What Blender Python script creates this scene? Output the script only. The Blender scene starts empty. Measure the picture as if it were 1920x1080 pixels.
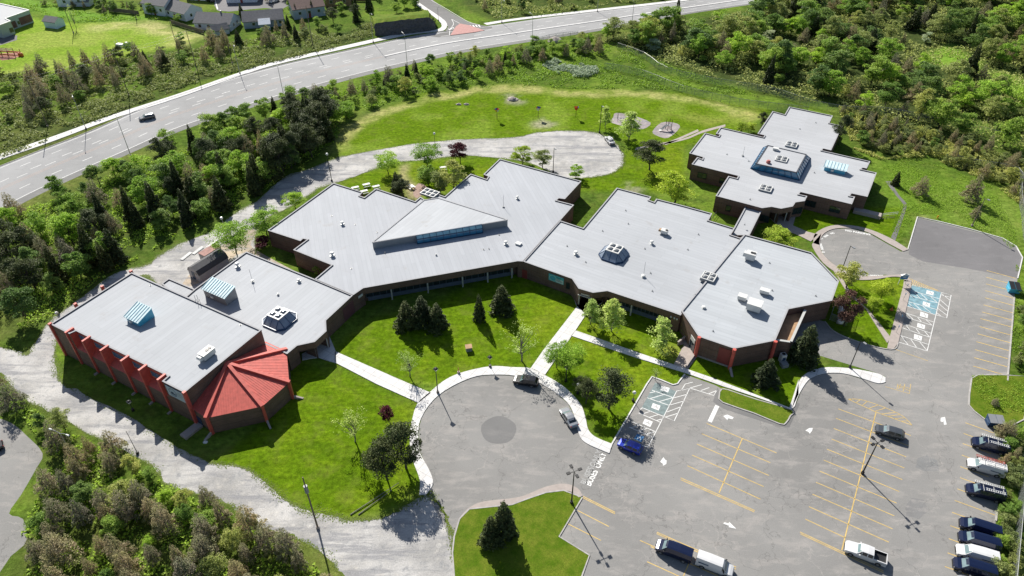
import bpy, math, random
import numpy as np
from mathutils import Vector, Matrix
R = math.radians
random.seed(7); rng = np.random.default_rng(7)
SC = bpy.context.scene
COL = SC.collection
# ---------------------------------------------------------------- camera, sky, sun, exposure
F_PX, PITCH, CAM_H = 1344.0, R(38.96), 100.0
cam_d = bpy.data.cameras.new('camera'); cam = bpy.data.objects.new('camera', cam_d); COL.objects.link(cam)
cam.location = (0, 0, CAM_H); cam.rotation_euler = (math.pi/2 - PITCH, 0, 0)
cam_d.sensor_fit = 'HORIZONTAL'; cam_d.sensor_width = 36.0; cam_d.lens = 36.0*F_PX/1920.0
cam_d.clip_start = 0.5; cam_d.clip_end = 6000
SC.camera = cam
SUN_EL, SUN_AZ = R(37.5), R(113.5)          # azimuth of the sun, counter-clockwise from +x
world = bpy.data.worlds.new('World'); SC.world = world; world.use_nodes = True
wn = world.node_tree; bgn = wn.nodes['Background']
sky = wn.nodes.new('ShaderNodeTexSky'); sky.sky_type = 'NISHITA'; sky.sun_disc = False
sky.sun_elevation = SUN_EL; sky.sun_rotation = math.pi/2 - SUN_AZ
wn.links.new(sky.outputs[0], bgn.inputs[0]); bgn.inputs[1].default_value = 0.063
sun_d = bpy.data.lights.new('sun', 'SUN'); sun_d.energy = 5.0; sun_d.angle = R(0.5); sun_d.color = (1.0, .955, .88)
sun = bpy.data.objects.new('sun', sun_d); COL.objects.link(sun)
sdir = Vector((math.cos(SUN_EL)*math.cos(SUN_AZ), math.cos(SUN_EL)*math.sin(SUN_AZ), math.sin(SUN_EL)))
sun.rotation_euler = (-sdir).to_track_quat('-Z', 'Y').to_euler(); sun.location = (0, 150, 200)
SC.view_settings.view_transform = 'Standard'; SC.view_settings.look = 'None'
SC.view_settings.exposure = 0.70; SC.view_settings.gamma = 1.0

# ---------------------------------------------------------------- measuring: a photo point seen at height h -> the place
_c, _s = math.cos(PITCH), math.sin(PITCH)
def W(px, py, h=0.0):
    x, y = px-960.0, py-540.0
    t = (CAM_H-h)/(F_PX*_s + y*_c)
    return Vector((x*t, (F_PX*_c - y*_s)*t, h))
def WL(pts, h=0.0): return [W(p[0], p[1], h) for p in pts]
def hgt(base, top):                                   # height of an upright thing from its foot and head
    g = W(*base); lo = (F_PX*_c - (top[1]-540)*_s)/(F_PX*_s + (top[1]-540)*_c)
    return max(.5, CAM_H - g.y/lo)
def zoomed(ox, oy, k=3.0): return lambda *pts: [(ox+x/k, oy+y/k) for x, y in pts]
z1 = zoomed(0,0); z2 = zoomed(640,0); z3 = zoomed(1280,0); z4 = zoomed(0,360); z5 = zoomed(640,360)
z6 = zoomed(1280,360); z7 = zoomed(0,720); z8 = zoomed(640,720); z9 = zoomed(1280,720)
def smooth(pts, n=5, closed=False):
    P = [Vector(p) for p in pts]; out = []
    m = len(P)
    for i in range(m if closed else m-1):
        g = (lambda k: P[k % m]) if closed else (lambda k: P[min(max(k,0),m-1)])
        a,b,c,d = g(i-1),g(i),g(i+1),g(i+2)
        for k in range(n):
            t = k/n
            out.append(.5*((2*b)+(c-a)*t+(2*a-5*b+4*c-d)*t*t+(3*b-a-3*c+d)*t**3))
    if not closed: out.append(P[-1])
    return out

# ---------------------------------------------------------------- mesh collector
class MB:
    def __init__(s): s.v=[]; s.f=[]; s.m=[]
    def add(s, vs, fs, m=0):
        n=len(s.v); s.v += [tuple(v) for v in vs]; s.f += [tuple(i+n for i in f) for f in fs]; s.m += [m]*len(fs); return s
    def box(s, c, d, rz=0.0, m=0, taper=1.0):
        ca,sa=math.cos(rz),math.sin(rz); vs=[]
        for z in (-.5,.5):
            k = 1.0 if z<0 else taper
            for x,y in ((-.5,-.5),(.5,-.5),(.5,.5),(-.5,.5)):
                X,Y=x*d[0]*k,y*d[1]*k; vs.append((c[0]+X*ca-Y*sa, c[1]+X*sa+Y*ca, c[2]+z*d[2]))
        return s.add(vs,[(3,2,1,0),(4,5,6,7),(0,1,5,4),(1,2,6,5),(2,3,7,6),(3,0,4,7)],m)
    def prism(s, poly, za, zb, m=0, top=True, bottom=False, mt=None):
        n=len(poly); A=sum(poly[i][0]*poly[(i+1)%n][1]-poly[(i+1)%n][0]*poly[i][1] for i in range(n))
        if A<0: poly=list(poly)[::-1]
        vs=[(p[0],p[1],za) for p in poly]+[(p[0],p[1],zb) for p in poly]
        s.add(vs,[(i,(i+1)%n,n+(i+1)%n,n+i) for i in range(n)],m)
        if top: s.add(vs[n:],[tuple(range(n))],m if mt is None else mt)
        if bottom: s.add(vs[:n],[tuple(range(n))[::-1]],m)
        return s
    def tube(s, a, b, r0, r1=None, n=8, m=0, cap=True):
        a,b=Vector(a),Vector(b); r1=r0 if r1 is None else r1; d=(b-a)
        if d.length<1e-6: return s
        u=d.orthogonal().normalized(); w=d.cross(u).normalized(); vs=[]
        for p,r in ((a,r0),(b,r1)):
            for k in range(n):
                t=2*math.pi*k/n; vs.append(p+u*math.cos(t)*r+w*math.sin(t)*r)
        s.add(vs,[(k,(k+1)%n,n+(k+1)%n,n+k) for k in range(n)],m)
        if cap: s.add(vs,[tuple(range(n))[::-1],tuple(range(n,2*n))],m)
        return s
    def beam(s, a, b, w, h, m=0):                      # box bar from a to b, w wide, h deep, top along the line
        a,b=Vector(a),Vector(b); d=(b-a).normalized(); side=d.cross(Vector((0,0,1)))
        if side.length<1e-4: side=Vector((1,0,0))
        side=side.normalized()*w/2; up=side.cross(d).normalized()*h
        vs=[a-side-up,a+side-up,a+side,a-side,b-side-up,b+side-up,b+side,b-side]
        return s.add(vs,[(0,1,2,3),(7,6,5,4),(0,4,5,1),(1,5,6,2),(2,6,7,3),(3,7,4,0)],m)
    def quad(s, a,b,c,d, m=0): return s.add([a,b,c,d],[(0,1,2,3)],m)
    def lathe(s, prof, c=(0,0,0), n=10, m=0):
        vs=[];
        for r,z in prof:
            for k in range(n):
                t=2*math.pi*k/n; vs.append((c[0]+r*math.cos(t),c[1]+r*math.sin(t),c[2]+z))
        fs=[(i*n+k,i*n+(k+1)%n,(i+1)*n+(k+1)%n,(i+1)*n+k) for i in range(len(prof)-1) for k in range(n)]
        fs.append(tuple(range((len(prof)-1)*n,len(prof)*n)))
        return s.add(vs,fs,m)
    def mesh(s, name, mats, origin=(0,0,0), smoothed=False):
        me=bpy.data.meshes.new(name); o=Vector(origin)
        me.from_pydata([tuple(Vector(v)-o) for v in s.v],[],s.f)
        for m in (mats if isinstance(mats,(list,tuple)) else [mats]): me.materials.append(m)
        me.polygons.foreach_set('material_index', s.m)
        if smoothed: me.polygons.foreach_set('use_smooth',[True]*len(s.f))
        me.update(); return me
def link(name, me, parent=None, loc=None):
    o=bpy.data.objects.new(name, me); COL.objects.link(o)
    if parent: o.parent=parent
    if loc is not None: o.location=loc
    return o
def tag(o, label=None, cat=None, group=None, kind=None):
    if label: o['label']=label
    if cat: o['category']=cat
    if group: o['group']=group
    if kind: o['kind']=kind
    return o
def thing(name, label, cat, loc=(0,0,0), rz=0.0, group=None):
    o=bpy.data.objects.new(name,None); COL.objects.link(o); o.location=loc; o.rotation_euler=(0,0,rz); o.empty_display_size=.3
    return tag(o,label,cat,group)
def part(name, mb, mats, parent, label=None, smoothed=False):   # mb in the parent's local space
    return tag(link(name, mb.mesh(name,mats,smoothed=smoothed), parent), label)
def wpart(name, mb, mats, top, parent=None, label=None, smoothed=False):  # mb in world space; top = unrotated root at top.location
    return tag(link(name, mb.mesh(name,mats,top.location,smoothed=smoothed), parent or top), label)
def struct(name, mb, mats, kind='structure'):
    o=link(name, mb.mesh(name,mats)); o['kind']=kind; return o
def solo(name, mb, mats, label, cat, group=None, loc=(0,0,0), rz=0, smoothed=False):
    o=link(name, mb.mesh(name,mats,smoothed=smoothed)); o.location=loc; o.rotation_euler=(0,0,rz); return tag(o,label,cat,group)

# ---------------------------------------------------------------- materials
def nmat(name):
    m=bpy.data.materials.new(name); m.use_nodes=True; nt=m.node_tree; return m,nt,nt.nodes['Principled BSDF']
def N(nt,t,**kw):
    n=nt.nodes.new(t)
    for k,v in kw.items():
        if k.startswith('i_'): n.inputs[k[2:].replace('_',' ')].default_value=v
        else: setattr(n,k,v)
    return n
def pos(nt, rot=0.0, scale=(1,1,1)):
    g=N(nt,'ShaderNodeNewGeometry'); mp=N(nt,'ShaderNodeMapping'); mp.inputs['Rotation'].default_value=(0,0,rot); mp.inputs['Scale'].default_value=scale
    nt.links.new(g.outputs['Position'],mp.inputs['Vector']); return mp.outputs[0]
def noise(nt, vec, scale, detail=4, rough=.55):
    n=N(nt,'ShaderNodeTexNoise'); n.inputs['Scale'].default_value=scale; n.inputs['Detail'].default_value=detail; n.inputs['Roughness'].default_value=rough
    nt.links.new(vec,n.inputs['Vector']); return n.outputs['Fac']
def ramp(nt, fac, stops, interp='LINEAR'):
    r=N(nt,'ShaderNodeValToRGB'); r.color_ramp.interpolation=interp; e=r.color_ramp.elements
    while len(e)<len(stops): e.new(.5)
    for i,(p,c) in enumerate(stops):
        e[i].position=p; e[i].color=(c[0],c[1],c[2],1) if isinstance(c,(tuple,list)) else (c,c,c,1)
    nt.links.new(fac,r.inputs[0]); return r.outputs[0]
def mixc(nt, fac, a, b, mode='MIX'):
    n=N(nt,'ShaderNodeMix',data_type='RGBA',blend_type=mode)
    for v,i in ((fac,0),(a,6),(b,7)):
        if isinstance(v,(int,float)): n.inputs[i].default_value=v if i==0 else (v,v,v,1)
        elif isinstance(v,(tuple,list)): n.inputs[i].default_value=(*v[:3],1)
        else: nt.links.new(v,n.inputs[i])
    return n.outputs[2]
def bump(nt, fac, bs, strength=.4, dist=.1):
    b=N(nt,'ShaderNodeBump'); b.inputs['Strength'].default_value=strength; b.inputs['Distance'].default_value=dist
    nt.links.new(fac,b.inputs['Height']); nt.links.new(b.outputs[0],bs.inputs['Normal'])
def plain(name, c, rough=.6, metal=0.0, var=.12, spec=.5, coat=0.0):
    m,nt,b=nmat(name); v=pos(nt); f=noise(nt,v,1.3,5)
    col=mixc(nt,1.0,tuple(c),ramp(nt,f,[(.3,1-var),(.7,1.0)]),'MULTIPLY'); nt.links.new(col,b.inputs['Base Color'])
    b.inputs['Roughness'].default_value=rough; b.inputs['Metallic'].default_value=metal; b.inputs['Specular IOR Level'].default_value=spec
    b.inputs['Coat Weight'].default_value=coat; b.inputs['Coat Roughness'].default_value=.05
    return m
def asphalt(name, c, patch=.35, crack=True, pale=(.33,.31,.29)):
    m,nt,b=nmat(name); v=pos(nt)
    big=noise(nt,v,.045,3); mid=noise(nt,v,.32,6,.62); fine=noise(nt,v,7,3,.7); gr=noise(nt,v,25,2,.7)
    col=mixc(nt,ramp(nt,big,[(.35,0),(.65,1)]),tuple(x*.88 for x in c),tuple(x*1.1 for x in c))
    st=N(nt,'ShaderNodeMapping'); st.inputs['Rotation'].default_value=(0,0,R(20)); st.inputs['Scale'].default_value=(.35,1.0,1)
    nt.links.new(v,st.inputs[0]); s2=noise(nt,st.outputs[0],.55,7,.68)
    col=mixc(nt,ramp(nt,s2,[(.50,0),(.64,patch)]),col,tuple(pale))
    col=mixc(nt,ramp(nt,mid,[(.3,.35),(.44,0)]),col,tuple(x*.72 for x in c))
    if crack:
        vo=N(nt,'ShaderNodeTexVoronoi',feature='DISTANCE_TO_EDGE'); vo.inputs['Scale'].default_value=.085
        dv=N(nt,'ShaderNodeVectorMath',operation='ADD'); nz=N(nt,'ShaderNodeTexNoise'); nz.inputs['Scale'].default_value=.35; nz.inputs['Detail'].default_value=5
        nt.links.new(v,nz.inputs['Vector']); sc=N(nt,'ShaderNodeVectorMath',operation='SCALE'); sc.inputs['Scale'].default_value=7; nt.links.new(nz.outputs['Color'],sc.inputs[0])
        nt.links.new(v,dv.inputs[0]); nt.links.new(sc.outputs[0],dv.inputs[1]); nt.links.new(dv.outputs[0],vo.inputs['Vector'])
        col=mixc(nt,ramp(nt,vo.outputs['Distance'],[(.0,.5),(.008,0)]),col,tuple(x*.4 for x in c))
        v2=N(nt,'ShaderNodeTexVoronoi',feature='DISTANCE_TO_EDGE'); v2.inputs['Scale'].default_value=.19; nt.links.new(dv.outputs[0],v2.inputs['Vector'])
        brk=noise(nt,v,.12,3); pl=mixc(nt,1.0,ramp(nt,v2.outputs['Distance'],[(.0,.7),(.022,0)]),ramp(nt,brk,[(.48,0),(.58,1)]),'MULTIPLY'); col=mixc(nt,pl,col,tuple(pale))
        oil=noise(nt,v,1.1,2); col=mixc(nt,ramp(nt,oil,[(.70,0),(.76,.45)]),col,tuple(x*.5 for x in c))
    col=mixc(nt,1.0,col,ramp(nt,fine,[(.3,.86),(.7,1.1)]),'MULTIPLY'); col=mixc(nt,1.0,col,ramp(nt,gr,[(.3,.9),(.7,1.08)]),'MULTIPLY')
    nt.links.new(col,b.inputs['Base Color']); b.inputs['Roughness'].default_value=.9; b.inputs['Specular IOR Level'].default_value=.25
    bump(nt,fine,b,.3,.03); return m
def roofmat(name, ang, c=(.36,.375,.395), row=1.0):
    m,nt,b=nmat(name); v=pos(nt,-ang); br=N(nt,'ShaderNodeTexBrick'); br.offset=.37; br.offset_frequency=2
    br.inputs['Scale'].default_value=1.0; br.inputs['Brick Width'].default_value=11.0; br.inputs['Row Height'].default_value=row
    br.inputs['Mortar Size'].default_value=.035; br.inputs['Mortar Smooth'].default_value=.6; br.inputs['Bias'].default_value=0
    br.inputs['Color1'].default_value=(.965,.965,.965,1); br.inputs['Color2'].default_value=(1.035,1.035,1.035,1); br.inputs['Mortar'].default_value=(.80,.81,.83,1)
    nt.links.new(v,br.inputs['Vector'])
    w=pos(nt); big=noise(nt,w,.06,4); stn=noise(nt,w,.22,7,.7); mp=N(nt,'ShaderNodeMapping'); mp.inputs['Scale'].default_value=(.12,1.6,1); nt.links.new(v,mp.inputs[0]); st=noise(nt,mp.outputs[0],.9,5)
    col=mixc(nt,1.0,tuple(c),br.outputs['Color'],'MULTIPLY')
    col=mixc(nt,1.0,col,ramp(nt,big,[(.3,.93),(.7,1.05)]),'MULTIPLY'); col=mixc(nt,1.0,col,ramp(nt,st,[(.32,.965),(.68,1.03)]),'MULTIPLY')
    col=mixc(nt,ramp(nt,stn,[(.60,0),(.74,.45)]),col,(.26,.235,.21))
    nt.links.new(col,b.inputs['Base Color']); b.inputs['Roughness'].default_value=.75; b.inputs['Specular IOR Level'].default_value=.3
    bump(nt,st,b,.15,.05); return m
def brickmat(name, c=(.165,.09,.064)):
    m,nt,b=nmat(name); g=N(nt,'ShaderNodeNewGeometry'); sx=N(nt,'ShaderNodeSeparateXYZ'); nt.links.new(g.outputs['Position'],sx.inputs[0])
    ad=N(nt,'ShaderNodeMath',operation='ADD'); nt.links.new(sx.outputs[0],ad.inputs[0]); nt.links.new(sx.outputs[1],ad.inputs[1])
    cb=N(nt,'ShaderNodeCombineXYZ'); nt.links.new(ad.outputs[0],cb.inputs[0]); nt.links.new(sx.outputs[2],cb.inputs[1])
    br=N(nt,'ShaderNodeTexBrick'); br.inputs['Scale'].default_value=1; br.inputs['Brick Width'].default_value=.5; br.inputs['Row Height'].default_value=.16; br.inputs['Mortar Size'].default_value=.012
    br.inputs['Color1'].default_value=(*c,1); br.inputs['Color2'].default_value=(c[0]*.75,c[1]*.75,c[2]*.75,1); br.inputs['Mortar'].default_value=(.16,.14,.12,1)
    nt.links.new(cb.outputs[0],br.inputs['Vector'])
    md=N(nt,'ShaderNodeMath',operation='MODULO'); md.inputs[1].default_value=1.45; nt.links.new(sx.outputs[2],md.inputs[0])
    band=ramp(nt,md.outputs[0],[(.0,.45),(.07,.45),(.075,1.0)]); f=noise(nt,g.outputs['Position'],.5,5)
    col=mixc(nt,1.0,br.outputs['Color'],band,'MULTIPLY'); col=mixc(nt,1.0,col,ramp(nt,f,[(.3,.8),(.7,1.15)]),'MULTIPLY')
    nt.links.new(col,b.inputs['Base Color']); b.inputs['Roughness'].default_value=.85; return m
def glassmat(name, c=(.02,.03,.04), rough=.08):
    m,nt,b=nmat(name); f=noise(nt,pos(nt),.8,2)
    nt.links.new(mixc(nt,f,tuple(x*.6 for x in c),tuple(x*1.4 for x in c)),b.inputs['Base Color']); b.inputs['Roughness'].default_value=rough; b.inputs['Specular IOR Level'].default_value=.8
    return m
def leafmat(name, c1, c2, trans=.22, var=.35):
    m,nt,b=nmat(name); oi=N(nt,'ShaderNodeObjectInfo'); tc=N(nt,'ShaderNodeTexCoord')
    f=noise(nt,tc.outputs['Object'],3.2,4); g=noise(nt,tc.outputs['Object'],19,3)
    col=mixc(nt,ramp(nt,f,[(.36,0),(.62,1)]),tuple(c1),tuple(c2)); col=mixc(nt,1.0,col,ramp(nt,g,[(.3,.5),(.7,1.45)]),'MULTIPLY')
    col=mixc(nt,1.0,col,ramp(nt,oi.outputs['Random'],[(0,(1-var,1-var*.8,1-var*.5)),(.5,(1,1,1)),(1,(1+var*.6,1+var*.35,1.0))]),'MULTIPLY')
    nt.links.new(col,b.inputs['Base Color']); b.inputs['Roughness'].default_value=.65; b.inputs['Specular IOR Level'].default_value=.25
    tr=N(nt,'ShaderNodeBsdfTranslucent'); nt.links.new(col,tr.inputs[0]); ms=N(nt,'ShaderNodeMixShader'); ms.inputs[0].default_value=trans
    nt.links.new(b.outputs[0],ms.inputs[1]); nt.links.new(tr.outputs[0],ms.inputs[2]); nt.links.new(ms.outputs[0],nt.nodes['Material Output'].inputs[0]); return m
def gravel(name, c, tyre=True):
    m,nt,b=nmat(name); v=pos(nt); big=noise(nt,v,.12,5,.6); mid=noise(nt,v,.55,7,.7); fine=noise(nt,v,5,4,.75)
    col=mixc(nt,ramp(nt,big,[(.38,0),(.62,1)]),tuple(x*.78 for x in c),tuple(x*1.22 for x in c))
    vo=N(nt,'ShaderNodeTexVoronoi'); vo.inputs['Scale'].default_value=.42; nt.links.new(v,vo.inputs['Vector']); sel=noise(nt,v,.16,2)
    tr=N(nt,'ShaderNodeMapping'); tr.inputs['Rotation'].default_value=(0,0,R(28)); tr.inputs['Scale'].default_value=(.12,1,1); nt.links.new(v,tr.inputs[0]); trk=noise(nt,tr.outputs[0],.55,5,.7)
    col=mixc(nt,ramp(nt,mid,[(.55,0),(.66,.5)]),col,(.52,.49,.44)); col=mixc(nt,ramp(nt,mid,[(.34,.8),(.46,0)]),col,(.22,.225,.23))
    col=mixc(nt,ramp(nt,trk,[(.40,.75),(.50,0)]),col,(.22,.22,.23)); ph=mixc(nt,ramp(nt,sel,[(.5,0),(.56,1)]),(0,0,0),ramp(nt,vo.outputs['Distance'],[(.08,.5),(.13,.1),(.18,.4),(.22,0)])); col=mixc(nt,ph,col,(.58,.56,.52))
    col=mixc(nt,1.0,col,ramp(nt,fine,[(.3,.75),(.7,1.2)]),'MULTIPLY'); nt.links.new(col,b.inputs['Base Color']); b.inputs['Roughness'].default_value=.95
    bump(nt,mid,b,.5,.3); return m
M={}
M['asphalt']=asphalt('asphalt',(.235,.23,.22),.6); M['patch']=asphalt('asphalt_patch',(.165,.163,.16),.15,False)
M['newasphalt']=asphalt('asphalt_lot',(.17,.165,.168),.18,False,(.27,.26,.26))
M['road']=asphalt('highway_asphalt',(.30,.30,.30),.35,False,(.33,.33,.33)); M['shoulder']=asphalt('shoulder',(.19,.19,.185),.3,False)
M['gravel']=gravel('gravel',(.385,.375,.36)); M['playgravel']=gravel('play_gravel',(.30,.26,.26)); M['dirt']=gravel('dirt',(.40,.33,.25))
M['concrete']=plain('concrete',(.64,.63,.62),.85,var=.16)
_nt=M['concrete'].node_tree; _b=_nt.nodes['Principled BSDF']; _src=_b.inputs['Base Color'].links[0].from_socket; _br=N(_nt,'ShaderNodeTexBrick'); _br.offset=0; _br.inputs['Scale'].default_value=1; _br.inputs['Brick Width'].default_value=1.8; _br.inputs['Row Height'].default_value=1.8; _br.inputs['Mortar Size'].default_value=.04
_br.inputs['Color1'].default_value=(.93,.93,.93,1); _br.inputs['Color2'].default_value=(1.04,1.04,1.03,1); _br.inputs['Mortar'].default_value=(.62,.61,.6,1); _nt.links.new(pos(_nt,R(-57)),_br.inputs['Vector']); _nt.links.new(mixc(_nt,1.0,_src,_br.outputs['Color'],'MULTIPLY'),_b.inputs['Base Color'])
M['oldconcrete']=plain('old_concrete',(.38,.33,.30),.9,var=.18); M['kerb']=plain('kerb_concrete',(.44,.42,.40),.9,var=.35)
M['white']=plain('white_paint',(.72,.72,.70),.7,var=.2); M['faded']=plain('faded_paint',(.36,.36,.35),.8,var=.3); M['yellow']=plain('yellow_paint',(.66,.46,.14),.7,var=.35)
M['bluepaint']=plain('blue_paint',(.20,.36,.42),.8,var=.45); M['greenpaint']=plain('worn_blue_paint',(.20,.26,.26),.8,var=.4); M['pinkpave']=plain('red_paving',(.42,.20,.18),.8,var=.25); M['signblue']=plain('sign_blue',(.02,.14,.34),.5)
M['brick']=brickmat('brown_brick'); M['redbrick']=brickmat('reddish_brick',(.17,.075,.055)); M['red']=plain('red_metal',(.60,.11,.082),.55,var=.28,spec=.4)
M['coping']=plain('coping_metal',(.36,.36,.37),.85,var=.1,spec=.1); M['darkcoping']=plain('dark_coping',(.05,.055,.07),.5)
M['glass']=glassmat('dark_glass'); M['blueglass']=glassmat('blue_glass',(.035,.17,.30),.12); M['paleglass']=glassmat('pale_glass',(.30,.52,.58),.2); M['carglass']=glassmat('car_glass',(.015,.02,.025),.04)
M['navy']=plain('navy_frame',(.015,.05,.12),.4); M['bluemetal']=plain('blue_metal',(.07,.38,.55),.35); M['whitemetal']=plain('white_metal',(.62,.62,.60),.5,var=.1); M['greymetal']=plain('grey_metal',(.25,.26,.27),.45,var=.15)
M['bluegrey']=plain('blue_grey_panel',(.10,.13,.18),.6); M['pale']=plain('pale_column',(.45,.45,.43),.7); M['maroon']=plain('maroon_panel',(.22,.04,.035),.6,var=.1)
M['black']=plain('black_metal',(.015,.015,.016),.5); M['steel']=plain('galvanised_steel',(.30,.31,.31),.45,metal=.3); M['wood']=plain('weathered_wood',(.20,.16,.12),.85,var=.3); M['tan']=plain('tan_board',(.42,.26,.14),.8,var=.3)
M['tyre']=plain('tyre_rubber',(.02,.02,.02),.85); M['rim']=plain('alloy_rim',(.35,.35,.36),.3,metal=.6); M['orange']=plain('orange_plastic',(.65,.16,.03),.5); M['darkgrey']=plain('dark_grey_shingle',(.10,.10,.105),.85,var=.25)
M['lamp']=plain('lamp_glass',(.7,.7,.66),.2); M['redlens']=plain('red_lens',(.35,.015,.012),.2); M['teal']=plain('teal_panel',(.09,.42,.48),.5); M['soil']=plain('bare_rock',(.10,.10,.105),.9,var=.5)
# ---------------------------------------------------------------- the ground
def inpoly(X, Y, poly):
    r=np.zeros(X.shape,bool); n=len(poly)
    for i in range(n):
        x1,y1=poly[i][0],poly[i][1]; x2,y2=poly[(i+1)%n][0],poly[(i+1)%n][1]
        if y1==y2: continue
        c=((y1>Y)!=(y2>Y))&(X<(x2-x1)*(Y-y1)/(y2-y1)+x1); r^=c
    return r
def blur(a,k):
    for _ in range(2):
        for ax in (0,1):
            c=np.cumsum(np.pad(a,[(k+1,k) if i==ax else (0,0) for i in (0,1)],mode='edge'),axis=ax)
            a=(np.take(c,range(2*k+1,c.shape[ax]),axis=ax)-np.take(c,range(0,c.shape[ax]-2*k-1),axis=ax))/(2*k+1)
    return a
def vnoise(X,Y,s,seed,octs=4):
    r=np.random.default_rng(seed); out=np.zeros(X.shape); amp=1; tot=0
    for o in range(octs):
        T=r.random((64,64)); x=X/s*2**o+o*7.3; y=Y/s*2**o+o*3.1; xi=np.floor(x).astype(int); yi=np.floor(y).astype(int); fx=x-xi; fy=y-yi
        fx=fx*fx*(3-2*fx); fy=fy*fy*(3-2*fy); g=lambda a,b:T[a%64,b%64]
        out+=amp*((g(xi,yi)*(1-fx)+g(xi+1,yi)*fx)*(1-fy)+(g(xi,yi+1)*(1-fx)+g(xi+1,yi+1)*fx)*fy); tot+=amp; amp*=.55
    return out/tot
GS=.75; gx=np.arange(-275,285,GS); gy=np.arange(48,430,GS); GX,GY=np.meshgrid(gx,gy)
WX=GX+(vnoise(GX,GY,6,3)-.5)*5; WY=GY+(vnoise(GX,GY,6,4)-.5)*5
n1=vnoise(GX,GY,14,1,5); n2=vnoise(GX,GY,4,2,5); n3=vnoise(GX,GY,40,5,4)
col=np.zeros(GX.shape+(3,))
def lerp(c,mask,b): return c*(1-mask[...,None])+np.asarray(b)*mask[...,None]
def sm(x,a,b): t=np.clip((x-a)/(b-a),0,1); return t*t*(3-2*t)
base=np.array((.072,.125,.016)); col[:]=base
col=lerp(col,sm(n1,.42,.62),(.115,.185,.022)); col=lerp(col,sm(n2,.55,.72)*.7,(.05,.088,.014)); col=lerp(col,sm(n3,.56,.7)*.5,(.16,.165,.05))
def area(pxs, c, k=2, warp=True, amount=1.0, n=None):
    global col
    m=inpoly(WX if warp else GX, WY if warp else GY, WL(pxs)).astype(float)
    if k: m=blur(m,k)
    m=m*amount
    if n is not None: m=m*n
    col=lerp(col,m,c); return m
# scrubby slopes (dark low growth) either side of the highway and in the woods
DK=(.045,.065,.018)
area([(0,250),(60,235),(200,190),(420,120),(640,60),(700,30),(700,70),(640,92),(400,150),(250,205),(120,262),(0,305)],DK,3,n=.55+.45*sm(n2,.4,.6))
area([(0,420),(80,375),(250,310),(400,262),(560,205),(620,230),(600,290),(540,330),(470,380),(400,420),(330,455),(260,495),(180,540),(110,600),(60,640),(0,640)],(.05,.08,.015),3,n=.6+.4*sm(n1,.4,.6))
area([(1560,215),(1650,215),(1800,260),(1930,310),(1930,400),(1860,330),(1740,280),(1650,290),(1600,260)],(.06,.085,.02),3)
area([(1130,70),(1280,40),(1450,10),(1560,-30),(2050,-30),(2050,330),(1850,270),(1700,235),(1560,190),(1500,190),(1400,165),(1280,130),(1200,100)],DK,3)
area([(60,740),(180,830),(310,915),(470,995),(600,1075),(660,1200),(-60,1200),(20,1050),(60,960),(90,900),(60,800)],(.075,.105,.02),3)
area([(850,-20),(1300,-20),(1280,0),(1050,26),(930,40),(880,25)],DK,2,n=.5+.5*n2)
# clearings in the wood
area(z3((1350,310),(1500,240),(1650,330),(1700,400),(1850,400),(1960,470),(1960,560),(1750,480),(1650,400),(1400,370)),(.15,.27,.03),2)
area(z3((1400,650),(1700,690),(1960,830),(1960,900),(1700,760)),(.12,.2,.03),2)
# lower right rough meadow
area([(1650,300),(1760,330),(1850,360),(1905,440),(1905,480),(1870,440),(1720,405),(1690,450),(1660,400)],(.11,.19,.02),2)
# mown fields
LAWN=(.092,.162,.005)
m=area(z2((-20,880),(-30,800),(60,700),(250,610),(420,540),(700,490),(900,478),(1300,495),(1900,520),(2400,620),(2300,690),(2200,760),(1950,820),(1800,880),(1640,850),(1580,800),(1500,740),(1300,730),(1100,760),(700,800),(400,830),(200,850)),LAWN,1)
col=lerp(col,m*sm(n1,.45,.65)*.6,(.17,.25,.03))
STR=(.36,.34,.13)
st=smooth(WL(z2((20,850),(10,780),(90,700),(260,630),(430,575),(700,515),(900,497),(1300,520),(1700,530),(1950,560),(2250,640),(2300,680))),6)
def strip(pts,w,c,amount,k=2):
    global col
    poly=ribbon_poly(pts,w); mk=blur(inpoly(WX,WY,poly).astype(float),k)*amount; col=lerp(col,mk*(.35+.65*sm(n2,.3,.6)),c)
def ribbon_poly(pts,w):
    L=[];Rr=[]
    for i,p in enumerate(pts):
        a=pts[max(i-1,0)]; b=pts[min(i+1,len(pts)-1)]; d=Vector((b[0]-a[0],b[1]-a[1],0)).normalized(); nn=Vector((-d.y,d.x,0))
        ww=w[i] if isinstance(w,(list,tuple)) else w
        L.append(Vector((p[0],p[1],0))+nn*ww/2); Rr.append(Vector((p[0],p[1],0))-nn*ww/2)
    return L+Rr[::-1]
strip(st,5.0,(.38,.36,.14),.68,1)
strip(WL(z2((1960,760),(1800,720),(1750,660),(1850,600),(1950,545))),4,(.24,.30,.06),.4,2)
strip(WL(z3((0,640),(150,690),(300,660),(420,640))),6,(.30,.30,.08),.4,2)
# field at the far left
m=area(z1((-60,420),(-60,300),(-40,160),(170,90),(260,110),(400,130),(700,120),(1000,190),(1100,190),(1000,270),(820,290),(640,330),(480,370),(250,400),(60,430)),(.17,.27,.025),2)
col=lerp(col,m*sm(n1,.4,.6)*.7,(.25,.31,.06))
strip(WL(z1((500,160),(750,130),(980,190),(1080,200),(980,260))),9,(.42,.40,.17),.8,3)
area(z1((0,-40),(250,10),(420,60),(700,90),(960,90),(960,110),(700,115),(420,125),(200,60),(0,20)),(.13,.25,.03),2)
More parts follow.
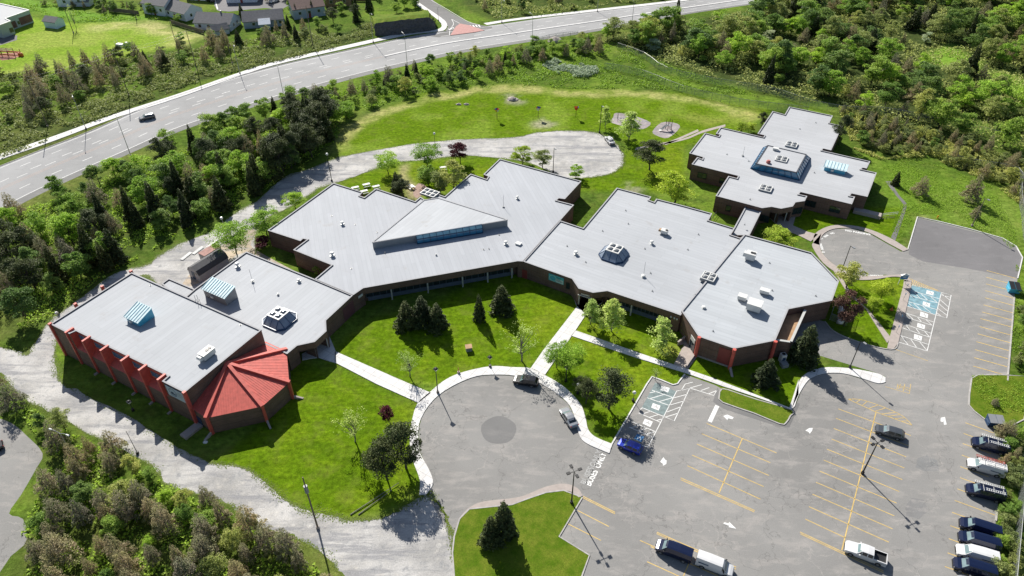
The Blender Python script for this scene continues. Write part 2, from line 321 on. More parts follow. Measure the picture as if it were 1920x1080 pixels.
# school lawns
for pg in (z5((-70,1000),(-30,880),(150,730),(560,600),(960,430),(1330,640),(1060,1000),(860,990),(560,1080),(350,1070),(0,930)),
           z5((-140,900),(200,1100),(-30,1000)), z8((-420,-120),(-60,-100),(430,100),(385,260),(400,430),(450,560),(445,640),(250,700),(0,760),(-180,700),(-330,560),(-600,450),(-400,200)),
           z5((1330,640),(1500,560),(1920,780),(1920,1080),(1130,1040)), z5((1920,900),(2300,1000),(2550,1080),(2400,1180),(1900,1060)),
           z8((1200,50),(1400,-300),(1950,-150),(1720,0),(1520,340),(1430,290),(1330,60),(1200,0)), z8((640,1080),(640,700),(900,640),(1260,560),(1360,620),(1225,860),(1400,960),(1350,1200)),
           z6((860,440),(1250,490),(1180,870),(1150,880),(950,830),(800,720)), z6((400,60),(1250,90),(1200,270),(1050,220),(850,190),(740,240),(500,280)), z2((0,1080),(0,1000),(300,930),(560,900),(880,880),(880,1080)),
           z9((200,100),(250,-100),(640,-200),(800,-80),(640,120)), z2((1300,1000),(1600,850),(1750,780),(1920,800),(1920,1080),(1300,1080)),z7((1080,500),(1400,300),(1700,0),(1900,100),(1920,750),(1700,700))):
    m=area(pg,LAWN,1,warp=False); col=lerp(col,m*sm(n1,.46,.66)*.45,(.17,.225,.012)); col=lerp(col,m*sm(n2,.6,.75)*.5,(.05,.10,.004))
area(z5((1900,860),(1930,960),(1830,940),(1780,860)),(.2,.24,.04),1)
area(z2((330,1000),(350,930),(380,930),(375,1000),(440,1080),(400,1120),(350,1040)),(.38,.31,.2),1)
area(z3((0,2000),(1,2001),(2,2000)),STR,0)
area(z6((1270,330),(1285,250),(1310,130),(1420,140),(1300,170),(1290,330)),(.3,.28,.13),1)
area(z6((1400,0),(1900,60),(1900,300),(1700,230),(1500,160)),(.13,.2,.03),2)
area([(1640,640),(1700,560),(1705,580),(1650,655)],(.1,.17,.015),1)
for cx,cy in ((1183,356),(1020,233),(963,187)): area([(cx-25,cy-7),(cx,cy-12),(cx+25,cy-5),(cx+18,cy+9),(cx-18,cy+8)],(.3,.28,.2),1,amount=.7,n=sm(n2,.35,.6))
# pale bushes patch is real planting (below); grit along the gravel road
gm,gnt,gb=nmat('grass_ground'); at=N(gnt,'ShaderNodeAttribute'); at.attribute_name='ground_colour'; gv=pos(gnt)
g1=noise(gnt,gv,1.1,5,.7); g2=noise(gnt,gv,6,4,.8); g3=noise(gnt,gv,.25,4,.6)
gc=mixc(gnt,1.0,at.outputs['Color'],ramp(gnt,g1,[(.3,.55),(.7,1.45)]),'MULTIPLY'); gc=mixc(gnt,1.0,gc,ramp(gnt,g2,[(.3,.55),(.7,1.45)]),'MULTIPLY')
mp_=N(gnt,'ShaderNodeMapping'); mp_.inputs['Rotation'].default_value=(0,0,R(-25)); mp_.inputs['Scale'].default_value=(.3,1,1); gnt.links.new(gv,mp_.inputs[0]); g4=noise(gnt,mp_.outputs[0],.8,6,.72)
gc=mixc(gnt,ramp(gnt,g4,[(.50,0),(.66,.75)]),gc,mixc(gnt,1.0,gc,(1.6,1.4,1.8),'MULTIPLY')); gc=mixc(gnt,ramp(gnt,g4,[(.32,.55),(.44,0)]),gc,mixc(gnt,1.0,gc,(.42,.55,.4),'MULTIPLY'))
gc=mixc(gnt,ramp(gnt,g3,[(.5,0),(.75,.35)]),gc,(.19,.19,.05)); gnt.links.new(gc,gb.inputs['Base Color']); gb.inputs['Roughness'].default_value=.95; gb.inputs['Specular IOR Level'].default_value=.02
bump(gnt,g2,gb,.7,.12)
M['grass']=gm
nr,nc=GX.shape; idx=np.arange(nr*nc).reshape(nr,nc)
me=bpy.data.meshes.new('ground'); me.vertices.add(nr*nc); co=np.zeros((nr*nc,3)); co[:,0]=GX.ravel(); co[:,1]=GY.ravel(); me.vertices.foreach_set('co',co.ravel())
q=np.stack([idx[:-1,:-1],idx[:-1,1:],idx[1:,1:],idx[1:,:-1]],-1).reshape(-1,4); nf=len(q)
me.loops.add(nf*4); me.loops.foreach_set('vertex_index',q.ravel()); me.polygons.add(nf); me.polygons.foreach_set('loop_start',np.arange(0,nf*4,4))
try: me.polygons.foreach_set('loop_total',np.full(nf,4))
except Exception: pass
me.update(calc_edges=True); ca=me.color_attributes.new('ground_colour','FLOAT_COLOR','POINT'); cc=np.ones((nr*nc,4)); cc[:,:3]=col.reshape(-1,3); ca.data.foreach_set('color',cc.ravel())
me.materials.append(gm); gobj=link('ground',me); gobj['kind']='structure'
far=plain('far_ground',(.075,.12,.02),.95,var=.4); mb=MB(); x0,x1,y0,y1=gx[0],gx[-1],gy[0],gy[-1]; B=3000
mb.add([(-B,-B,0),(B,-B,0),(B,y0,0),(-B,y0,0)],[(0,1,2,3)]); mb.add([(-B,y1,0),(B,y1,0),(B,B,0),(-B,B,0)],[(0,1,2,3)])
mb.add([(-B,y0,0),(x0,y0,0),(x0,y1,0),(-B,y1,0)],[(0,1,2,3)]); mb.add([(x1,y0,0),(B,y0,0),(B,y1,0),(x1,y1,0)],[(0,1,2,3)])
struct('ground',mb,far)

# ---------------------------------------------------------------- roads, lots, walks
def sheet(name, pts, mat, z=.004, smooth_n=0, world=False):
    P=pts if world else WL(pts)
    if smooth_n: P=smooth(P,smooth_n,True)
    mb=MB(); A=sum(P[i][0]*P[(i+1)%len(P)][1]-P[(i+1)%len(P)][0]*P[i][1] for i in range(len(P)))
    if A<0: P=P[::-1]
    mb.add([(p[0],p[1],z) for p in P],[tuple(range(len(P)))]); return struct(name,mb,mat)
def strip_quads(mb, pts, w, z, m=0, gap=None):
    pts=[Vector((p[0],p[1],0)) for p in pts]
    L=ribbon_poly(pts,w); n=len(pts); Rr=L[n:][::-1]; L=L[:n]
    for i in range(n-1):
        if gap and (i%(gap[0]+gap[1]))>=gap[0]: continue
        mb.add([(Rr[i].x,Rr[i].y,z),(Rr[i+1].x,Rr[i+1].y,z),(L[i+1].x,L[i+1].y,z),(L[i].x,L[i].y,z)],[(0,1,2,3)],m)
def resample(P, step):
    P=[Vector((p[0],p[1],0)) for p in P]; out=[P[0]]; acc=0
    for a,b in zip(P,P[1:]):
        d=(b-a).length; 
        if d<1e-6: continue
        t=step-acc
        while t<=d: out.append(a+(b-a)*(t/d)); t+=step
        acc=(acc+d)%step
    return out
def kerb(pts, w=.2, h=.13, mat='kerb', sm_n=0, name='kerb', world=False):
    P=pts if world else WL(pts)
    if sm_n: P=smooth(P,sm_n)
    mb=MB(); L=ribbon_poly(P,w); n=len(P); Rr=L[n:][::-1]; L=L[:n]
    for i in range(n-1):
        a,b,c,d=Rr[i],Rr[i+1],L[i+1],L[i]
        mb.add([(a.x,a.y,-.02),(b.x,b.y,-.02),(c.x,c.y,-.02),(d.x,d.y,-.02),(a.x,a.y,h),(b.x,b.y,h),(c.x,c.y,h),(d.x,d.y,h)],[(4,5,6,7),(0,1,5,4),(2,3,7,6),(3,0,4,7),(1,2,6,5)])
    return struct(name,mb,M[mat])
def walk(name, A, Bp, mat='concrete', h=.12, sm_n=4, joints=True):   # raised slab between two edge lines
    A=smooth(WL(A),sm_n) if sm_n else WL(A); Bp=smooth(WL(Bp),sm_n) if sm_n else WL(Bp)
    P=list(A)+list(Bp)[::-1]; mb=MB(); mb.prism(P,-.02,h); return struct(name,mb,M[mat])
# highway
nh=smooth(WL([(-330,455),(-60,337),(0,311.7),(83,279),(166.7,246.7),(266.7,203.3),(333,180),(433,146.7),(533,120),(640,96.7),(740,75),(813,61.7),(926,47),(1040,31),(1160,17),(1280,3),(1400,-14),(1520,-34)]),8)
sh=smooth(WL([(-330,590),(-60,437),(0,404),(80,362),(160,325),(250,285),(333,248),(433,214),(533,184),(640,153.5),(740,128),(873,98),(996,78),(1140,55),(1280,28),(1446,3),(1560,-14),(1640,-28)]),8)
def param(P,t):
    d=[0]
    for a,b in zip(P,P[1:]): d.append(d[-1]+(b-a).length)
    s=t*d[-1]; i=min(max(np.searchsorted(d,s)-1,0),len(P)-2); return P[i]+(P[i+1]-P[i])*((s-d[i])/max(d[i+1]-d[i],1e-6))
NT=260; NH=[param(nh,i/NT) for i in range(NT+1)]
def foot(p,P):                                    # nearest point of a line
    best=None
    for a,b in zip(P,P[1:]):
        ab=b-a; t=max(0,min(1,(p-a).dot(ab)/ab.length_squared)); q=a+ab*t; d=(q-p).length
        if best is None or d<best[0]: best=(d,q)
    return best[1]
SH=[foot(p,sh) for p in NH]
lane=lambda f:[a+(b-a)*f for a,b in zip(NH,SH)]
P=NH+SH[::-1]; sheet('highway',P,M['road'],.006,world=True)
sheet('shoulder',lane(.885)+SH[::-1],M['shoulder'],.010,world=True)
mk=MB()
for f,w,g in ((.045,.16,None),(.875,.18,None),(.20,.17,(3,6)),(.365,.17,(3,6)),(.69,.17,(3,6))):
    L=resample(smooth(lane(f),2),1.0); strip_quads(mk,L,w,.014,0,g)
L=resample(lane(.50),1.0); k0=min(range(len(L)),key=lambda i:(L[i]-W(722,107)).length)
strip_quads(mk,L[:k0],.16,.014,1); L2=resample(lane(.535),1.0); strip_quads(mk,L2[:k0],.16,.014,1)
L=resample(lane(.43),1.0); strip_quads(mk,L[:k0],.16,.014,0,(3,5))
struct('road_markings',mk,[M['white'],plain('pinkish_line',(.42,.30,.24),.8,var=.3)])
L=lane(.52); k1=min(range(len(L)),key=lambda i:(L[i]-W(722,107)).length); kerb(L[k1:],.9,.14,'concrete',name='median_kerb',world=True)
kerb(NH[:int(NT*.56)],.22,.12,name='kerb',world=True)
walk('pavement',z1((-120,915),(0,868),(300,768),(640,645),(1000,530),(1300,425),(1540,350),(1920,262))+z2((350,185),(520,158)),z1((-120,950),(0,900),(300,795),(640,668),(1000,552),(1300,445),(1540,368),(1920,280))+z2((350,203),(540,178)))
zz=zoomed(640,0,6)
walk('pavement',zz((760,-40),(850,60),(960,130),(1090,230),(1130,290),(1100,325),(1050,335)),zz((800,-40),(910,60),(1020,130),(1160,230),(1190,290),(1160,340),(1090,357)))
walk('pavement',z2((800,132),(1000,102),(1440,52),(1920,-3),(2300,-60)),z2((820,142),(1010,112),(1440,64),(1920,8),(2300,-48)))
sheet('side_road',zz((780,-60),(860,40),(960,110),(1100,210),(1180,260),(1200,300),(1170,350),(1080,385),(1000,410),(1100,420),(1500,370),(1700,320),(1690,297),(1560,283),(1420,245),(1300,180),(1100,60),(980,-40)),M['patch'],.009)
mk=MB(); mk.prism(WL(zz((1290,300),(1335,268),(1450,290),(1610,345),(1500,365),(1225,400))),-.02,.14); struct('traffic_island',mk,M['pinkpave'])
mk=MB()
for i in range(5): x=1415+i*32; strip_quads(mk,WL(zz((x,285-i*1),(x+18,302))),.5,.013)
for i in range(3): strip_quads(mk,WL(zz((1205+i*22,325-i*8),(1225+i*22,335-i*8))),.5,.013)
for pts in (zz((1240,215),(1262,270),(1225,330),(1215,395)),zz((1240,215),(1330,262)),zz((1150,405),(1600,350)),zz((1590,330),(1700,325)),zz((830,0),(1000,120),(1140,235),(1195,290)),zz((1010,0),(1200,110),(1420,240),(1560,280))): strip_quads(mk,smooth(WL(pts),5),.18,.0135)
struct('road_markings',mk,M['white'])
# cul-de-sac among the houses
sheet('residential_road',zoomed(260,0,6)((860,-60),(850,60),(890,120),(1020,130),(1200,110),(1420,90),(1600,110),(1690,60),(1680,-60)),M['newasphalt'],.006)
walk('pavement',zoomed(260,0,6)((840,-20),(868,60),(880,110)),zoomed(260,0,6)((855,-20),(884,60),(896,110)),sm_n=3)
# gravel road round the school
GR=MB()
g_out=[(-60,640),(40,660),(55,655),(95,600),(150,560),(215,512),(272,498),(300,478),(350,452),(400,432),(440,400),(480,378),(510,350),(540,328),(575,318),(620,300),(660,290),(760,272),(860,262),(960,258),(1010,248),(1060,245),(1110,247),(1140,258),(1160,275),(1170,297),(1160,318),(1120,331),(1060,332),(990,305),(930,296),(860,292),(800,300),(735,305),(690,322),(640,340),(600,352),(570,372),(530,395),(500,410),(478,440),(478,478),(440,520),(400,540),(330,560),(300,540),(280,520),(255,520),(180,560),(120,600),(105,655),(108,700),(125,722),(143,730),(240,780),(333,838),(400,868),(460,877),(513,920),(567,953),(633,970),(680,975),(720,968),(765,945),(800,927),(830,960),(850,1010),(855,1060),(880,1120),(900,1300),(620,1300),(640,1110),(633,1067),(560,1010),(480,987),(433,950),(380,930),(313,907),(277,867),(180,820),(90,770),(33,740),(0,700),(-60,700)]
GP=smooth(WL(g_out),3,True)
_r=random.Random(3); GP=[Vector((p.x+_r.uniform(-.2,.2),p.y+_r.uniform(-.2,.2),0)) for p in smooth(GP,2,True)]
sheet('gravel_road',GP,M['gravel'],.004,world=True)
sheet('side_lot',[(-60,770),(0,785),(27,797),(50,817),(80,850),(67,880),(40,927),(17,963),(43,973),(50,1013),(20,1043),(-60,1110)],M['asphalt'],.006,3)
sheet('dirt_patch',zoomed(340,340,5.4)((120,900),(340,700),(560,560),(700,480),(760,520),(700,640),(800,720),(980,820),(1180,930),(1200,990),(900,880),(640,720),(420,860),(250,1000),(0,1080)),M['dirt'],.009,3)
# the parking lot with both turning loops
lot=[(800,927),(812,907),(803,880),(787,847),(785,803),(792,780),(807,757),(827,738),(857,720),(893,706),(927,703),(965,705),(1006,716),(1019,722.5),(1044,738),(1065,757),(1076,778),(1084,810),(1097,830),(1140,850),(1147,833),(1213,720),(1222.5,706.7),(1261.7,721.7),(1273,718),(1284,702),(1340,721.7),(1352,728),(1348,746.7),(1360,756.7),(1466.7,796),(1476.7,790),(1493,757),(1507,720),(1523,707),(1547,700),(1580,700),(1613,710),(1647,719),(1660,718),(1660,706),(1640,698),(1541,668),(1500,660),(1480,640),(1500,590),(1546.7,603),(1563,621),(1597,637),(1647,652),(1676.7,655),(1684,643),(1707,540),(1708,527),(1693,520),(1660,515),(1620,518),(1597,515),(1573,503),(1547,482),(1536,462),(1538,442),(1560,430),(1597,428),(1630,438),(1663,457),(1690,472),(1702,468),(1720,408),(1763,417),(1820,431),(1880,448),(1905,463),(1917,483),(1908,522),(1902,557),(1889,714),(1830,705),(1822,707),(1817,760),(1833,777),(1880,800),(1876,900),(1870,953),(1867,977),(1860,1080),(1845,1350),(850,1350),(848,1100),(857,1073),(848,1037),(835,990)]
sheet('parking_lot',lot,M['asphalt'],.008)
c0=W(935,806); sheet('asphalt_patch',[c0+Vector((math.cos(t)*3.15,math.sin(t)*3.15,0))*(1+.02*math.sin(5*t)) for t in np.linspace(0,2*math.pi,40,endpoint=False)],M['patch'],.012,world=True)
sheet('asphalt_patch',z6((1320,145),(1800,265),(1885,310),(1910,370),(1885,485),(1600,430),(1350,390),(1270,350)),M['newasphalt'],.012)
sheet('asphalt_patch',z9((1320,420),(1370,400),(1430,430),(1445,490),(1360,490),(1310,470)),asphalt('mended_asphalt',(.205,.207,.205),.3),.012)
sheet('asphalt_patch',z9((1250,690),(1290,640),(1350,650),(1385,710),(1330,760),(1260,740)),asphalt('broken_asphalt',(.20,.198,.195),1.0,False),.012)
sheet('asphalt_patch',z9((170,100),(195,20),(240,110),(560,228),(640,110),(660,110),(600,245),(540,240),(230,140)),M['patch'],.012)
# kerbed islands
def island(pts, n=0, h=.1, kw=.22):
    P=smooth(WL(pts),n,True) if n else WL(pts); mb=MB(); mb.prism(P,-.02,h); o=struct('grass_verge',mb,M['verge']); kerb(list(P)+[P[0]],kw,h+.03,world=True); return o
vm,vnt,vb=nmat('verge_grass'); vv=pos(vnt); a1=noise(vnt,vv,.35,5,.7); a2=noise(vnt,vv,6,4,.8)
vc=mixc(vnt,ramp(vnt,a1,[(.38,0),(.65,1)]),(.07,.13,.005),(.14,.175,.018)); vc=mixc(vnt,1.0,vc,ramp(vnt,a2,[(.3,.6),(.7,1.35)]),'MULTIPLY'); vnt.links.new(vc,vb.inputs['Base Color']); vb.inputs['Roughness'].default_value=.95; vb.inputs['Specular IOR Level'].default_value=.1; bump(vnt,a2,vb,.7,.12); M['verge']=vm
island(z8((640,1150),(625,950),(635,860),(665,760),(720,705),(860,690),(960,680),(1040,650),(1150,612),(1250,600),(1330,630),(1355,640),(1225,860),(1395,965),(1350,1090),(1330,1300),(700,1300)),0)
mb=MB(); mb.prism(smooth(WL(z8((670,748),(720,698),(800,663),(1000,638),(1150,580),(1260,563),(1330,590),(1356,630))),4)+smooth(WL(z8((1335,640),(1300,612),(1250,602),(1150,613),(1040,652),(960,680),(860,690),(722,706),(690,740))),4),-.02,.125); struct('pavement',mb,M['oldconcrete'])
island(z9((222,28),(205,70),(225,105),(400,165),(545,225),(580,220),(605,180),(615,148),(420,90),(300,50)),2)
island(z9((1625,-30),(1612,60),(1610,120),(1640,155),(1700,200),(1820,250),(1920,200),(1950,-40),(1800,-50),(1660,-50)),0)
# concrete walks
walk('pavement',[(786,929),(787,900),(773,860),(768,820),(773,787),(783,757),(807,735),(830,716),(857,702),(893,692),(927,687),(960,689),(995,691),(1022,704),(1051,721),(1072,739),(1090,761),(1098,785),(1103,806),(1117,820),(1148,833)],
     [(800,927),(812,906),(804,880),(787,847),(785,803),(792,780),(807,757),(827,738),(857,720),(893,706),(927,703),(965,705),(1005,716),(1019,722.5),(1044,738),(1065,757),(1076,778),(1084,810),(1097,830),(1141,850)])
walk('pavement',[(1074,556),(1082,575),(1018,658),(995,691)],[(1131,565),(1099,590),(1079,620),(1022,703)],sm_n=0)
walk('pavement',[(1079,620),(1200,663),(1263,684),(1333,708),(1408,737),(1480,765),(1497,712)],[(1071,630),(1200,673.5),(1283,699),(1356,725),(1408,742),(1484,768),(1497,740)],sm_n=0)
walk('pavement',[(1484,768),(1492,740),(1500,712),(1520,696),(1547,689.5),(1580,690),(1613,694),(1645,701),(1660,708)],[(1490,762),(1497,742),(1510,720),(1523,708),(1547,700.5),(1580,700.5),(1613,709),(1645,719),(1660,717)],sm_n=4)
walk('pavement',[(628,659),(763,718),(808,737)],[(628,680),(705,720),(785,756)],sm_n=0)
walk('pavement',[(566,664),(590,652),(612,632),(618,631),(630,660)],[(567,676),(582,673),(598,671),(612,676),(629,681)],sm_n=0)
walk('pavement',[(1073,551),(1100,552),(1140,560)],[(1080,572),(1085,578),(1100,590)],sm_n=0)
walk('pavement',[(1263,684),(1283,645),(1273,648),(1290,625)],[(1286,698),(1312,662),(1300,665),(1306,662)],'oldconcrete',sm_n=0,h=.115)
# pinkish walk round the far loop
walk('pavement',z6((735,285),(730,310),(790,400),(880,465),(960,492),(1060,495),(1180,478),(1240,485),(1245,505)),z6((780,235),(768,300),(800,365),(880,430),(950,462),(1000,472),(1100,473),(1240,468),(1285,505)),'oldconcrete')
walk('pavement',z6((735,290),(745,235),(830,192),(950,190),(1060,215),(1180,268),(1270,325)),z6((768,300),(785,245),(845,210),(950,205),(1050,232),(1150,287),(1240,335)),'oldconcrete')
walk('pavement',z6((1245,495),(1240,530),(1160,835),(1150,880)),z6((1284,505),(1285,540),(1212,850),(1185,885)),'oldconcrete',sm_n=0)
walk('pavement',z6((848,445),(930,575),(1030,660),(1150,850)),z6((870,445),(955,580),(1050,670),(1170,820)),'oldconcrete',sm_n=0,h=.118)
walk('pavement',z6((490,150),(560,210),(640,240),(720,280)),z6((640,120),(620,190),(700,225),(760,240)),'oldconcrete',sm_n=0)
walk('pavement',z6((1140,-60),(1200,20),(1235,60),(1240,90),(1200,190),(1172,255)),z6((1170,-60),(1215,15),(1255,60),(1258,90),(1222,200),(1195,275)),'patch',h=.02)
walk('pavement',z3((-260,830),(0,780),(110,735),(240,700)),z3((-270,845),(0,790),(110,748),(240,712)),'oldconcrete',h=.03)
walk('pavement',zoomed(900,180,4.8)((1650,430),(1790,375),(1960,300)),zoomed(900,180,4.8)((1670,442),(1800,390),(1970,318)),'oldconcrete',h=.03)
kerb(z6((1705+0,470),(1,1)) if 0 else [(1702,468),(1720,407),(1763,416),(1820,430),(1880,447),(1905,462),(1917,483),(1908,522)],.22,.13,'concrete')
kerb([(1902,557),(1889,714)],.25,.13); kerb([(1870,953),(1867,977)],.25,.13); kerb([(1546.7,603),(1563,621),(1597,637),(1647,652),(1676.7,655),(1684,643)],.18,.13,sm_n=3)
kerb([(1141,850),(1147,833),(1213,720),(1222.5,706.7),(1240,713),(1261.7,722),(1270,720),(1276,712),(1284,702)],.25,.14,'concrete')
sheet('play_area',z2((1530,660),(1545,635),(1640,650),(1740,690),(1700,725),(1640,720),(1520,690)),M['playgravel'],.006,3)
sheet('play_area',z2((1750,740),(1800,690),(1870,690),(1905,715),(1840,775),(1780,765)),M['playgravel'],.006,3)
sheet('play_area',zoomed(640,300,6)((810,360),(830,300),(880,260),(960,300),(975,350),(880,410),(850,430),(815,400)),plain('pink_gravel',(.36,.25,.21),.95,var=.3),.006,3)
# ---------------------------------------------------------------- painted markings
wl,yl,fl,bl=MB(),MB(),MB(),MB()
def ln(mb,pts,w=.135,z=.018): strip_quads(mb,WL(pts),w,z)
for a,b in (((862,193),(1270,348)),((850,250),(1257,410)),((838,310),(1247,473)),((812,367),(1235,538)),((793,428),(1218,605)),((770,490),(1203,670)),((750,553),(1190,742)),((730,620),(1180,815)),((710,690),(1160,890)),((690,760),(915,865)),((875,140),(1283,290)),((660,833),(1130,1052)),((662,843),(1130,1062)),
            ((135,222),(528,388)),((108,280),(493,443)),((80,338),(485,515)),((53,400),(455,577)),((27,460),(437,648)),((-12,528),(405,712)),((-12,538),(403,720)),((-145,834),(300,1030)),((-147,842),(300,1042)),((-240,880),(-60,960)),((-200,1000),(130,1150)),((-180,915),(200,1080))): ln(yl,z9(a,b))
ln(yl,z9((1087,160),(895,935)),.16); ln(yl,z9((335,308),(205,612)),.16); ln(yl,z9((40,997),(0,1090)),.14)
for a,b in (((1360,632),(1540,722)),((1358,640),(1540,731)),((1330,712),(1505,802)),((1275,787),(1460,880))): ln(yl,z8(a,b))
for i in range(14):
    x=(1710,1708,1706,1702,1700,1692,1685,1675,1670,1660,1652,1645,1640,1635)[i]; y=(442,480,517,555,595,635,675,712,757,798,842,887,932,980)[i]; ln(yl,z6((x,y),(x+165+i*1.6,y+44+i*.6)),.17)
for x,y in ((1590,218),(1580,278),(1575,335),(1570,400),(1562,465),(1560,527),(1545,590),(1530,655),(1515,722),(1505,797),(1497,870),(1490,950),(1475,1027)): ln(yl,z9((x,y),(x+(225 if y in (655,) else 160),y+(82 if y==655 else 58))))
arc=smooth(WL(z9((930,85),(1000,88),(1100,118),(1200,160),(1250,190),(1290,232))),5); strip_quads(yl,arc,.12,.018); ln(yl,z9((930,85),(1087,158),(1290,232)))
for i in range(9):
    t=(i+1)/10; p=arc[int(t*(len(arc)-1))]; a,b,c=WL(z9((930,85),(1087,158),(1290,232))); t2=max(0,t-.07); q_=a+(b-a)*(t2/.45) if t2<.45 else b+(c-b)*((t2-.45)/.55); strip_quads(yl,[q_,p],.1,.018)
for pts in (z9((1140,15),(1275,55),(1283,0)),z9((1210,0),(1205,30)),z9((1212,8),(1278,25)),z9((1215,15),(1276,38)),z9((1225,0),(1215,28)),z9((1250,0),(1240,40)),z6((1195,885),(1380,950))): ln(yl,pts,.1)
k6=zoomed(1070,700,6)
for pts in (((1195,195),(870,830)),((1195,200),(1340,165),(1165,535),(1060,490)),((915,190),(1145,270)),((860,275),(1110,362)),((800,385),(1055,490)),((765,445),(1005,550)),((690,545),(950,655)),((660,605),(925,722)),((740,790),(870,830)),
            ((890,220),(960,205)),((890,285),(1045,240)),((990,320),(1145,275)),((780,405),(815,390)),((800,460),(890,430)),((885,495),(985,465)),((970,530),(1035,512)),((680,612),(770,585)),((760,650),(860,620)),((840,685),(940,660)),
            ((1165,275),(1305,238)),((1125,355),(1280,310)),((1085,435),(1245,375)),((1070,492),(1205,450)),((1245,190),(1290,120),(1375,100)),((1250,190),(1475,128)),((1340,165),(1610,250),(1645,190)),((1465,195),(1560,160)),((1555,230),(1650,190))): ln(wl,k6(*pts))
strip_quads(wl,WL(z9((195,122),(152,213))),.75,.018)
k7=zoomed(1600,490,6)
for pts in (((655,260),(990,350),(830,1010)),((990,350),(1100,380),(1050,638),(935,605)),((645,325),(975,425)),((630,385),(955,470)),((620,455),(945,545)),((605,505),(920,600)),((585,580),(910,685)),((570,622),(890,722)),((555,700),(875,810)),((540,745),(860,855)),((515,830),(845,935)),((498,905),(830,1010)),
            ((670,335),(750,415)),((760,365),(845,445)),((865,392),(950,470)),((620,470),(670,520)),((680,475),(760,550)),((780,505),(870,575)),((605,590),(670,650)),((715,620),(770,685)),((815,655),(885,720)),((590,715),(640,780)),((700,750),(745,810)),((800,785),(855,850)),((540,840),(615,940)),((645,875),(715,975)),((745,905),(825,1000)),
            ((985,380),(1090,405)),((985,360),(1090,440)),((975,430),(1070,515)),((965,480),(1060,560)),((950,530),(1050,605)),((940,580),(990,620))): ln(wl,k7(*pts))
for i in range(14): t=i/14; a=(610+t*340,190+t*140); ln(yl,k7(a,(a[0]+30-t*10,a[1]+75*(1-t)+6)),.14)
ln(yl,k7((600,180),(960,330)),.12)
def paint(mb,pts,z=.014):
    P=WL(pts); A=sum(P[i][0]*P[(i+1)%len(P)][1]-P[(i+1)%len(P)][0]*P[i][1] for i in range(len(P)))
    if A<0: P=P[::-1]
    mb.add([(p.x,p.y,z) for p in P],[tuple(range(len(P)))])
paint(bl,k7((655,262),(985,352),(920,600),(605,505)))
gp=MB(); paint(gp,k6((950,105),(1190,205),(1050,475),(795,395))); struct('painted_bay',gp,M['greenpaint']); struct('painted_bay',bl,M['bluepaint'])
bs=MB(); symb=MB()
def access(pts,mb,sm_,flip=False):                                # square with a wheelchair symbol
    P=WL(pts); c=sum(P,Vector())/4; paint(mb,pts,.021); u=(P[1]-P[0])/2; v=(P[3]-P[0])/2
    at2=lambda a,b:c+u*a+v*b
    hd=[at2(.05+.13*math.cos(t),-.62+.13*math.sin(t)) for t in np.linspace(0,6.28,9)[:-1]]; z=.025
    A=(hd[1]-hd[0]).cross(hd[2]-hd[1]).z; hd=hd if A>0 else hd[::-1]; sm_.add([(p.x,p.y,z) for p in hd],[tuple(range(8))])
    strip_quads(sm_,[at2(.05,-.45),at2(.08,.05),at2(.42,.05),at2(.55,.55)],.1,z)
    strip_quads(sm_,[at2(.05+.36*math.cos(t),.3+.36*math.sin(t)) for t in np.linspace(2.2,-3.9,12)[::-1]][:9],.08,z)
for q4 in (((1020,140),(1115,165),(1095,215),(1010,190)),((925,335),(1010,365),(990,420),(905,385)),((835,510),(925,545),(895,605),(808,565))): access(k6(*q4),wl,symb)
for q4 in (((825,325),(905,345),(900,385),(818,365)),((785,450),(865,475),(858,515),(778,490)),((755,565),(842,595),(835,640),(748,615)),((722,692),(808,720),(800,765),(715,738)),((685,818),(775,845),(765,895),(680,870))): access(k7(*q4),wl,symb)
access(k6((750,680),(830,715),(795,775),(710,735)),bs,wl); struct('painted_bay',bs,plain('bright_blue_paint',(.05,.2,.42),.7,var=.2)); struct('painted_symbols',symb,M['faded'])
def arrow(pts,mb=wl): paint(mb,pts,.018)
arrow(z9((1450,210),(1452,190),(1475,185),(1485,228),(1470,230),(1466,205),(1462,215))); arrow(z9((228,180),(250,172),(287,188),(280,198),(255,193),(252,204)))
arrow(z9((690,262),(712,248),(732,247),(728,262),(715,280),(708,270))); arrow(z9((228,785),(235,778),(258,785),(262,776),(302,815),(258,805),(262,798)))
arrow(z8((1793,438),(1812,412),(1820,425),(1830,430),(1828,450),(1810,460),(1808,448)))
struct('bay_lines',wl,M['white']); struct('bay_lines',yl,M['yellow'])
def text(s, size, mat, loc, rz=0, rx=0, parent=None, name='lettering', ext=.0, stretch=1.0, bold=.0, kind=None):
    cu=bpy.data.curves.new(name,'FONT'); cu.body=s; cu.size=size; cu.align_x='CENTER'; cu.align_y='CENTER'; cu.extrude=ext; cu.offset=bold
    t=bpy.data.objects.new(name,cu); COL.objects.link(t); dg=bpy.context.evaluated_depsgraph_get(); me=bpy.data.meshes.new_from_object(t.evaluated_get(dg)); bpy.data.objects.remove(t); bpy.data.curves.remove(cu)
    me.materials.clear(); me.materials.append(mat); o=link(name,me,parent); o.location=loc; o.rotation_euler=(rx,0,rz); o.scale=(stretch,1,1)
    if kind: o['kind']=kind
    return o
def road_text(s, a, b, size, mat, stretch=1.0):
    A,B_=W(*a),W(*b); d=B_-A; text(s,size,mat,((A.x+B_.x)/2,(A.y+B_.y)/2,.02),math.atan2(d.y,d.x),name='painted_lettering',stretch=stretch,bold=.04,kind='structure')
t12=lambda x,y:(1060+x/12,840+y/12)
road_text('BUSES',t12(530,800),t12(660,545),1.5,M['white'],.85); road_text('ONLY',t12(750,370),t12(835,190),1.5,M['white'],.85)
road_text('BUSES',t12(430,770),t12(570,480),1.5,M['faded'],.95); road_text('ONLY',t12(645,350),t12(745,130),1.5,M['faded'],.95)
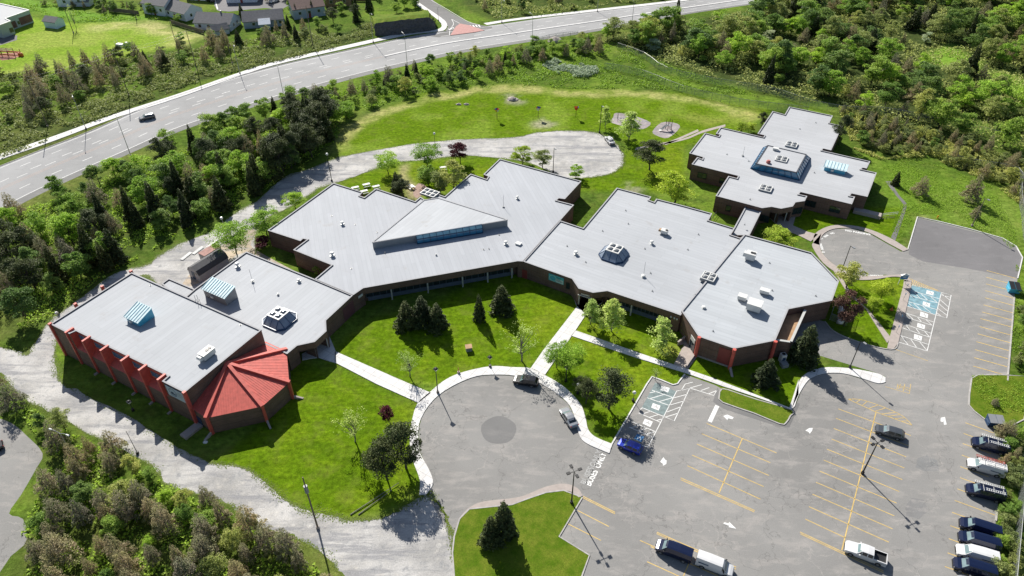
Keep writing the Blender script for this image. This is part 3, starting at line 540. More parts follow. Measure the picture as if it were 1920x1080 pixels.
t7=lambda x,y:(1500+x/7.385,400+y/7.385)
road_text('NO PARKING',t7(690,247),t7(910,285),.95,M['white'],1.0); road_text('NO PARKING',t7(920,862),t7(1130,866),.7,M['white'],1.0)
for s_,a,b in (('NO',(305,545),(330,535)),('PARKING',(312,500),(285,425)),('NO',(280,360),(300,345)),('PARK',(345,325),(380,305)),('ING',(420,285),(475,270)),('NO PARK',(620,790),(720,840))): road_text(s_,t7(*a),t7(*b),.8,M['white'],.8)
# ---------------------------------------------------------------- the school
def angp(a,b,h=4.6): d=W(*b,h)-W(*a,h); return math.atan2(d.y,d.x)
def out_n(A,B):
    d=(B-A); n=Vector((d.y,-d.x,0)).normalized(); mid=(A+B)/2
    return n if n.dot(Vector((0,0,0))-Vector((mid.x,mid.y,0)))>0 else -n
def flat2(v,z): return Vector((v[0],v[1],z))
def wing(top, px, H, roof, wallmat='brick', recess={}, nocope=(), cope=.26, label=None, open_edges=(), wallname='wall'):
    P=WL(px,H); n=len(P); A=sum(P[i].x*P[(i+1)%n].y-P[(i+1)%n].x*P[i].y for i in range(n)); sg=1 if A>0 else -1
    wb=MB(); cb=MB(); rb=MB(); info=[]
    for i in range(n):
        a,b=P[i],P[(i+1)%n]; d=(b-a).normalized(); nn=Vector((d.y,-d.x,0))*sg
        q=lambda p,z:(p.x,p.y,z)
        zt=H-.06
        if i in open_edges: continue
        if i in recess:
            dep,zl=recess[i]; e0=a-nn*dep; e1=b-nn*dep
            wb.quad(q(a,zl),q(b,zl),q(b,zt),q(a,zt)); wb.quad(q(a,zl),q(b,zl),q(e1,zl),q(e0,zl)); wb.quad(q(e0,0),q(e1,0),q(e1,zl),q(e0,zl)); wb.quad(q(a,0),q(e0,0),q(e0,zl),q(a,zl)); wb.quad(q(b,0),q(e1,0),q(e1,zl),q(b,zl)); info.append((i,e0,e1,nn,a,b))
        else: wb.quad(q(a,-.05),q(b,-.05),q(b,zt),q(a,zt))
    # roof deck and coping
    rb.add([(p.x,p.y,H-.24) for p in (P if sg>0 else P[::-1])],[tuple(range(n))])
    def off(i,w):
        a,b,c=P[i-1],P[i],P[(i+1)%n]; d1=(b-a).normalized(); d2=(c-b).normalized(); n1=Vector((-d1.y,d1.x,0))*sg; n2=Vector((-d2.y,d2.x,0))*sg
        m=(n1+n2); m=m.normalized(); k=w/max(m.dot(n1),.35); return b+m*k
    I=[off(i,cope) for i in range(n)]; O=[off(i,-.05) for i in range(n)]
    for i in range(n):
        j=(i+1)%n
        if i in nocope: continue
        cb.quad((O[i].x,O[i].y,H),(O[j].x,O[j].y,H),(I[j].x,I[j].y,H),(I[i].x,I[i].y,H)); cb.quad((I[i].x,I[i].y,H),(I[j].x,I[j].y,H),(I[j].x,I[j].y,H-.3),(I[i].x,I[i].y,H-.3),1); cb.quad((O[i].x,O[i].y,H),(O[j].x,O[j].y,H),(O[j].x,O[j].y,H-.16),(O[i].x,O[i].y,H-.16),1)
    w=wpart(wallname,wb,M[wallmat],top,label=label); r=wpart('roof',rb,roof,top); c=wpart('coping',cb,[M['coping'],M['darkcoping']],top,r)
    return P,info,w,r
def window(top, A, B, f0, f1, za, zb, mull=2, frame='black', glass='glass', n=None, name='window', proud=.05):
    n=n or out_n(A,B); d=(B-A); L=d.length; d=d.normalized(); a=A+d*L*f0; b=A+d*L*f1; fb=MB(); gb_=MB(); t=.08; an=math.atan2(d.y,d.x); w=(b-a).length; c=(a+b)/2+n*proud
    for z in (za,zb): fb.box((c.x,c.y,z),(w+t,.1,t),an)
    for k in range(mull+1):
        p=a+(b-a)*(k/max(mull,1))+n*proud; fb.box((p.x,p.y,(za+zb)/2),(t,.094,zb-za-t),an)
    g=(a+b)/2+n*(proud-.02); gb_.box((g.x,g.y,(za+zb)/2),(w,.04,zb-za),an)
    f=wpart(name,fb,M[frame],top); wpart('pane',gb_,M[glass],top,f); return f
def onwall(px,A,B,z):                            # fraction along wall where photo point lies, seen at height z
    p=W(px[0],px[1],z); p=Vector((p.x,p.y,0)); ray=p; a=Vector((A.x,A.y,0)); b=Vector((B.x,B.y,0)); ab=b-a
    # intersect the line of sight (from the camera foot through p) with the wall line
    den=ray.x*ab.y-ray.y*ab.x
    return (a.y*ray.x-a.x*ray.y)/(-den) if abs(den)>1e-9 else .5
S=thing('school_building','large single storey brown brick school with grey flat roofs, tall gym and red faceted roof','school',W(900,560))
dA=angp((94.3,607.3),(246.7,510.7),7.5); R1=roofmat('roof_gym',dA,row=1.05); R2=roofmat('roof_west',dA,row=1.0)
R3=roofmat('roof_centre',angp((681,540),(971,489))+math.pi/2,(.345,.36,.385),.95); R4=roofmat('roof_east',angp((981,490),(1072.7,522.3)),(.365,.38,.40)); R5=roofmat('roof_canteen',angp((1396,439),(1521,473),5.2),(.375,.395,.415)); R6=roofmat('roof_annex',angp((1480,200),(1561,216)),(.385,.395,.41))
# gym
HG=8.2; gA,gD=W(94.3,607.3,HG),W(345.8,735.8,HG)
gym_px=[(94.3,607.3),(130,625.6),(142.5,620.0),(315,705),(304,714.5),(345.8,735.8),(490,618.3),(246.7,510.7)]
GPp,_,_,_=wing(S,gym_px,HG,R1,open_edges=(1,2,3))
a1_,a2_,a3_,a4_=GPp[1],GPp[2],GPp[3],GPp[4]; gn=out_n(gA,gD); gd=(gD-gA).normalized(); gang=math.atan2(gd.y,gd.x)
wb=MB(); wb.quad(flat2(a1_,-.05),flat2(a4_,-.05),flat2(a4_,4.3),flat2(a1_,4.3)); wpart('wall',wb,M['brick'],S)
rb=MB(); r2a=a1_-gn*1.35; r2b=a4_-gn*1.35
rb.quad(flat2(a1_,4.3),flat2(a4_,4.3),flat2(r2b,5.3),flat2(r2a,5.3)); rb.quad(flat2(r2a,5.3),flat2(r2b,5.3),flat2(r2b,HG-.05),flat2(r2a,HG-.05)); rb.quad(flat2(a1_,4.3),flat2(r2a,4.3),flat2(r2a,HG-.05),flat2(a1_,HG-.05)); rb.quad(flat2(a4_,4.3),flat2(r2b,4.3),flat2(r2b,HG-.05),flat2(a4_,HG-.05))
rb.quad(flat2(r2a,HG-.06),flat2(r2b,HG-.06),flat2(a3_,HG-.06),flat2(a2_,HG-.06)); wpart('red_cladding',rb,M['red'],S)
fr=[onwall(p,gA,gD,HG) for p in ((128.3,629),(160.8,646.7),(194,663),(231,680),(265,698),(300,716))]
for i,f in enumerate(fr):
    p=gA+(gD-gA)*f; bm_=MB(); c=p-gn*.55; bm_.box((c.x,c.y,HG/2+.1),(.42,1.75,HG+.2),gang); wpart('buttress',bm_,M['red'],S)
    if i: 
        ft=MB(); c=p+gn*.75; ft.box((c.x,c.y,.12),(.4,.7,.3),gang); wpart('buttress_foot',ft,M['oldconcrete'],S)
    if i<5:
        L_=(gD-gA).length; f0=f+.55/L_; f1=fr[i+1]-.55/L_; window(S,gA-gn*1.35,gD-gn*1.35,f0,f1,5.9,7.1,2,'greymetal','blueglass',gn)
for p in (gA,gD):
    bm_=MB(); c=p+gn*.05; bm_.box((c.x,c.y,HG/2+.1),(.5,.6,HG+.2),gang); wpart('buttress',bm_,M['red'],S)
bm_=MB()
for px in ((247,510),(193,539),(143,572)):
    c=W(px[0],px[1],HG)+Vector((-.3,.25,0)); bm_=MB(); bm_.box((c.x,c.y,HG/2+.1),(.55,.5,HG+.2),dA); wpart('buttress',bm_,M['red'],S)
# gym sign between the last buttresses
f0,f1=fr[5]+.04,.985
def signboard(top, A,B,f0,f1,za,zb,n,mat,name='sign_board'):
    d=(B-A); a=A+d*f0; b=A+d*f1; an=math.atan2(d.y,d.x); c=(a+b)/2+n*.1; m_=MB(); m_.box((c.x,c.y,(za+zb)/2),((b-a).length,.08,zb-za),an); o=wpart(name,m_,mat,top); return o,a+n*.15,b+n*.15
def oval(mb,c,u,v,r0,r1,n=24,a0=0,a1=6.2832,k=0.0):        # ring between radius factors
    vs=[]
    for i in range(n+1):
        t=a0+(a1-a0)*i/n
        for r in (r0,r1): vs.append(c+u*(math.cos(t)*r)+v*(math.sin(t)*r))
    mb.add(vs,[(2*i,2*i+1,2*i+3,2*i+2) for i in range(n)])
sb,sa_,sb_=signboard(S,gA,gD,f0,f1,5.2,7.7,gn,plain('pale_sign',(.42,.50,.56),.5))
u=(sb_-sa_).normalized(); v=Vector((0,0,1)); cc_=sa_+(sb_-sa_)*.34; cc_.z=6.5
m_=MB(); oval(m_,cc_,u*1.0,v*.95,.88,1.0); m_.add([cc_+u*x+v*y for x,y in ((-.75,-.1),(.75,-.2),(.55,-.55),(-.45,-.5))],[(0,1,2,3)]); m_.add([cc_+u*x+v*y for x,y in ((-.45,-.08),(.3,-.15),(.1,.15),(-.3,.15))],[(0,1,2,3)]); wpart('emblem',m_,M['navy'],S,sb)
m_=MB(); m_.add([cc_+u*(.86*math.cos(t))+v*(.82*math.sin(t))-gn*.02 for t in np.linspace(0,6.283,24,endpoint=False)],[tuple(range(24))]); wpart('emblem',m_,M['paleglass'],S,sb)
m_=MB()
for k,(x0,x1_) in enumerate(((.62,.9),(.62,.96),(.62,.86))):
    a=sa_+(sb_-sa_)*x0; b=sa_+(sb_-sa_)*x1_; nn_=int((b-a).length/.16)
    for j in range(nn_):
        p=a+(b-a)*((j+.5)/nn_); z=7.0-k*.45; m_.add([flat2(p-u*.05,z),flat2(p+u*.05,z),flat2(p+u*.05,z+.2),flat2(p-u*.05,z+.2)],[(0,1,2,3)])
wpart('lettering',m_,M['greymetal'],S,sb)
# red faceted roof
HO=4.3; Vp=[W(355.8,760,HO),W(389,782,HO),W(491,760,HO),W(539.5,717,HO),W(535.5,657,HO),W(499,640,HO)]; AP=W(426,682,7.2)
rb=MB(); wb=MB(); Cn=sum(Vp,Vector())/6
for i in range(5):
    a,b=Vp[i],Vp[i+1]; ov=lambda p:p+(p-Cn).normalized()*.25
    A_,B_=flat2(ov(a),HO-.05),flat2(ov(b),HO-.05); K=9+int((B_-A_).length/.5); rb.add([A_,B_,AP],[(0,1,2)]); dd=(B_-A_).normalized(); mid=(A_+B_)/2; up=AP-mid
    L_=(B_-A_).length
    for k in range(1,int(L_/.42)):                    # standing seams up the slope
        s=k*.42; p=A_+dd*s; dirv=(up-dd*up.dot(dd)); foot_=p; t=1.0; apx=(AP-A_).dot(dd); lim=(s/apx if s<apx else (L_-s)/(L_-apx)); q_=p+dirv*lim*.97; nrm=dd.cross(dirv).normalized(); nrm=nrm if nrm.z>0 else -nrm
        if (q_-p).length>.3: rb.beam(p+nrm*.035,q_+nrm*.035,.04,.035)
    wb.quad(flat2(a,-.05),flat2(b,-.05),flat2(b,HO-.1),flat2(a,HO-.1))
wpart('wall',wb,M['brick'],S,label='faceted brick wall under the red roof'); ro=wpart('roof',rb,M['red'],S,label='red standing seam metal roof in wedge shaped facets')
for i in range(1,5):
    p=flat2(Vp[i]+(Vp[i]-Cn).normalized()*.45,HO+.32); m_=MB(); m_.beam(p,AP+Vector((0,0,.42)),.62,.5); wpart('ridge_beam',m_,M['red'],S,ro)
    q_=Vp[i]+(Vp[i]-Cn).normalized()*.2; m_=MB(); m_.box((q_.x,q_.y,HO/2+.1),(.5,.5,HO+.1),math.atan2((Vp[i]-Cn).y,(Vp[i]-Cn).x)); wpart('column',m_,M['red'],S)
    dv=(Vp[i]-Cn).normalized(); a=q_+dv*.2; b=q_+dv*1.9; m_=MB(); m_.beam(flat2(a,.75),flat2(b,.12),.35,.5); wpart('column_foot',m_,M['oldconcrete'],S)
m_=MB(); m_.lathe([(.6,-.1),(.55,.3),(.3,.45)],(AP.x,AP.y,AP.z),8); wpart('roof_cap',m_,M['red'],S,ro)
m_=MB(); a=Vp[0]+(Vp[1]-Vp[0])*.12; b=Vp[0]+(Vp[1]-Vp[0])*.42; n_=out_n(a,b); c=(a+b)/2+n_*.04; m_.box((c.x,c.y,1.05),((b-a).length,.1,2.1),math.atan2((b-a).y,(b-a).x)); wpart('door',m_,M['navy'],S)
m_=MB(); c2=c+n_*1.9; m_.box((c2.x,c2.y,.25),(1.6,3.6,.5),math.atan2((b-a).y,(b-a).x)); wpart('ramp',m_,M['oldconcrete'],S)
# west wing and its low annex
HM=4.6
WW,inf,_,_=wing(S,[(365,541.7),(461.7,471.7),(590,523.3),(661.7,553.3),(610.8,600.8),(611.7,620.8),(590,640.8),(556.7,648),(538.3,663.3),(500,646),(470,640),(330,572)],HM,R2,recess={5:(3.0,2.9),6:(3.0,2.9)})
wing(S,[(303,531.7),(316.7,521.7),(367,543),(372,572),(330,556)],3.9,R2)
for p in ((590,641),(611,622)):
    q_=W(*p,HM)+Vector((-.3,.35,0)); m_=MB(); m_.tube((q_.x,q_.y,0),(q_.x,q_.y,3),.16); wpart('column',m_,M['pale'],S)
A_,B_=WW[3],WW[4]; f0,f1=onwall((647,576),A_,B_,3.0),onwall((664,563),A_,B_,3.0); d_=B_-A_
m_=MB(); n_=out_n(A_,B_); fa,fb_=sorted((onwall((645,595),A_,B_,1.5),onwall((664,578),A_,B_,1.5))); c=A_+d_*((fa+fb_)/2)+n_*.05; m_.box((c.x,c.y,1.9),(d_.length*(fb_-fa),.08,3.2),math.atan2(d_.y,d_.x)); wpart('painted_panel',m_,plain('plum_panel',(.13,.05,.06),.7),S)
# centre wing
cw=[(661.7,553.3),(681,540),(971,489.3),(981,490),(1050,413.3),(1075.8,384),(1043.3,375.5),(1047.5,371.5),(1059,373),(1090,339.5),(937,297.7),(906.7,326.7),(915.8,330.8),(912.5,335.8),(882.5,325.8),(834,368.3),(820,363.5),(801,378),(788.3,369),(778.3,377.5),(705,353.3),(683,370),(674,366.7),(680,360),(625,343),(501.7,431.7),(563.3,451.7),(568,447.3),(576,448.8),(550,468.3),(621.7,496.7),(590,523.3)]
CW,inf,_,_=wing(S,cw,HM,R3,recess={1:(1.3,2.9)})
_,e0,e1,nn_,oa,ob=inf[0]
L_=(e1-e0).length; k=22
window(S,e0,e1,.012,.955,.95,2.75,k,'bluegrey','glass',nn_,'window',.08)
m_=MB(); c=(e0+e1)/2+nn_*.12; m_.box((c.x,c.y,.45),(L_*.96,.12,.9),math.atan2((e1-e0).y,(e1-e0).x)); wpart('sill_panel',m_,M['bluegrey'],S)
for px in ((734,547),(802,535.5),(867.5,525),(914.5,516),(960,509)):
    f=onwall(px,oa,ob,2.0); q_=oa+(ob-oa)*f-nn_*.15; m_=MB(); m_.box((q_.x,q_.y,1.5),(.28,.28,3.0),math.atan2((ob-oa).y,(ob-oa).x)); wpart('column',m_,M['pale'],S)
# small sign on the short wall left of it
A_,B_=CW[0],CW[1]; m_=MB(); n_=out_n(A_,B_); d_=B_-A_; c=A_+d_*.62+n_*.08; m_.box((c.x,c.y,3.2),(d_.length*.42,.08,.55),math.atan2(d_.y,d_.x)); s_=wpart('sign_board',m_,M['whitemetal'],S)
# east wing
em=[(981,490),(1072.7,522.5),(1085,540.8),(1111.7,548.7),(1139,545.3),(1260,585),(1275.8,591),(1396,439.5),(1388,446),(1370,440),(1377.5,428),(1328,413),(1335,400),(1280,385),(1230.8,372.5),(1226.7,378.7),(1216.7,375),(1220.8,368.7),(1156.7,352),(1093.3,427.5),(1050,413.3)]
em[7:10]=[(1393,443),(1388,446),(1370,440)]
EM,inf,_,_=wing(S,em,HM,R4,recess={2:(3.2,3.0),3:(2.6,3.0),4:(1.3,2.9)})
_,e0,e1,nn_,oa,ob=inf[2]; window(S,e0,e1,.08,.97,.95,2.75,14,'bluegrey','glass',nn_,'window',.08)
m_=MB(); c=(e0+e1)/2+nn_*.12; m_.box((c.x,c.y,.45),((e1-e0).length*.93,.12,.9),math.atan2((e1-e0).y,(e1-e0).x)); wpart('sill_panel',m_,M['bluegrey'],S)
for px in ((1145,570),(1183,581),(1240,600)):
    f=onwall(px,oa,ob,2.0); q_=oa+(ob-oa)*f-nn_*.15; m_=MB(); m_.box((q_.x,q_.y,1.5),(.26,.26,3.0),math.atan2((ob-oa).y,(ob-oa).x)); wpart('column',m_,M['pale'],S)
_,e0,e1,nn_,oa,ob=inf[0]; m_=MB(); m_.tube(flat2(oa+(ob-oa)*.05-nn_*.2,0),flat2(oa+(ob-oa)*.05-nn_*.2,3.0),.14); wpart('column',m_,M['pale'],S)
window(S,e0,e1,.1,.9,.1,2.6,4,'greymetal','glass',nn_,'door',.08)
m_=MB(); c=(oa+ob)/2+nn_*.15; m_.box((c.x,c.y,3.05),((ob-oa).length,.25,.12),math.atan2((ob-oa).y,(ob-oa).x)); wpart('canopy_edge',m_,M['pale'],S)
m_=MB(); d_=(ob-oa).normalized(); c=(oa+ob)/2+nn_*.12
for k in range(7): p=oa+(ob-oa)*(.25+k*.085)+nn_*.14; m_.add([flat2(p-d_*.09,3.35),flat2(p+d_*.09,3.35),flat2(p+d_*.09,3.65),flat2(p-d_*.09,3.65)],[(0,1,2,3)])
wpart('lettering',m_,M['whitemetal'],S)
# teal sign and the small window on the blank front wall
A_,B_=EM[0],EM[1]; n_=out_n(A_,B_); fa,fb_=onwall((1029,524),A_,B_,3.2),onwall((1057,534),A_,B_,3.2)
sb,sa_,sb_=signboard(S,A_,B_,fa,fb_,2.15,3.95,n_,M['teal']); u=(sb_-sa_).normalized(); v=Vector((0,0,1)); cc_=sa_+(sb_-sa_)*.28; cc_.z=3.0
m_=MB(); oval(m_,cc_,u*.85,v*.8,.9,1.0); p0=sa_+(sb_-sa_)*.5; p1=sb_
m_.add([flat2(p0,2.25),flat2(p1-u*.1,2.25),flat2(p1-u*.1,3.2),flat2(p0,3.2)],[(0,1,2,3)])
wpart('emblem',m_,plain('sign_white',(.55,.68,.70),.5),S,sb)
m_=MB(); m_.add([cc_+u*(.6*math.cos(t))+v*(.52*math.sin(t)+.02)+n_*.02 for t in np.linspace(0,6.283,20,endpoint=False)],[tuple(range(20))]); wpart('emblem',m_,M['bluemetal'],S,sb)
m_=MB()
for k in range(4):
    for j in range(6+(k*3)%4):
        p=p0+u*(.15+j*.17)+n_*.02; z=3.02-k*.22 if k<3 else 3.5; m_.add([flat2(p-u*.055,z),flat2(p+u*.055,z),flat2(p+u*.055,z+.13),flat2(p-u*.055,z+.13)],[(0,1,2,3)])
wpart('lettering',m_,M['navy'],S,sb)
f=onwall((1065,537),A_,B_,2.5); window(S,A_,B_,f-.035,f+.035,1.5,3.1,1,'black','glass',n_)
m_=MB(); p=A_+(B_-A_)*.035+n_*.05; m_.box((p.x,p.y,1.2),(1.3,.08,2.4),math.atan2((B_-A_).y,(B_-A_).x)); wpart('door',m_,M['maroon'],S)
# white lamps on the front wall of the east wing
A_,B_=EM[4],EM[5]; n_=out_n(A_,B_)
for fx in (1.0,1.05,1.09):
    p=EM[5]+(EM[6]-EM[5])*((fx-1)*8)+n_*.15; m_=MB(); m_.box((p.x,p.y,3.4),(.3,.25,.35)); wpart('wall_lamp',m_,M['whitemetal'],S)
# canteen wing, one step higher
HC=5.1
caf=[(1396,439),(1521.7,473.3),(1572.7,526.7),(1560,563.3),(1478.3,579.3),(1453.3,638.3),(1376.7,653.3),(1310,630.7),(1278,582.5)]
CF,_,_,_=wing(S,caf,HC,R5,label='brown brick wall with darker courses')
for i,px in enumerate(((1311,632),(1377,655),(1454,640))):
    q_=W(px[0],px[1],HC); q_=q_+Vector((0,-.12,0)); m_=MB(); m_.tube((q_.x,q_.y,0),(q_.x,q_.y,HC+.12),.36,n=12); wpart('column',m_,M['red'],S)
    if i==1: m_=MB(); m_.beam((q_.x,q_.y-.2,.8),(q_.x,q_.y-2.3,.15),.4,.6); wpart('column_foot',m_,M['oldconcrete'],S)
A_,B_=CF[6],CF[7]; n_=out_n(A_,B_); d_=B_-A_
fa,fb_=onwall((1371,660),A_,B_,3.5),onwall((1349,653),A_,B_,3.5); c=A_+d_*((fa+fb_)/2)+n_*.05; m_=MB(); m_.box((c.x,c.y,2.4),(abs(fb_-fa)*d_.length,.08,3.9),math.atan2(d_.y,d_.x)); wpart('painted_panel',m_,M['maroon'],S)
for z in (.12,): m_=MB(); c=(A_+B_)/2+n_*.06; m_.box((c.x,c.y,.15),(d_.length,.14,.4),math.atan2(d_.y,d_.x)); wpart('plinth',m_,M['oldconcrete'],S)
A_,B_=CF[7],CF[8]; n_=out_n(A_,B_)
m_=MB(); d_=B_-A_; c=A_+d_*.2+n_*.1; m_.box((c.x,c.y,2.9),(d_.length*.22,.1,1.0),math.atan2(d_.y,d_.x)); wpart('sign_board',m_,M['whitemetal'],S); window(S,A_,B_,.08,.32,.05,2.3,2,'greymetal','glass',n_,'door',.08)
# walled delivery yard
yd=WL([(1478.3,579.3),(1508,581),(1481,640),(1453.3,636)],4.3); m_=MB()
for i,(a,b) in enumerate(((yd[0],yd[1]),(yd[1],yd[2]),(yd[2],yd[3]))):
    dn=(b-a).normalized(); nrm=Vector((-dn.y,dn.x,0)); m_.prism([a,b,b+nrm*.35,a+nrm*.35],0,4.3-.01*i)
yw=wpart('yard_wall',m_,M['brick'],S); m_=MB()
for i,(a,b) in enumerate(((yd[1],yd[2]),(yd[2],yd[3]))): dn=(b-a).normalized(); nrm=Vector((-dn.y,dn.x,0)); m_.prism([a-nrm*.05,b-nrm*.05,b+nrm*.45,a+nrm*.45],4.32+.01*i,4.42+.01*i)
wpart('coping',m_,M['pale'],S,yw); m_=MB(); m_.prism([yd[0],yd[1],yd[2],yd[3]],.1,3.3); wpart('yard_deck',m_,M['tan'],S)
# raised clerestory over the centre
T=HM+1.55; F1,F2=W(698.3,455,T),W(951.7,412.5,T); K1,K2=W(795,375.8,HM+.3),W(821.7,371.7,HM+.3)
m_=MB(); m_.add([F1,F2,K2,K1],[(0,1,2),(0,2,3)]); cr=wpart('roof',m_,R2,S,label='raised triangular roof over the centre')
m_=MB(); m_.quad(flat2(F1,HM-.3),flat2(F2,HM-.3),F2,F1)
for a,b in ((F2,K2),(K2,K1),(K1,F1)): m_.quad(flat2(a,HM-.3),flat2(b,HM-.3),b,a)
wpart('clerestory_wall',m_,plain('grey_cladding',(.22,.24,.26),.6),S); m_=MB()
for a,b in ((F1,K1),(K1,K2),(K2,F2),(F2,F1)): m_.beam(a+Vector((0,0,.14)),b+Vector((0,0,.14)),.28,.26)
wpart('coping',m_,M['coping'],S,cr)
n_=out_n(F1,F2); d_=(F2-F1).normalized(); a=F1+(F2-F1)*onwall((779.5,440),F1,F2,T-.1); b=F1+(F2-F1)*onwall((903,419),F1,F2,T-.1)
m_=MB(); g1_=MB(); g2_=MB(); nb=10
up0=lambda p:flat2(p+n_*.12,T+.12); up1=lambda p:flat2(p+n_*.85,T-.62); up2=lambda p:flat2(p+n_*.95,HM-.15)
g1_.quad(up0(a),up0(b),up1(b),up1(a)); g2_.quad(up1(a),up1(b),up2(b),up2(a))
for p in (a,b): g2_.add([up0(p),up1(p),up2(p),flat2(p,HM-.15)],[(0,1,2,3)])
for k in range(nb+1):
    p=a+(b-a)*(k/nb); off_=Vector((0,0,.05))+n_*.03; m_.beam(up0(p)+off_,up1(p)+off_,.1,.08); m_.beam(up1(p)+n_*.06,up2(p)+n_*.06,.1 if k%2 else .16,.08)
for f_,w_ in ((up0,.22),(up1,.12),(up2,.35)): m_.beam(f_(a)+Vector((0,0,.08)),f_(b)+Vector((0,0,.08)),w_,.16)
cl=wpart('clerestory_window',m_,M['navy'],S); wpart('pane',g1_,M['paleglass'],S,cl); wpart('pane',g2_,M['blueglass'],S,cl)  # sloped upper panes: sky reflection put into their pale colour

# ---------------------------------------------------------------- NE building
S2=thing('school_annex','detached brown brick school block with stepped outline, glazed roof monitor and grey flat roof','school',W(1500,330))
q48=zoomed(1280,190,4.8)
ne=q48((960,48),(1350,128),(1320,195),(1437,220),(1335,440),(1265,424),(1252,441),(1687,540),(1655,603),(1618,596),(1605,611),(1745,642),(1662,858),(1520,828),(1503,850),(1550,858),(1522,925),(1060,815),(1045,836),(1120,852),(1098,896),(1015,908),(990,945),(885,965),(800,948),(715,960),(610,932),(298,850),(412,672),(490,692),(500,670),(82,565),(132,502),(178,520),(184,502),(60,466),(202,283),(325,316),(336,298),(300,290),(340,232),(728,322),(738,305),(675,290),(810,88),(920,118))
NE,inf,_,_=wing(S2,ne,HM,R6,recess={22:(2.8,3.0),23:(2.8,3.0)})
def winpx(top,P,i,px,w=1.3,z0=1.2,z1_=2.8,mull=1):
    A_,B_=P[i],P[(i+1)%len(P)]; f=onwall(px,A_,B_,2.0); L_=(B_-A_).length; window(top,A_,B_,f-w/2/L_,f+w/2/L_,z0,z1_,mull)
for px in ((1512,385),(1523,387)): winpx(S2,NE,16,q48((px[0]-1280)*4.8,0)[0] if 0 else px)
for x,y in ((1120,912),(1168,922),(1345,972),(1392,985)): winpx(S2,NE,16,q48((x,y))[0])
for x,y in ((155,665),(195,673),(352,718)): winpx(S2,NE,30,q48((x,y))[0],1.2)
winpx(S2,NE,26,q48((410,967))[0],1.2); winpx(S2,NE,20,q48((1030,985))[0],2.6,1.0,2.8,2); winpx(S2,NE,25,q48((740,1030))[0],2.4,1.0,2.8,2)
for x,y in ((865,950),(958,945)): q_=W(*q48((x,y))[0],HM); m_=MB(); m_.box((q_.x,q_.y+.3,1.6),(.22,.22,3.2)); wpart('column',m_,M['pale'],S2)
m_=MB(); q_=W(*q48((1620,1020))[0],0); m_.box((q_.x+1,q_.y,.45),(6.5,1.8,.9),angp((1480,200),(1561,216))); wpart('ramp',m_,M['oldconcrete'],S2)
# glazed roof monitor
Tm=HM+1.7; top4=WL(q48((660,562),(1025,642),(1112,480),(765,398)),Tm); bb=[W(*q48(p)[0],HM-.2) for p in ((612,605),(1050,712),(1150,512))]; bb.append(bb[0]+bb[2]-bb[1])
m_=MB(); m_.add(top4,[(0,1,2,3)]); mr=wpart('roof',m_,R6,S2,label='flat roof of the raised glass monitor')
gl=MB(); fr_=MB(); cp=MB()
for i in range(4):
    a,b,c,d=bb[i],bb[(i+1)%4],top4[(i+1)%4],top4[i]; gl.quad(a,b,flat2(c,Tm-.05),flat2(d,Tm-.05)); k=int((b-a).length/1.6)
    for j in range(k+1): t=j/k; o_=(a+b)/2-sum(bb,Vector())/4; o_=Vector((o_.x,o_.y,0)).normalized()*.05+Vector((0,0,.05)); fr_.beam(a+(b-a)*t+o_,d+(c-d)*t+o_,.12,.1)
    fr_.beam(a+Vector((0,0,.1)),b+Vector((0,0,.1)),.3,.3); cp.beam(d+Vector((0,0,.12)),c+Vector((0,0,.12)),.3,.22)
mo=wpart('roof_monitor',fr_,M['navy'],S2); wpart('pane',gl,M['blueglass'],S2,mo); wpart('coping',cp,M['darkcoping'],S2,mr)
# covered link between the two
lk=WL([(1398,389),(1427.5,395),(1405,441),(1369,440.5)],3.7); 
wing(S2,[(1398,387),(1428.5,393.5),(1405,441),(1369,440.5)],3.7,R6,label='covered link walls')

# ---------------------------------------------------------------- things on the roofs
def local_box(mb,c,d,ang,z,m=0): mb.box((c.x,c.y,z+d[2]/2),d,ang,m)
dome=MB()
def dome_unit(top,px,H,ang,s=1.25,base=.25,nx=2,ny=2,parent=None,flip=False):
    c=W(px[0],px[1],H+.2); fr_=MB(); dm=MB(); ca,sa=math.cos(ang),math.sin(ang); st_=s*1.18
    fr_.box((c.x,c.y,H-.2+base/2),(nx*st_+.25,ny*st_+.25,base),ang,1)
    for i in range(nx):
        for j in range(ny):
            x=(i-(nx-1)/2)*st_; y=(j-(ny-1)/2)*st_; X,Y=c.x+x*ca-y*sa,c.y+x*sa+y*ca
            dm.box((X,Y,H-.2+base+.04),(s,s,.08),ang); 
            vs=[];k=5
            for a in range(k+1):
                for b in range(k+1):
                    uu,vv=a/k*2-1,b/k*2-1; h=.42*max(0,(1-uu*uu))**.6*max(0,(1-vv*vv))**.6; xx,yy=uu*s*.45,vv*s*.45; vs.append((X+xx*ca-yy*sa,Y+xx*sa+yy*ca,H-.2+base+.08+h))
            dm.add(vs,[(a*(k+1)+b,(a+1)*(k+1)+b,(a+1)*(k+1)+b+1,a*(k+1)+b+1) for a in range(k) for b in range(k)],1)
    for i in range(nx+1): x=(i-nx/2)*st_; fr_.beam((c.x+x*ca+ny*st_/2*sa,c.y+x*sa-ny*st_/2*ca,H+base-.02),(c.x+x*ca-ny*st_/2*sa,c.y+x*sa+ny*st_/2*ca,H+base-.02),.2,.2)
    for j in range(ny+1): y=(j-ny/2)*st_; fr_.beam((c.x-nx*st_/2*ca-y*sa,c.y-nx*st_/2*sa+y*ca,H+base-.03),(c.x+nx*st_/2*ca-y*sa,c.y+nx*st_/2*sa+y*ca,H+base-.03),.2,.2)
    o=wpart('skylight',fr_,[M['whitemetal'],M['greymetal']],top,parent); wpart('dome',dm,[M['whitemetal'],plain('dome_acrylic',(.30,.31,.32),.12)] if 'domem' not in M else M['domem'],top,o); return o
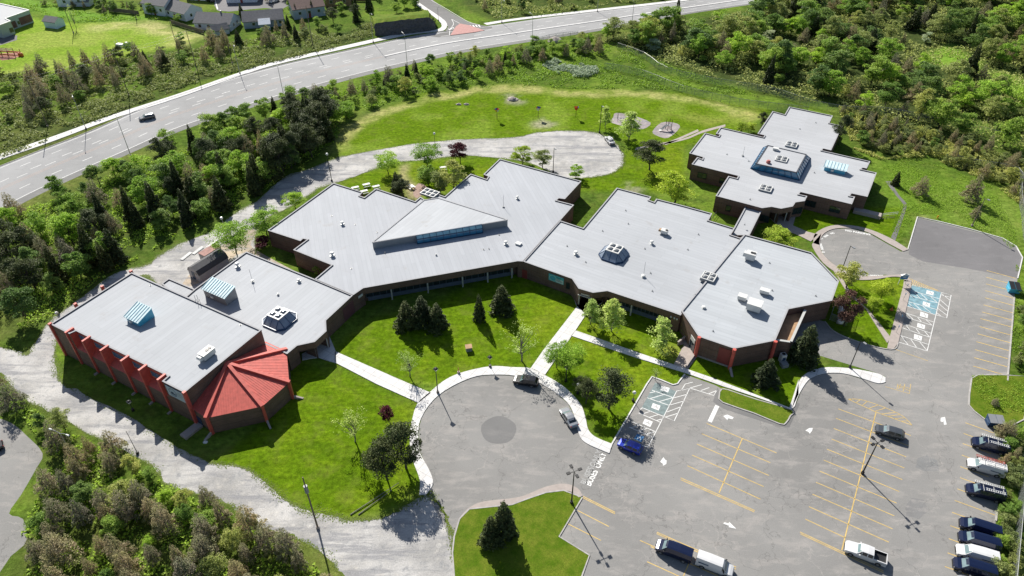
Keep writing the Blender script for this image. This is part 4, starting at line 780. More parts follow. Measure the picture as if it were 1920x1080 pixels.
M['domem']=[M['whitemetal'],plain('dome_acrylic',(.24,.25,.26),.12)]
dN=angp((1480,200),(1561,216)); dE=angp((981,490),(1072.7,522.3)); dC=angp((1396,439),(1521,473),HC)
for px,H_ in ((q48((982,385))[0],HM),(q48((892,515))[0],Tm+.1),(q48((750,778))[0],HM)): dome_unit(S2,px,H_,dN,1.2)
dome_unit(S,(1329,520),HM+.25,dE,1.15,.6); dome_unit(S,(806,361),HM,angp((778.3,377.5),(705,353.3)),1.15,.3,3,2)
def lantern(px,ang,H=HM,B_=2.95,Tt=1.45,ht=1.75):
    c=W(px[0],px[1],H-.2); ca,sa=math.cos(ang),math.sin(ang); g=lambda x,y,z:Vector((c.x+x*ca-y*sa,c.y+x*sa+y*ca,H-.2+z)); ch=B_*.42
    base=[(B_,-B_+ch),(B_,B_-ch),(B_-ch,B_),(-B_+ch,B_),(-B_,B_-ch),(-B_,-B_+ch),(-B_+ch,-B_),(B_-ch,-B_)]; topc=[(Tt,-Tt),(Tt,Tt),(Tt,Tt),(-Tt,Tt),(-Tt,Tt),(-Tt,-Tt),(-Tt,-Tt),(Tt,-Tt)]
    gl=MB(); fr_=MB(); fr_.prism([g(x*1.03,y*1.03,0) for x,y in base],H-.3,H+.05)
    for i in range(8):
        a,b=g(*base[i],.25),g(*base[(i+1)%8],.25); c1,d1=g(*topc[(i+1)%8],ht),g(*topc[i],ht)
        if (c1-d1).length<.01: gl.add([a,b,c1],[(0,1,2)])
        else: gl.quad(a,b,c1,d1); fr_.beam((a+b)/2+Vector((0,0,.05)),(c1+d1)/2+Vector((0,0,.05)),.1,.1)
        fr_.beam(a+Vector((0,0,.06)),d1+Vector((0,0,.06)),.12,.12); fr_.beam(a+Vector((0,0,.08)),b+Vector((0,0,.08)),.15,.18)
    o=wpart('roof_lantern',fr_,M['navy'],S); wpart('pane',gl,M['lglass'],S,o)
    dm=MB(); cc=g(0,0,ht); dm.box((cc.x,cc.y,H-.2+ht+.08),(2*Tt+.25,2*Tt+.25,.2),ang)
    for i in (-1,1):
        for j in (-1,1):
            p=g(i*Tt*.5,j*Tt*.5,ht+.18); vs=[];k=5;s=1.25
            for a in range(k+1):
                for b in range(k+1): uu,vv=a/k*2-1,b/k*2-1; h=.4*max(0,(1-uu*uu))**.6*max(0,(1-vv*vv))**.6; xx,yy=uu*s*.45,vv*s*.45; vs.append((p.x+xx*ca-yy*sa,p.y+xx*sa+yy*ca,p.z+h))
            dm.add(vs,[(a*(k+1)+b,(a+1)*(k+1)+b,(a+1)*(k+1)+b+1,a*(k+1)+b+1) for a in range(k) for b in range(k)],1)
    wpart('dome',dm,M['domem'],S,o)
M['lglass']=glassmat('lantern_glass',(.19,.23,.29),.2)
lantern((525,600),dA); lantern((1151,478),dE)
def vent(top,px,H,r=.22,h=.75):
    r*=.8; h*=.85
    c=W(px[0],px[1],H+.2); z=H-.2; m_=MB(); m_.lathe([(r*.8,0),(r*.8,h*.55),(r*1.5,h*.6),(r*1.6,h*.85),(r*.9,h)],(c.x,c.y,z),10); m_.box((c.x,c.y,z+.06),(r*3,r*3,.12)); wpart('roof_vent',m_,M['whitemetal'],top)
def stub(top,px,H):
    c=W(px[0],px[1],H); m_=MB(); m_.tube((c.x,c.y,H-.25),(c.x,c.y,H+.1),.07,n=6); m_.tube((c.x,c.y,H-.24),(c.x,c.y,H-.2),.24,n=8); wpart('roof_pipe',m_,M['greymetal'],top)
for p,H_,r_,h_ in ((z4((1335,412))[0],HM,.42,1.3),(z4((1420,498))[0],HM,.22,.6),(z4((1680,495))[0],HM,.32,.8),(z4((1562,570))[0],HM,.18,.5),(z4((1868,350))[0],HM,.42,1.2),(z5((5,175))[0],HM,.35,1.0),(z5((990,30))[0],HM,.32,.9),(z5((925,285))[0],HM,.36,1.0),(z5((533,347))[0],HM,.15,.5),(z5((1320,342))[0],HM,.38,1.0),(z5((1747,283))[0],HM,.34,1.0),(z5((1700,468))[0],HM,.34,.6),(z6((120,643))[0],HC,.3,.5),(z5((372,212))[0],HM+.9,.14,.5),(z5((583,133))[0],HM+.6,.14,.4)): vent(S,p,H_,r_,h_)
for p in z5((77,178),(200,222),(55,425),(245,340),(800,320),(830,315),(887,237),(1375,390),(1270,300),(1470,215),(1615,175),(1708,315),(1750,553),(1740,452),(1600,100))+z4((1865,130),(1350,742),(845,520))+z6((90,235),(30,320)): stub(S,p,HM if p[0]>520 else HG)
for p in z6((490,395),(172,778),(505,550),(750,580),(70,575)): stub(S,p,HC)
for p in z3((750,687),(660,722),(338,877),(372,903),(742,968),(250,865))+z6((380,38),(350,180)): stub(S2,p,HM)
m_=MB(); c=W(*z5((997,290))[0],HM); m_.box((c.x,c.y,HM),(1.3,1.0,.35),dE); wpart('roof_hatch',m_,M['whitemetal'],S)
def antenna(top,px,H,h=3.2):
    c=W(px[0],px[1],H-.2); m_=MB(); m_.tube((c.x,c.y,H-.2),(c.x,c.y,H+h),.035,n=5); m_.box((c.x,c.y,H-.1),(.5,.5,.2)); wpart('antenna_mast',m_,M['greymetal'],top)
antenna(S,z5((912,85))[0],HM); antenna(S,z5((1700,470))[0],HM,3.4); antenna(S2,z3((338,877))[0],HM,2.6); antenna(S,z4((1420,500))[0],HM,3)
# pitched ribbed blue air handlers
def air_handler(top,px,H,ang,L,Wd,h1=1.3,h2=2.2,label=None,side='bluemetal',ribs=6):
    c=W(px[0],px[1],H+.9); ca,sa=math.cos(ang),math.sin(ang); g=lambda x,y,z:Vector((c.x+x*ca-y*sa,c.y+x*sa+y*ca,H-.24+z)); b=MB(); t=MB(); l,w=L/2,Wd/2
    b.add([g(-l,-w,0),g(l,-w,0),g(l,w,0),g(-l,w,0),g(-l,-w,h1),g(l,-w,h1),g(l,w,h2),g(-l,w,h2)],[(0,1,5,4),(1,2,6,5),(2,3,7,6),(3,0,4,7)])
    for k in range(int(L/.5)): x=-l+.25+k*.5; b.beam(g(x,-w-.03,.3),g(x,-w-.03,h1-.1),.05,.06)
    o=wpart('air_handler',b,M[side],top,label=label); e=.25
    t.add([g(-l-e,-w-e,h1-.1),g(l+e,-w-e,h1-.1),g(l+e,w+e*.3,h2+.05),g(-l-e,w+e*.3,h2+.05)],[(0,1,2,3)],0); t.add([g(-l-e,-w-e,h1-.22),g(l+e,-w-e,h1-.22),g(l+e,-w-e,h1-.1),g(-l-e,-w-e,h1-.1)],[(0,1,2,3)],0)
    for k in range(ribs+1): x=-l-e+(L+2*e)*k/ribs; t.beam(g(x,-w-e,h1-.02),g(x,w,h2+.12),.05,.07,1)
    wpart('ribbed_top',t,[plain('pale_ribbed_metal',(.68,.82,.84),.45,var=.2),plain('pale_blue_rib',(.25,.50,.60),.5)],top,o); f_=MB(); f_.box(tuple(g(-l*.2,-w-.2,h1*.45)),(.7,.3,.5),ang); wpart('inlet',f_,M['whitemetal'],top,o)
dG=angp((246.7,510.7),(490,618.3),7.5)
air_handler(S,(261,589),HG,dG,3.6,3.4,1.2,2.2,'blue ribbed air handler in the middle of the gym roof',ribs=6)
air_handler(S,(413,549),HM,dG,6.3,3.0,2.2,3.0,'long air handler with pale ribbed top beside the gym',side='greymetal',ribs=10)
air_handler(S2,q48((1378,590))[0],HM,dN,5.2,2.4,1.3,1.9,'blue ribbed air handler near the east edge',side='bluemetal',ribs=7)
def rtu(top,px,H,ang,d,label=None,hood=True,fans=2,mat='whitemetal',zup=.35,hm='whitemetal'):
    c=W(px[0],px[1],H+d[2]*.6); b=MB(); ca,sa=math.cos(ang),math.sin(ang); z=H-.24
    b.box((c.x,c.y,z+zup/2),(d[0]*.85,d[1]*.85,zup),ang,1); b.box((c.x,c.y,z+zup+d[2]/2),d,ang); b.box((c.x,c.y,z+zup+d[2]+.03),(d[0]+.1,d[1]+.1,.07),ang)
    o=wpart('air_conditioner',b,[M[mat],M['greymetal']],top,label=label); f_=MB()
    for k in range(fans):
        x=d[0]*(.32-.26*k); X,Y=c.x+x*ca,c.y+x*sa; r=min(d[1]*.3,.35); f_.tube((X,Y,z+zup+d[2]+.06),(X,Y,z+zup+d[2]+.16),r,n=12)
    if fans: wpart('fan',f_,M['black'],top,o)
    if hood: h_=MB(); x=-d[0]/2-.3; X,Y=c.x+x*ca,c.y+x*sa; h_.box((X,Y,z+zup+d[2]*.62),(.7,d[1]*.9,d[2]*.55),ang,taper=.7); wpart('intake_hood',h_,M[hm],top,o)
rtu(S,(388,662),HG,dA,(2.6,1.5,1.1),'white air conditioner at the corner of the gym roof')
rtu(S,(1408,479),HC,dC,(2.0,1.6,1.5),'white and grey extractor with louvres',fans=2,mat='whitemetal')
rtu(S,(1415,572),HC,dC,(2.8,2.3,1.5),'large white cabinet on the canteen roof',fans=0,hood=False)
rtu(S,(1392,557),HC,dC,(1.7,1.3,.8),fans=0,hood=False); rtu(S,(1434,546),HC,dC,(1.9,1.1,.7),fans=0,hood=False)
rtu(S,(1246,434),HM,dE,(1.5,1.1,.8),'small cabinet with brown rusty end',fans=1,hood=True,hm='tan')
rtu(S2,q48((838,430))[0],Tm,dN,(1.4,.9,.5),fans=0,hood=False); 
m_=MB(); c=W(*q48((772,542))[0],Tm+.4); m_.lathe([(.55,0),(.6,.5),(.35,.8)],(c.x,c.y,Tm),10); wpart('roof_vent',m_,plain('faded_red',(.45,.13,.11),.6),S2,label='faded red vent')
m_=MB(); a=W(368,541,HM)
for px in ((366,560),(371,568)):
    for k in (0,1): c=W(px[0],px[1],HG)+Vector((k*.5,0,0)); m_.tube((c.x,c.y,HM-.2),(c.x,c.y,HG+1),.04,n=5)
for k in range(9): c=W(368,563,HG); m_.beam((c.x-.4,c.y,HM+k*.45),(c.x+.9,c.y,HM+k*.45),.04,.04)
wpart('ladder',m_,M['greymetal'],S)
# ---------------------------------------------------------------- trees and shrubs
L_={}
M['l_spruce']=leafmat('spruce_needles',(.05,.07,.025),(.115,.14,.045),0.20,.3); M['l_darkpine']=leafmat('pine_needles',(0.065, 0.09, 0.035),(0.125, 0.15, 0.055),0.20,.2)
M['l_brown']=leafmat('dry_needles',(.34,.28,.18),(.29,.30,.13),0.23,.35); M['l_bright']=leafmat('fresh_leaves',(0.28, 0.47, 0.045),(0.44, 0.62, 0.09),0.43,.3)
M['l_mid']=leafmat('green_leaves',(0.21, 0.36, 0.055),(0.35, 0.48, 0.095),0.40,.35); M['l_deep']=leafmat('deep_green_leaves',(0.14, 0.24, 0.055),(0.24, 0.35, 0.09),0.36,.3)
M['l_olive']=leafmat('olive_leaves',(0.34, 0.4, 0.1),(0.5, 0.53, 0.17),0.38,.3); M['l_pale']=leafmat('young_leaves',(0.432, 0.567, 0.135),(0.594, 0.702, 0.23),0.43,.2)
M['l_red']=leafmat('dark_red_leaves',(0.055, 0.01, 0.018),(0.12, 0.02, 0.03),0.23,.2); M['l_purple']=leafmat('brownish_red_leaves',(0.11, 0.06, 0.045),(0.24, 0.13, 0.09),0.23,.2)
M['l_yellow']=leafmat('yellow_green_leaves',(0.378, 0.513, 0.041),(0.567, 0.675, 0.081),0.43,.2); M['l_silver']=leafmat('silvery_leaves',(0.378, 0.459, 0.27),(0.608, 0.675, 0.459),0.33,.2); M['l_scrub']=leafmat('scrub_leaves',(0.21, 0.26, 0.07),(0.33, 0.38, 0.13),0.33,.3)
M['l_grassy']=leafmat('tall_grass',(0.189, 0.351, 0.027),(0.324, 0.486, 0.054),0.38,.2)
M['l_lawn']=leafmat('lawn_tufts',(.10,.16,.008),(.15,.20,.015),.2,.1)
M['bark']=plain('bark',(.07,.055,.045),.9,var=.4); M['greybark']=plain('grey_bark',(.22,.20,.18),.9,var=.4)
def quads_mesh(name, C, S_, mats, midx=None, up=.35, seed=0, aspect=.6):
    """leaf-sized faces: C centres (n,3), S_ sizes (n)"""
    r=np.random.default_rng(seed); n=len(C); nv=r.normal(size=(n,3)); nv[:,2]=nv[:,2]+up*2.3; nv/=np.linalg.norm(nv,axis=1)[:,None]
    t=r.normal(size=(n,3)); u=np.cross(nv,t); u/=np.linalg.norm(u,axis=1)[:,None]; v=np.cross(nv,u); s=S_[:,None]
    V=np.stack([C-u*s*.5-v*s*.22*aspect*2,C+v*s*-.5*aspect*1.2+u*s*.1,C+u*s*.55+v*s*.05,C+v*s*.5*aspect*1.2-u*s*.05],1).reshape(-1,3)
    me=bpy.data.meshes.new(name); me.vertices.add(n*4); me.vertices.foreach_set('co',V.ravel()); me.loops.add(n*4); me.loops.foreach_set('vertex_index',np.arange(n*4)); me.polygons.add(n); me.polygons.foreach_set('loop_start',np.arange(0,n*4,4))
    try: me.polygons.foreach_set('loop_total',np.full(n,4))
    except Exception: pass
    for m in (mats if isinstance(mats,list) else [mats]): me.materials.append(m)
    if midx is not None: me.polygons.foreach_set('material_index',midx.astype(np.int32))
    me.update(calc_edges=True); return me
def conifer(seed, H=1.0, Rr=.24, n=2600, s=.05, lo=.06, mats='l_spruce', power=.85, ragged=.35, tiers=15):
    n=int(n*1.9); s=s*.7; r=np.random.default_rng(seed); t=1-np.sqrt(r.random(n)*.985+.0)*.97; t=lo+(1-lo)*t
    k=np.floor(t*tiers+r.random(n)*.35); br=np.floor(r.random(n)*9); key=(k*37+br*101).astype(int); lr=np.random.default_rng(seed+5).random(4096)
    ang=(br+lr[(key*7)%4096]*.8)/9*2*np.pi+k*1.3+r.normal(size=n)*.13; rad=Rr*((1-t)**power)*(1-ragged*lr[key%4096]*1.0)+.012; rr=rad*(.25+.75*np.sqrt(r.random(n)))
    z=t-.10*rr/Rr*(1-t)*.9+r.normal(size=n)*.008+(k/tiers-t)*.35
    C=np.stack([np.cos(ang)*rr,np.sin(ang)*rr,np.clip(z,.02,1.0)],1); S_=s*(.6+.8*r.random(n))*(.55+.6*(1-t)); 
    return quads_mesh('crown',C*H,S_*H,M[mats],seed=seed,up=.35)
def broad(seed, n=2600, s=.06, lo=.22, wid=.42, mats='l_mid', lobes=26, spread=1.0, sparse=.0, shape='round'):
    n=int(n*2.2); s=s*.62; r=np.random.default_rng(seed); L=[]
    for i in range(lobes):
        th=r.random()*2*np.pi; zz=r.random(); 
        if shape=='round': prof=np.sqrt(max(0,1-(2*zz-1.0)**2))*.9+.1
        elif shape=='tall': prof=np.sin(np.pi*min(1,zz*.9+.12))**.8
        else: prof=(1-zz)*.9+.2
        q=wid*.82*prof*np.sqrt(r.random())*1.08; L.append((math.cos(th)*q,math.sin(th)*q,lo+(1-lo)*(.1+.8*zz),wid*(.20+.34*r.random()**1.5)*(.75+.25*prof)))
    L=np.array(L); pick=r.integers(0,lobes,n); d=r.normal(size=(n,3)); d/=np.linalg.norm(d,axis=1)[:,None]; d[:,2]=np.abs(d[:,2])*.9-.25*(r.random(n)); rr=L[pick,3]*(.45+.55*r.random(n)**.5)*(1+.25*r.normal(size=n)*.6)
    C=L[pick,:3]+d*rr[:,None]*np.array([1,1,.72]); keep=C[:,2]>lo*.6; C=C[keep]; n=len(C)
    if sparse: k2=r.random(n)>sparse; C=C[k2]; n=len(C)
    return quads_mesh('crown',C,s*(.6+.8*r.random(n)),M[mats],seed=seed,up=.45), L
def trunk_mesh(seed, top=.9, r0=.022, limbs=None, mat='bark', lean=.02, nl=7):
    rr=random.Random(seed); mb=MB(); p=Vector((0,0,-.02)); k=6; pts=[p.copy()]
    for i in range(k): p=p+Vector((rr.uniform(-lean,lean),rr.uniform(-lean,lean),top/k)); pts.append(p.copy())
    for i in range(k): mb.tube(pts[i],pts[i+1],r0*(1-i/k*.85),r0*(1-(i+1)/k*.85),6,cap=False)
    if limbs is not None:
        for l in limbs[:nl]:
            e=Vector(l[:3]); j=min(k,max(1,int((e.z*.55)/top*k))); a=pts[j]; m_=(a+e)/2+Vector((0,0,-.02)); mb.tube(a,m_,r0*.42,r0*.28,5,cap=False); mb.tube(m_,e,r0*.28,r0*.08,5,cap=False)
    return mb.mesh('trunk',M[mat])
PROTO={}
def proto(kind, crowns, trunks): PROTO[kind]=list(zip(crowns,trunks))
proto('spruce',[conifer(s,Rr=.23+.03*(s%3),n=3200,s=.055,ragged=.5) for s in (1,2,3)],[trunk_mesh(s,.92,.016) for s in (1,2,3)])
proto('yardspruce',[conifer(s,Rr=.29,n=4200,s=.045,ragged=.5,tiers=17) for s in (4,5)],[trunk_mesh(s,.9,.016) for s in (4,5)])
proto('brown',[conifer(s,Rr=.33+.05*(s%3),n=3000,s=.036,lo=.14,mats='l_brown',power=.68,ragged=.6,tiers=11) for s in (11,12,13,14)],[trunk_mesh(s,.97,.014,[(math.cos(a)*.34*(1-z),math.sin(a)*.34*(1-z),z) for a,z in ((0,.3),(1.3,.4),(2.6,.5),(3.9,.45),(5.2,.6),(.7,.7),(2,.75),(4.4,.78))],nl=8,mat='greybark') for s in (11,12,13,14)])
def bl(kind, seeds, trunkmat='bark', r0=.022, nl=7, **kw):
    cr=[];tr=[]
    for s in seeds: c,L=broad(s,**kw); cr.append(c); tr.append(trunk_mesh(s,.62,r0,L,trunkmat,nl=nl))
    proto(kind,cr,tr)
bl('bright',(21,22,23),mats='l_bright',n=2800,s=.062,wid=.44,lo=.12); bl('mid',(24,25,26),mats='l_mid',n=2800,s=.06,wid=.43,lo=.12); bl('deep',(27,28,29),mats='l_deep',n=2800,s=.06,wid=.42,lo=.12)
bl('olive',(31,32,33),mats='l_olive',n=2300,s=.052,wid=.40,lo=.15,shape='tall'); bl('pale',(34,35,36),mats='l_pale',n=1500,s=.055,wid=.30,lo=.16,shape='cone',lobes=34,trunkmat='greybark',r0=.015,nl=14)
bl('sparse',(37,38),mats='l_pale',n=330,s=.03,wid=.30,lo=.3,shape='tall',lobes=30,trunkmat='greybark',r0=.014,nl=24); bl('red',(41,42),mats='l_red',n=2600,s=.06,wid=.44,lo=.25); bl('purple',(43,),mats='l_purple',n=3600,s=.06,wid=.46,lo=.15)
bl('pine',(44,45,46,47),mats='l_darkpine',n=3600,s=.042,wid=.42,lo=.25,lobes=30,shape='tall',r0=.024,nl=14); bl('parkgreen',(48,49,50),mats='l_bright',n=3200,s=.05,wid=.52,lo=.28,lobes=32,r0=.02,nl=14); bl('roundbush',(51,),mats='l_yellow',n=4200,s=.06,wid=.58,lo=.02,lobes=36)
bl('yellow',(52,53),mats='l_yellow',n=2600,s=.055,wid=.46,lo=.15,nl=10); bl('shrub',(54,55,56),mats='l_mid',n=1300,s=.10,wid=.55,lo=.02,lobes=18); bl('scrubby',(57,58),mats='l_scrub',n=1300,s=.10,wid=.55,lo=.02,lobes=18); bl('silver',(59,),mats='l_silver',n=1500,s=.09,wid=.5,lo=.02)
KN={'spruce':('spruce_tree','spruce'),'yardspruce':('spruce_tree','spruce'),'brown':('spruce_tree','spruce'),'bright':('leafy_tree','tree'),'mid':('leafy_tree','tree'),'deep':('leafy_tree','tree'),'olive':('willow_tree','tree'),'pale':('young_tree','tree'),'sparse':('birch_tree','tree'),'red':('maple_tree','tree'),'purple':('maple_tree','tree'),'pine':('pine_tree','pine'),'parkgreen':('maple_tree','tree'),'roundbush':('bush','bush'),'yellow':('leafy_tree','tree'),'shrub':('shrub','shrub'),'scrubby':('shrub','shrub'),'silver':('shrub','shrub')}
_tr=random.Random(11); placed=[]
def tree(kind, loc, h, label, group=None, w=1.0, lean=0.0):
    pr=PROTO[kind][_tr.randrange(len(PROTO[kind]))]; nm,cat=KN[kind]
    o=bpy.data.objects.new(nm,None); COL.objects.link(o); o.location=(loc[0],loc[1],0); o.rotation_euler=(lean*_tr.uniform(-1,1),lean*_tr.uniform(-1,1),_tr.uniform(0,6.28)); s=h; o.scale=(s*w*_tr.uniform(.88,1.12),s*w*_tr.uniform(.88,1.12),s); tag(o,label,cat,group)
    link('crown',pr[0],o); link('trunk',pr[1],o) if kind not in ('shrub','scrubby','silver','roundbush') else link('stem',pr[1],o); placed.append((loc[0],loc[1])); return o
def T(kind, base, top, label, group=None, w=1.0, k=.85):     # foot straight below the tip
    by=top[1]+(base[1]-top[1])*k; bx=top[0]+(960-top[0])*(by-top[1])/(2202-top[1]); return tree(kind,W(bx,by),hgt((bx,by),top),label,group,w/k**.7)
G_='spruces on the front lawn'
T('yardspruce',(764,614),(758,563),'dark spruce at the left of the three standing together on the courtyard lawn',w=1.5,k=1); T('yardspruce',(792,608),(787,553),'tallest dark spruce in the middle of the three on the courtyard lawn',w=1.5,k=1); T('yardspruce',(821,616),(817,567),'smallest dark spruce at the right of the trio on the courtyard lawn',w=1.5,k=1)
T('yardspruce',(899,601),(897,550),'slim dark spruce standing alone right of the spruce trio',w=0.95,k=1); T('yardspruce',(942,583),(940,533),'broad dark spruce on the lawn nearest the long glazed front',w=1.7,k=1)
T('pale',(1109,608),(1111.7,560),'young light green tree closest to the main entrance',w=1.1,k=1); T('pale',(1150,621),(1153,562),'young light green tree, second from the main entrance',w=1.1,k=1); T('pale',(1242,650),(1246,596),'young light green tree beside the side entrance steps',w=1.45,k=1)
T('sparse',(991,690),(979,607),'leaning birch with very few leaves by the black car'); T('sparse',(774,715),(762,655),'thin almost bare tree by the end of the courtyard walk',w=1.1)
T('parkgreen',(1046,690),(1046,648),'leafy light maple left of the pair beside the entrance walk',w=1.0,k=1); T('parkgreen',(1072,696),(1070,652),'leafy light maple right of the pair beside the entrance walk',w=1.0,k=1)
T('sparse',(658,828),(652,765),'tall nearly leafless tree in the middle of the lower left lawn',w=1.2,k=1); T('red',(729,790),(725,764),'small dark red maple on the lawn near the turning circle',w=1.0,k=1); T('sparse',(1238,716),(1232,690),'tiny bare sapling by the corner of the accessible bays')
T('pine',(724,898),(713,828),'dark pine with bare trunk at the left of the pair by the turning circle',w=0.85,k=1); T('pine',(759,878),(750,801),'dark pine right of the pair beside the turning circle pavement',w=0.9,k=1); T('pine',(705,888),(698,842),'lower dark pine behind the pair beside the turning circle',w=0.8,k=1)
T('yardspruce',(950,1006),(944,938),'dark conifer on the grass island, the taller of two',w=1.1,k=1); T('yardspruce',(925,1018),(919,966),'dark conifer on the grass island, the shorter of two',w=1.15,k=1)
T('pine',(1142,766),(1149,697),'large dark pine beside the lowest accessible bays',w=1.05,k=1); T('pine',(1104,757),(1103,711),'airy dark pine left of the large one by the accessible bays',w=0.8,k=1); T('pine',(1090,733),(1088,706),'short pine close behind the curved pavement',w=0.9,k=1)
T('yardspruce',(1506,676),(1527,607),'tall olive spruce beside the walled delivery yard',w=1.5,k=1); T('yardspruce',(1438,719),(1448,672),'small olive spruce in front of the red columned corner',w=1.6,k=1)
T('purple',(1598,612),(1607,549),'round brownish red maple by the white tank',w=.66,k=1); T('olive',(1610,548),(1604,492),'wispy green tree beside the far loop lamp',w=1.0); T('yellow',(1668,570),(1665,525),'yellow green bushy tree in the grass triangle',w=.95); T('yellow',(1650,592),(1647,558),'smaller yellow green tree in the grass triangle',w=.9)
T('roundbush',(1470,462),(1465,432),'big rounded light green bush behind the canteen wing',w=1.5); T('shrub',(1288,627),(1286,612),'small shrub beside the side entrance')
T('parkgreen',(728,331),(724,289),'spreading light green tree by the gravel road, nearest the picnic tables',w=1.0); T('parkgreen',(801,322),(798,271),'spreading green tree left of the dark red maple',w=1.0); T('red',(866,314),(861,268),'large dark red maple by the gravel road',w=1.05)
T('yardspruce',(745,364),(740,320),'dark spruce behind the picnic tables',w=1.1); T('pine',(765,372),(752,335),'low dark pine behind the centre wing roof'); T('mid',(806,352),(800,308),'dark leafy tree behind the pink gravel patch'); T('olive',(846,368),(847,298),'large olive tree against the centre wing',w=1.0); T('olive',(822,372),(820,322),'second olive tree against the centre wing',w=1.0)
T('yellow',(982,314),(980,276),'rounded yellow green tree behind the centre wing roof',w=1.15); T('olive',(1022,322),(1018,278),'narrow green tree at the edge of the gravel circle',w=.9); T('bright',(1081,338),(1081,308),'small light green tree at the corner of the centre wing')
T('pale',(1141,247),(1138,198),'slim pale tree left of the swing frame'); T('pale',(1188,272),(1185,208),'slim pale tree between swing frame and slide',w=1.1); T('pine',(1218,328),(1225,262),'dark round crowned pine on the lawn behind the east wing',w=.95); T('yellow',(1272,392),(1274,322),'large yellow green tree behind the east wing roof',w=1.1)
T('parkgreen',(547,398),(548,362),'small light green tree on the gravel behind the centre wing'); T('parkgreen',(497,447),(489,396),'light green tree at the corner of the centre wing',w=1.1); T('parkgreen',(432,484),(427,422),'large light green tree beside the storage container',w=1.15); T('red',(492,470),(486,446),'reddish brown shrub by the rear brick wall',w=1.3)
T('shrub',(600,516),(598,497),'light shrub in the narrow court between the wings'); T('pine',(1437,247),(1434,209),'small dark spruce left of the annex roof',w=.6); T('yellow',(1395,255),(1392,230),'low yellow green bushes left of the annex',w=1.4); T('yellow',(1420,250),(1412,230),'yellow green bush against the annex wall',w=1.3)
T('pine',(1575,282),(1590,214),'tall dark tree behind the annex',w=.55)
T('brown',(1688+50,372),(1738,328),'bare brown spruce left of the pair above the new asphalt',w=1.1); T('spruce',(1690,352),(1688,320),'small dark spruce beside the footpath'); T('brown',(1835,386),(1842,325),'brown shrub like spruce above the lamp post',w=1.2); T('brown',(1842,412),(1838,385),'dry brown bush beside the lamp post',w=1.4)
T('brown',(1898,822),(1904,786),'brown dry bush beside the blue storage box',w=1.1,k=1); T('brown',(1868,762),(1872,746),'bare bush above the blue storage box',w=1.3)
T('sparse',(135,63),(125,5),'tall bare tree standing alone on the far field',w=.6); T('bright',(337,80),(335,60),'small round tree at the edge of the far field'); T('spruce',(305,132),(303,95),'broad dark spruce below the far field',w=1.3); T('spruce',(262,130),(260,98),'dark spruce on the slope below the far field',w=1.2); T('pine',(228,120),(218,85),'dark spruce beside the utility pole at the far field',w=.8)
T('spruce',(458,40),(448,5),'narrow dark spruce between the two grey houses',w=.9); T('mid',(280,32),(278,5),'round green tree beside the white house'); T('mid',(335,45),(330,25),'green bush tree behind the white house')
T('spruce',(604,188),(605,165),'small pointed spruce left of the highway',w=1.0)
# ---- woods: every tree its own thing
def inside(p,poly):
    x,y=p; r=False; n=len(poly)
    for i in range(n):
        (x1,y1),(x2,y2)=poly[i][:2],poly[(i+1)%n][:2]
        if (y1>y)!=(y2>y) and x<(x2-x1)*(y-y1)/(y2-y1)+x1: r=not r
    return r
def wood(poly_px, count, mix, hr, group, label, seed, mind=3.0, avoid=(), wr=(.85,1.2)):
    P=[(p.x,p.y) for p in WL(poly_px)]; av=[[(p.x,p.y) for p in WL(a)] for a in avoid]; xs=[p[0] for p in P]; ys=[p[1] for p in P]; rr=random.Random(seed); got=[]; tries=0; tot=sum(m[1] for m in mix)
    while len(got)<count and tries<count*60:
        tries+=1; p=(rr.uniform(min(xs),max(xs)),rr.uniform(min(ys),max(ys)))
        if not inside(p,P) or any(inside(p,a) for a in av): continue
        if any((p[0]-q[0])**2+(p[1]-q[1])**2<mind**2 for q in got): continue
        k=rr.random()*tot
        for m in mix:
            k-=m[1]
            if k<=0: break
        h=rr.uniform(*hr)*(m[2] if len(m)>2 else 1); got.append(p)
        words={'spruce':'dark pointed spruce','brown':'dull brown thinning spruce','bright':'bright green leafy tree','mid':'mid green leafy tree','deep':'dark green leafy tree','olive':'olive green loose crowned tree','pine':'dark airy conifer','shrub':'low green shrub','scrubby':'low olive shrub','silver':'pale silvery shrub','yellow':'yellow green leafy tree','sparse':'bare twiggy tree','yardspruce':'dark spruce','pale':'pale young tree'}[m[0]]
        o=tree(m[0],p,h,f'{words} {label}',group,rr.uniform(*wr),.06)
    return got
CL=z3((1350,300),(1500,235),(1650,300),(1740,380),(1850,390),(1960,440),(1960,560),(1750,490),(1650,420),(1400,370))
wood([(0,426),(80,381),(180,341),(260,310),(340,275),(430,240),(530,203),(590,195),(612,240),(585,298),(530,325),(490,352),(440,375),(395,412),(345,435),(290,462),(240,495),(180,530),(120,585),(90,600),(40,610),(-60,620),(-60,440),(0,425),(60,380)],100,[('spruce',1.6,1.0),('pine',2.5,.95),('bright',2.2,.8),('mid',3.5,.85),('brown',4,.9),('deep',2.5,.85)],(6,9.5),'trees between the highway and the gravel road','in the belt between highway and gravel road',101,3.4)
wood([(440,380),(500,330),(585,235),(610,215),(625,250),(600,290),(540,325),(470,370)],18,[('spruce',5,1),('pine',4,.9)],(10,12.5),'tall dark firs behind the gravel road','in the tall group above the gravel road bend',102,3.5)
wood([(95,470),(185,420),(330,330),(420,330),(440,380),(330,450),(250,480),(190,520),(120,560)],14,[('spruce',4,1),('bright',2,.75)],(9,12),'tall firs left of the gym','among the tall dark firs behind the gym',103,5.0)
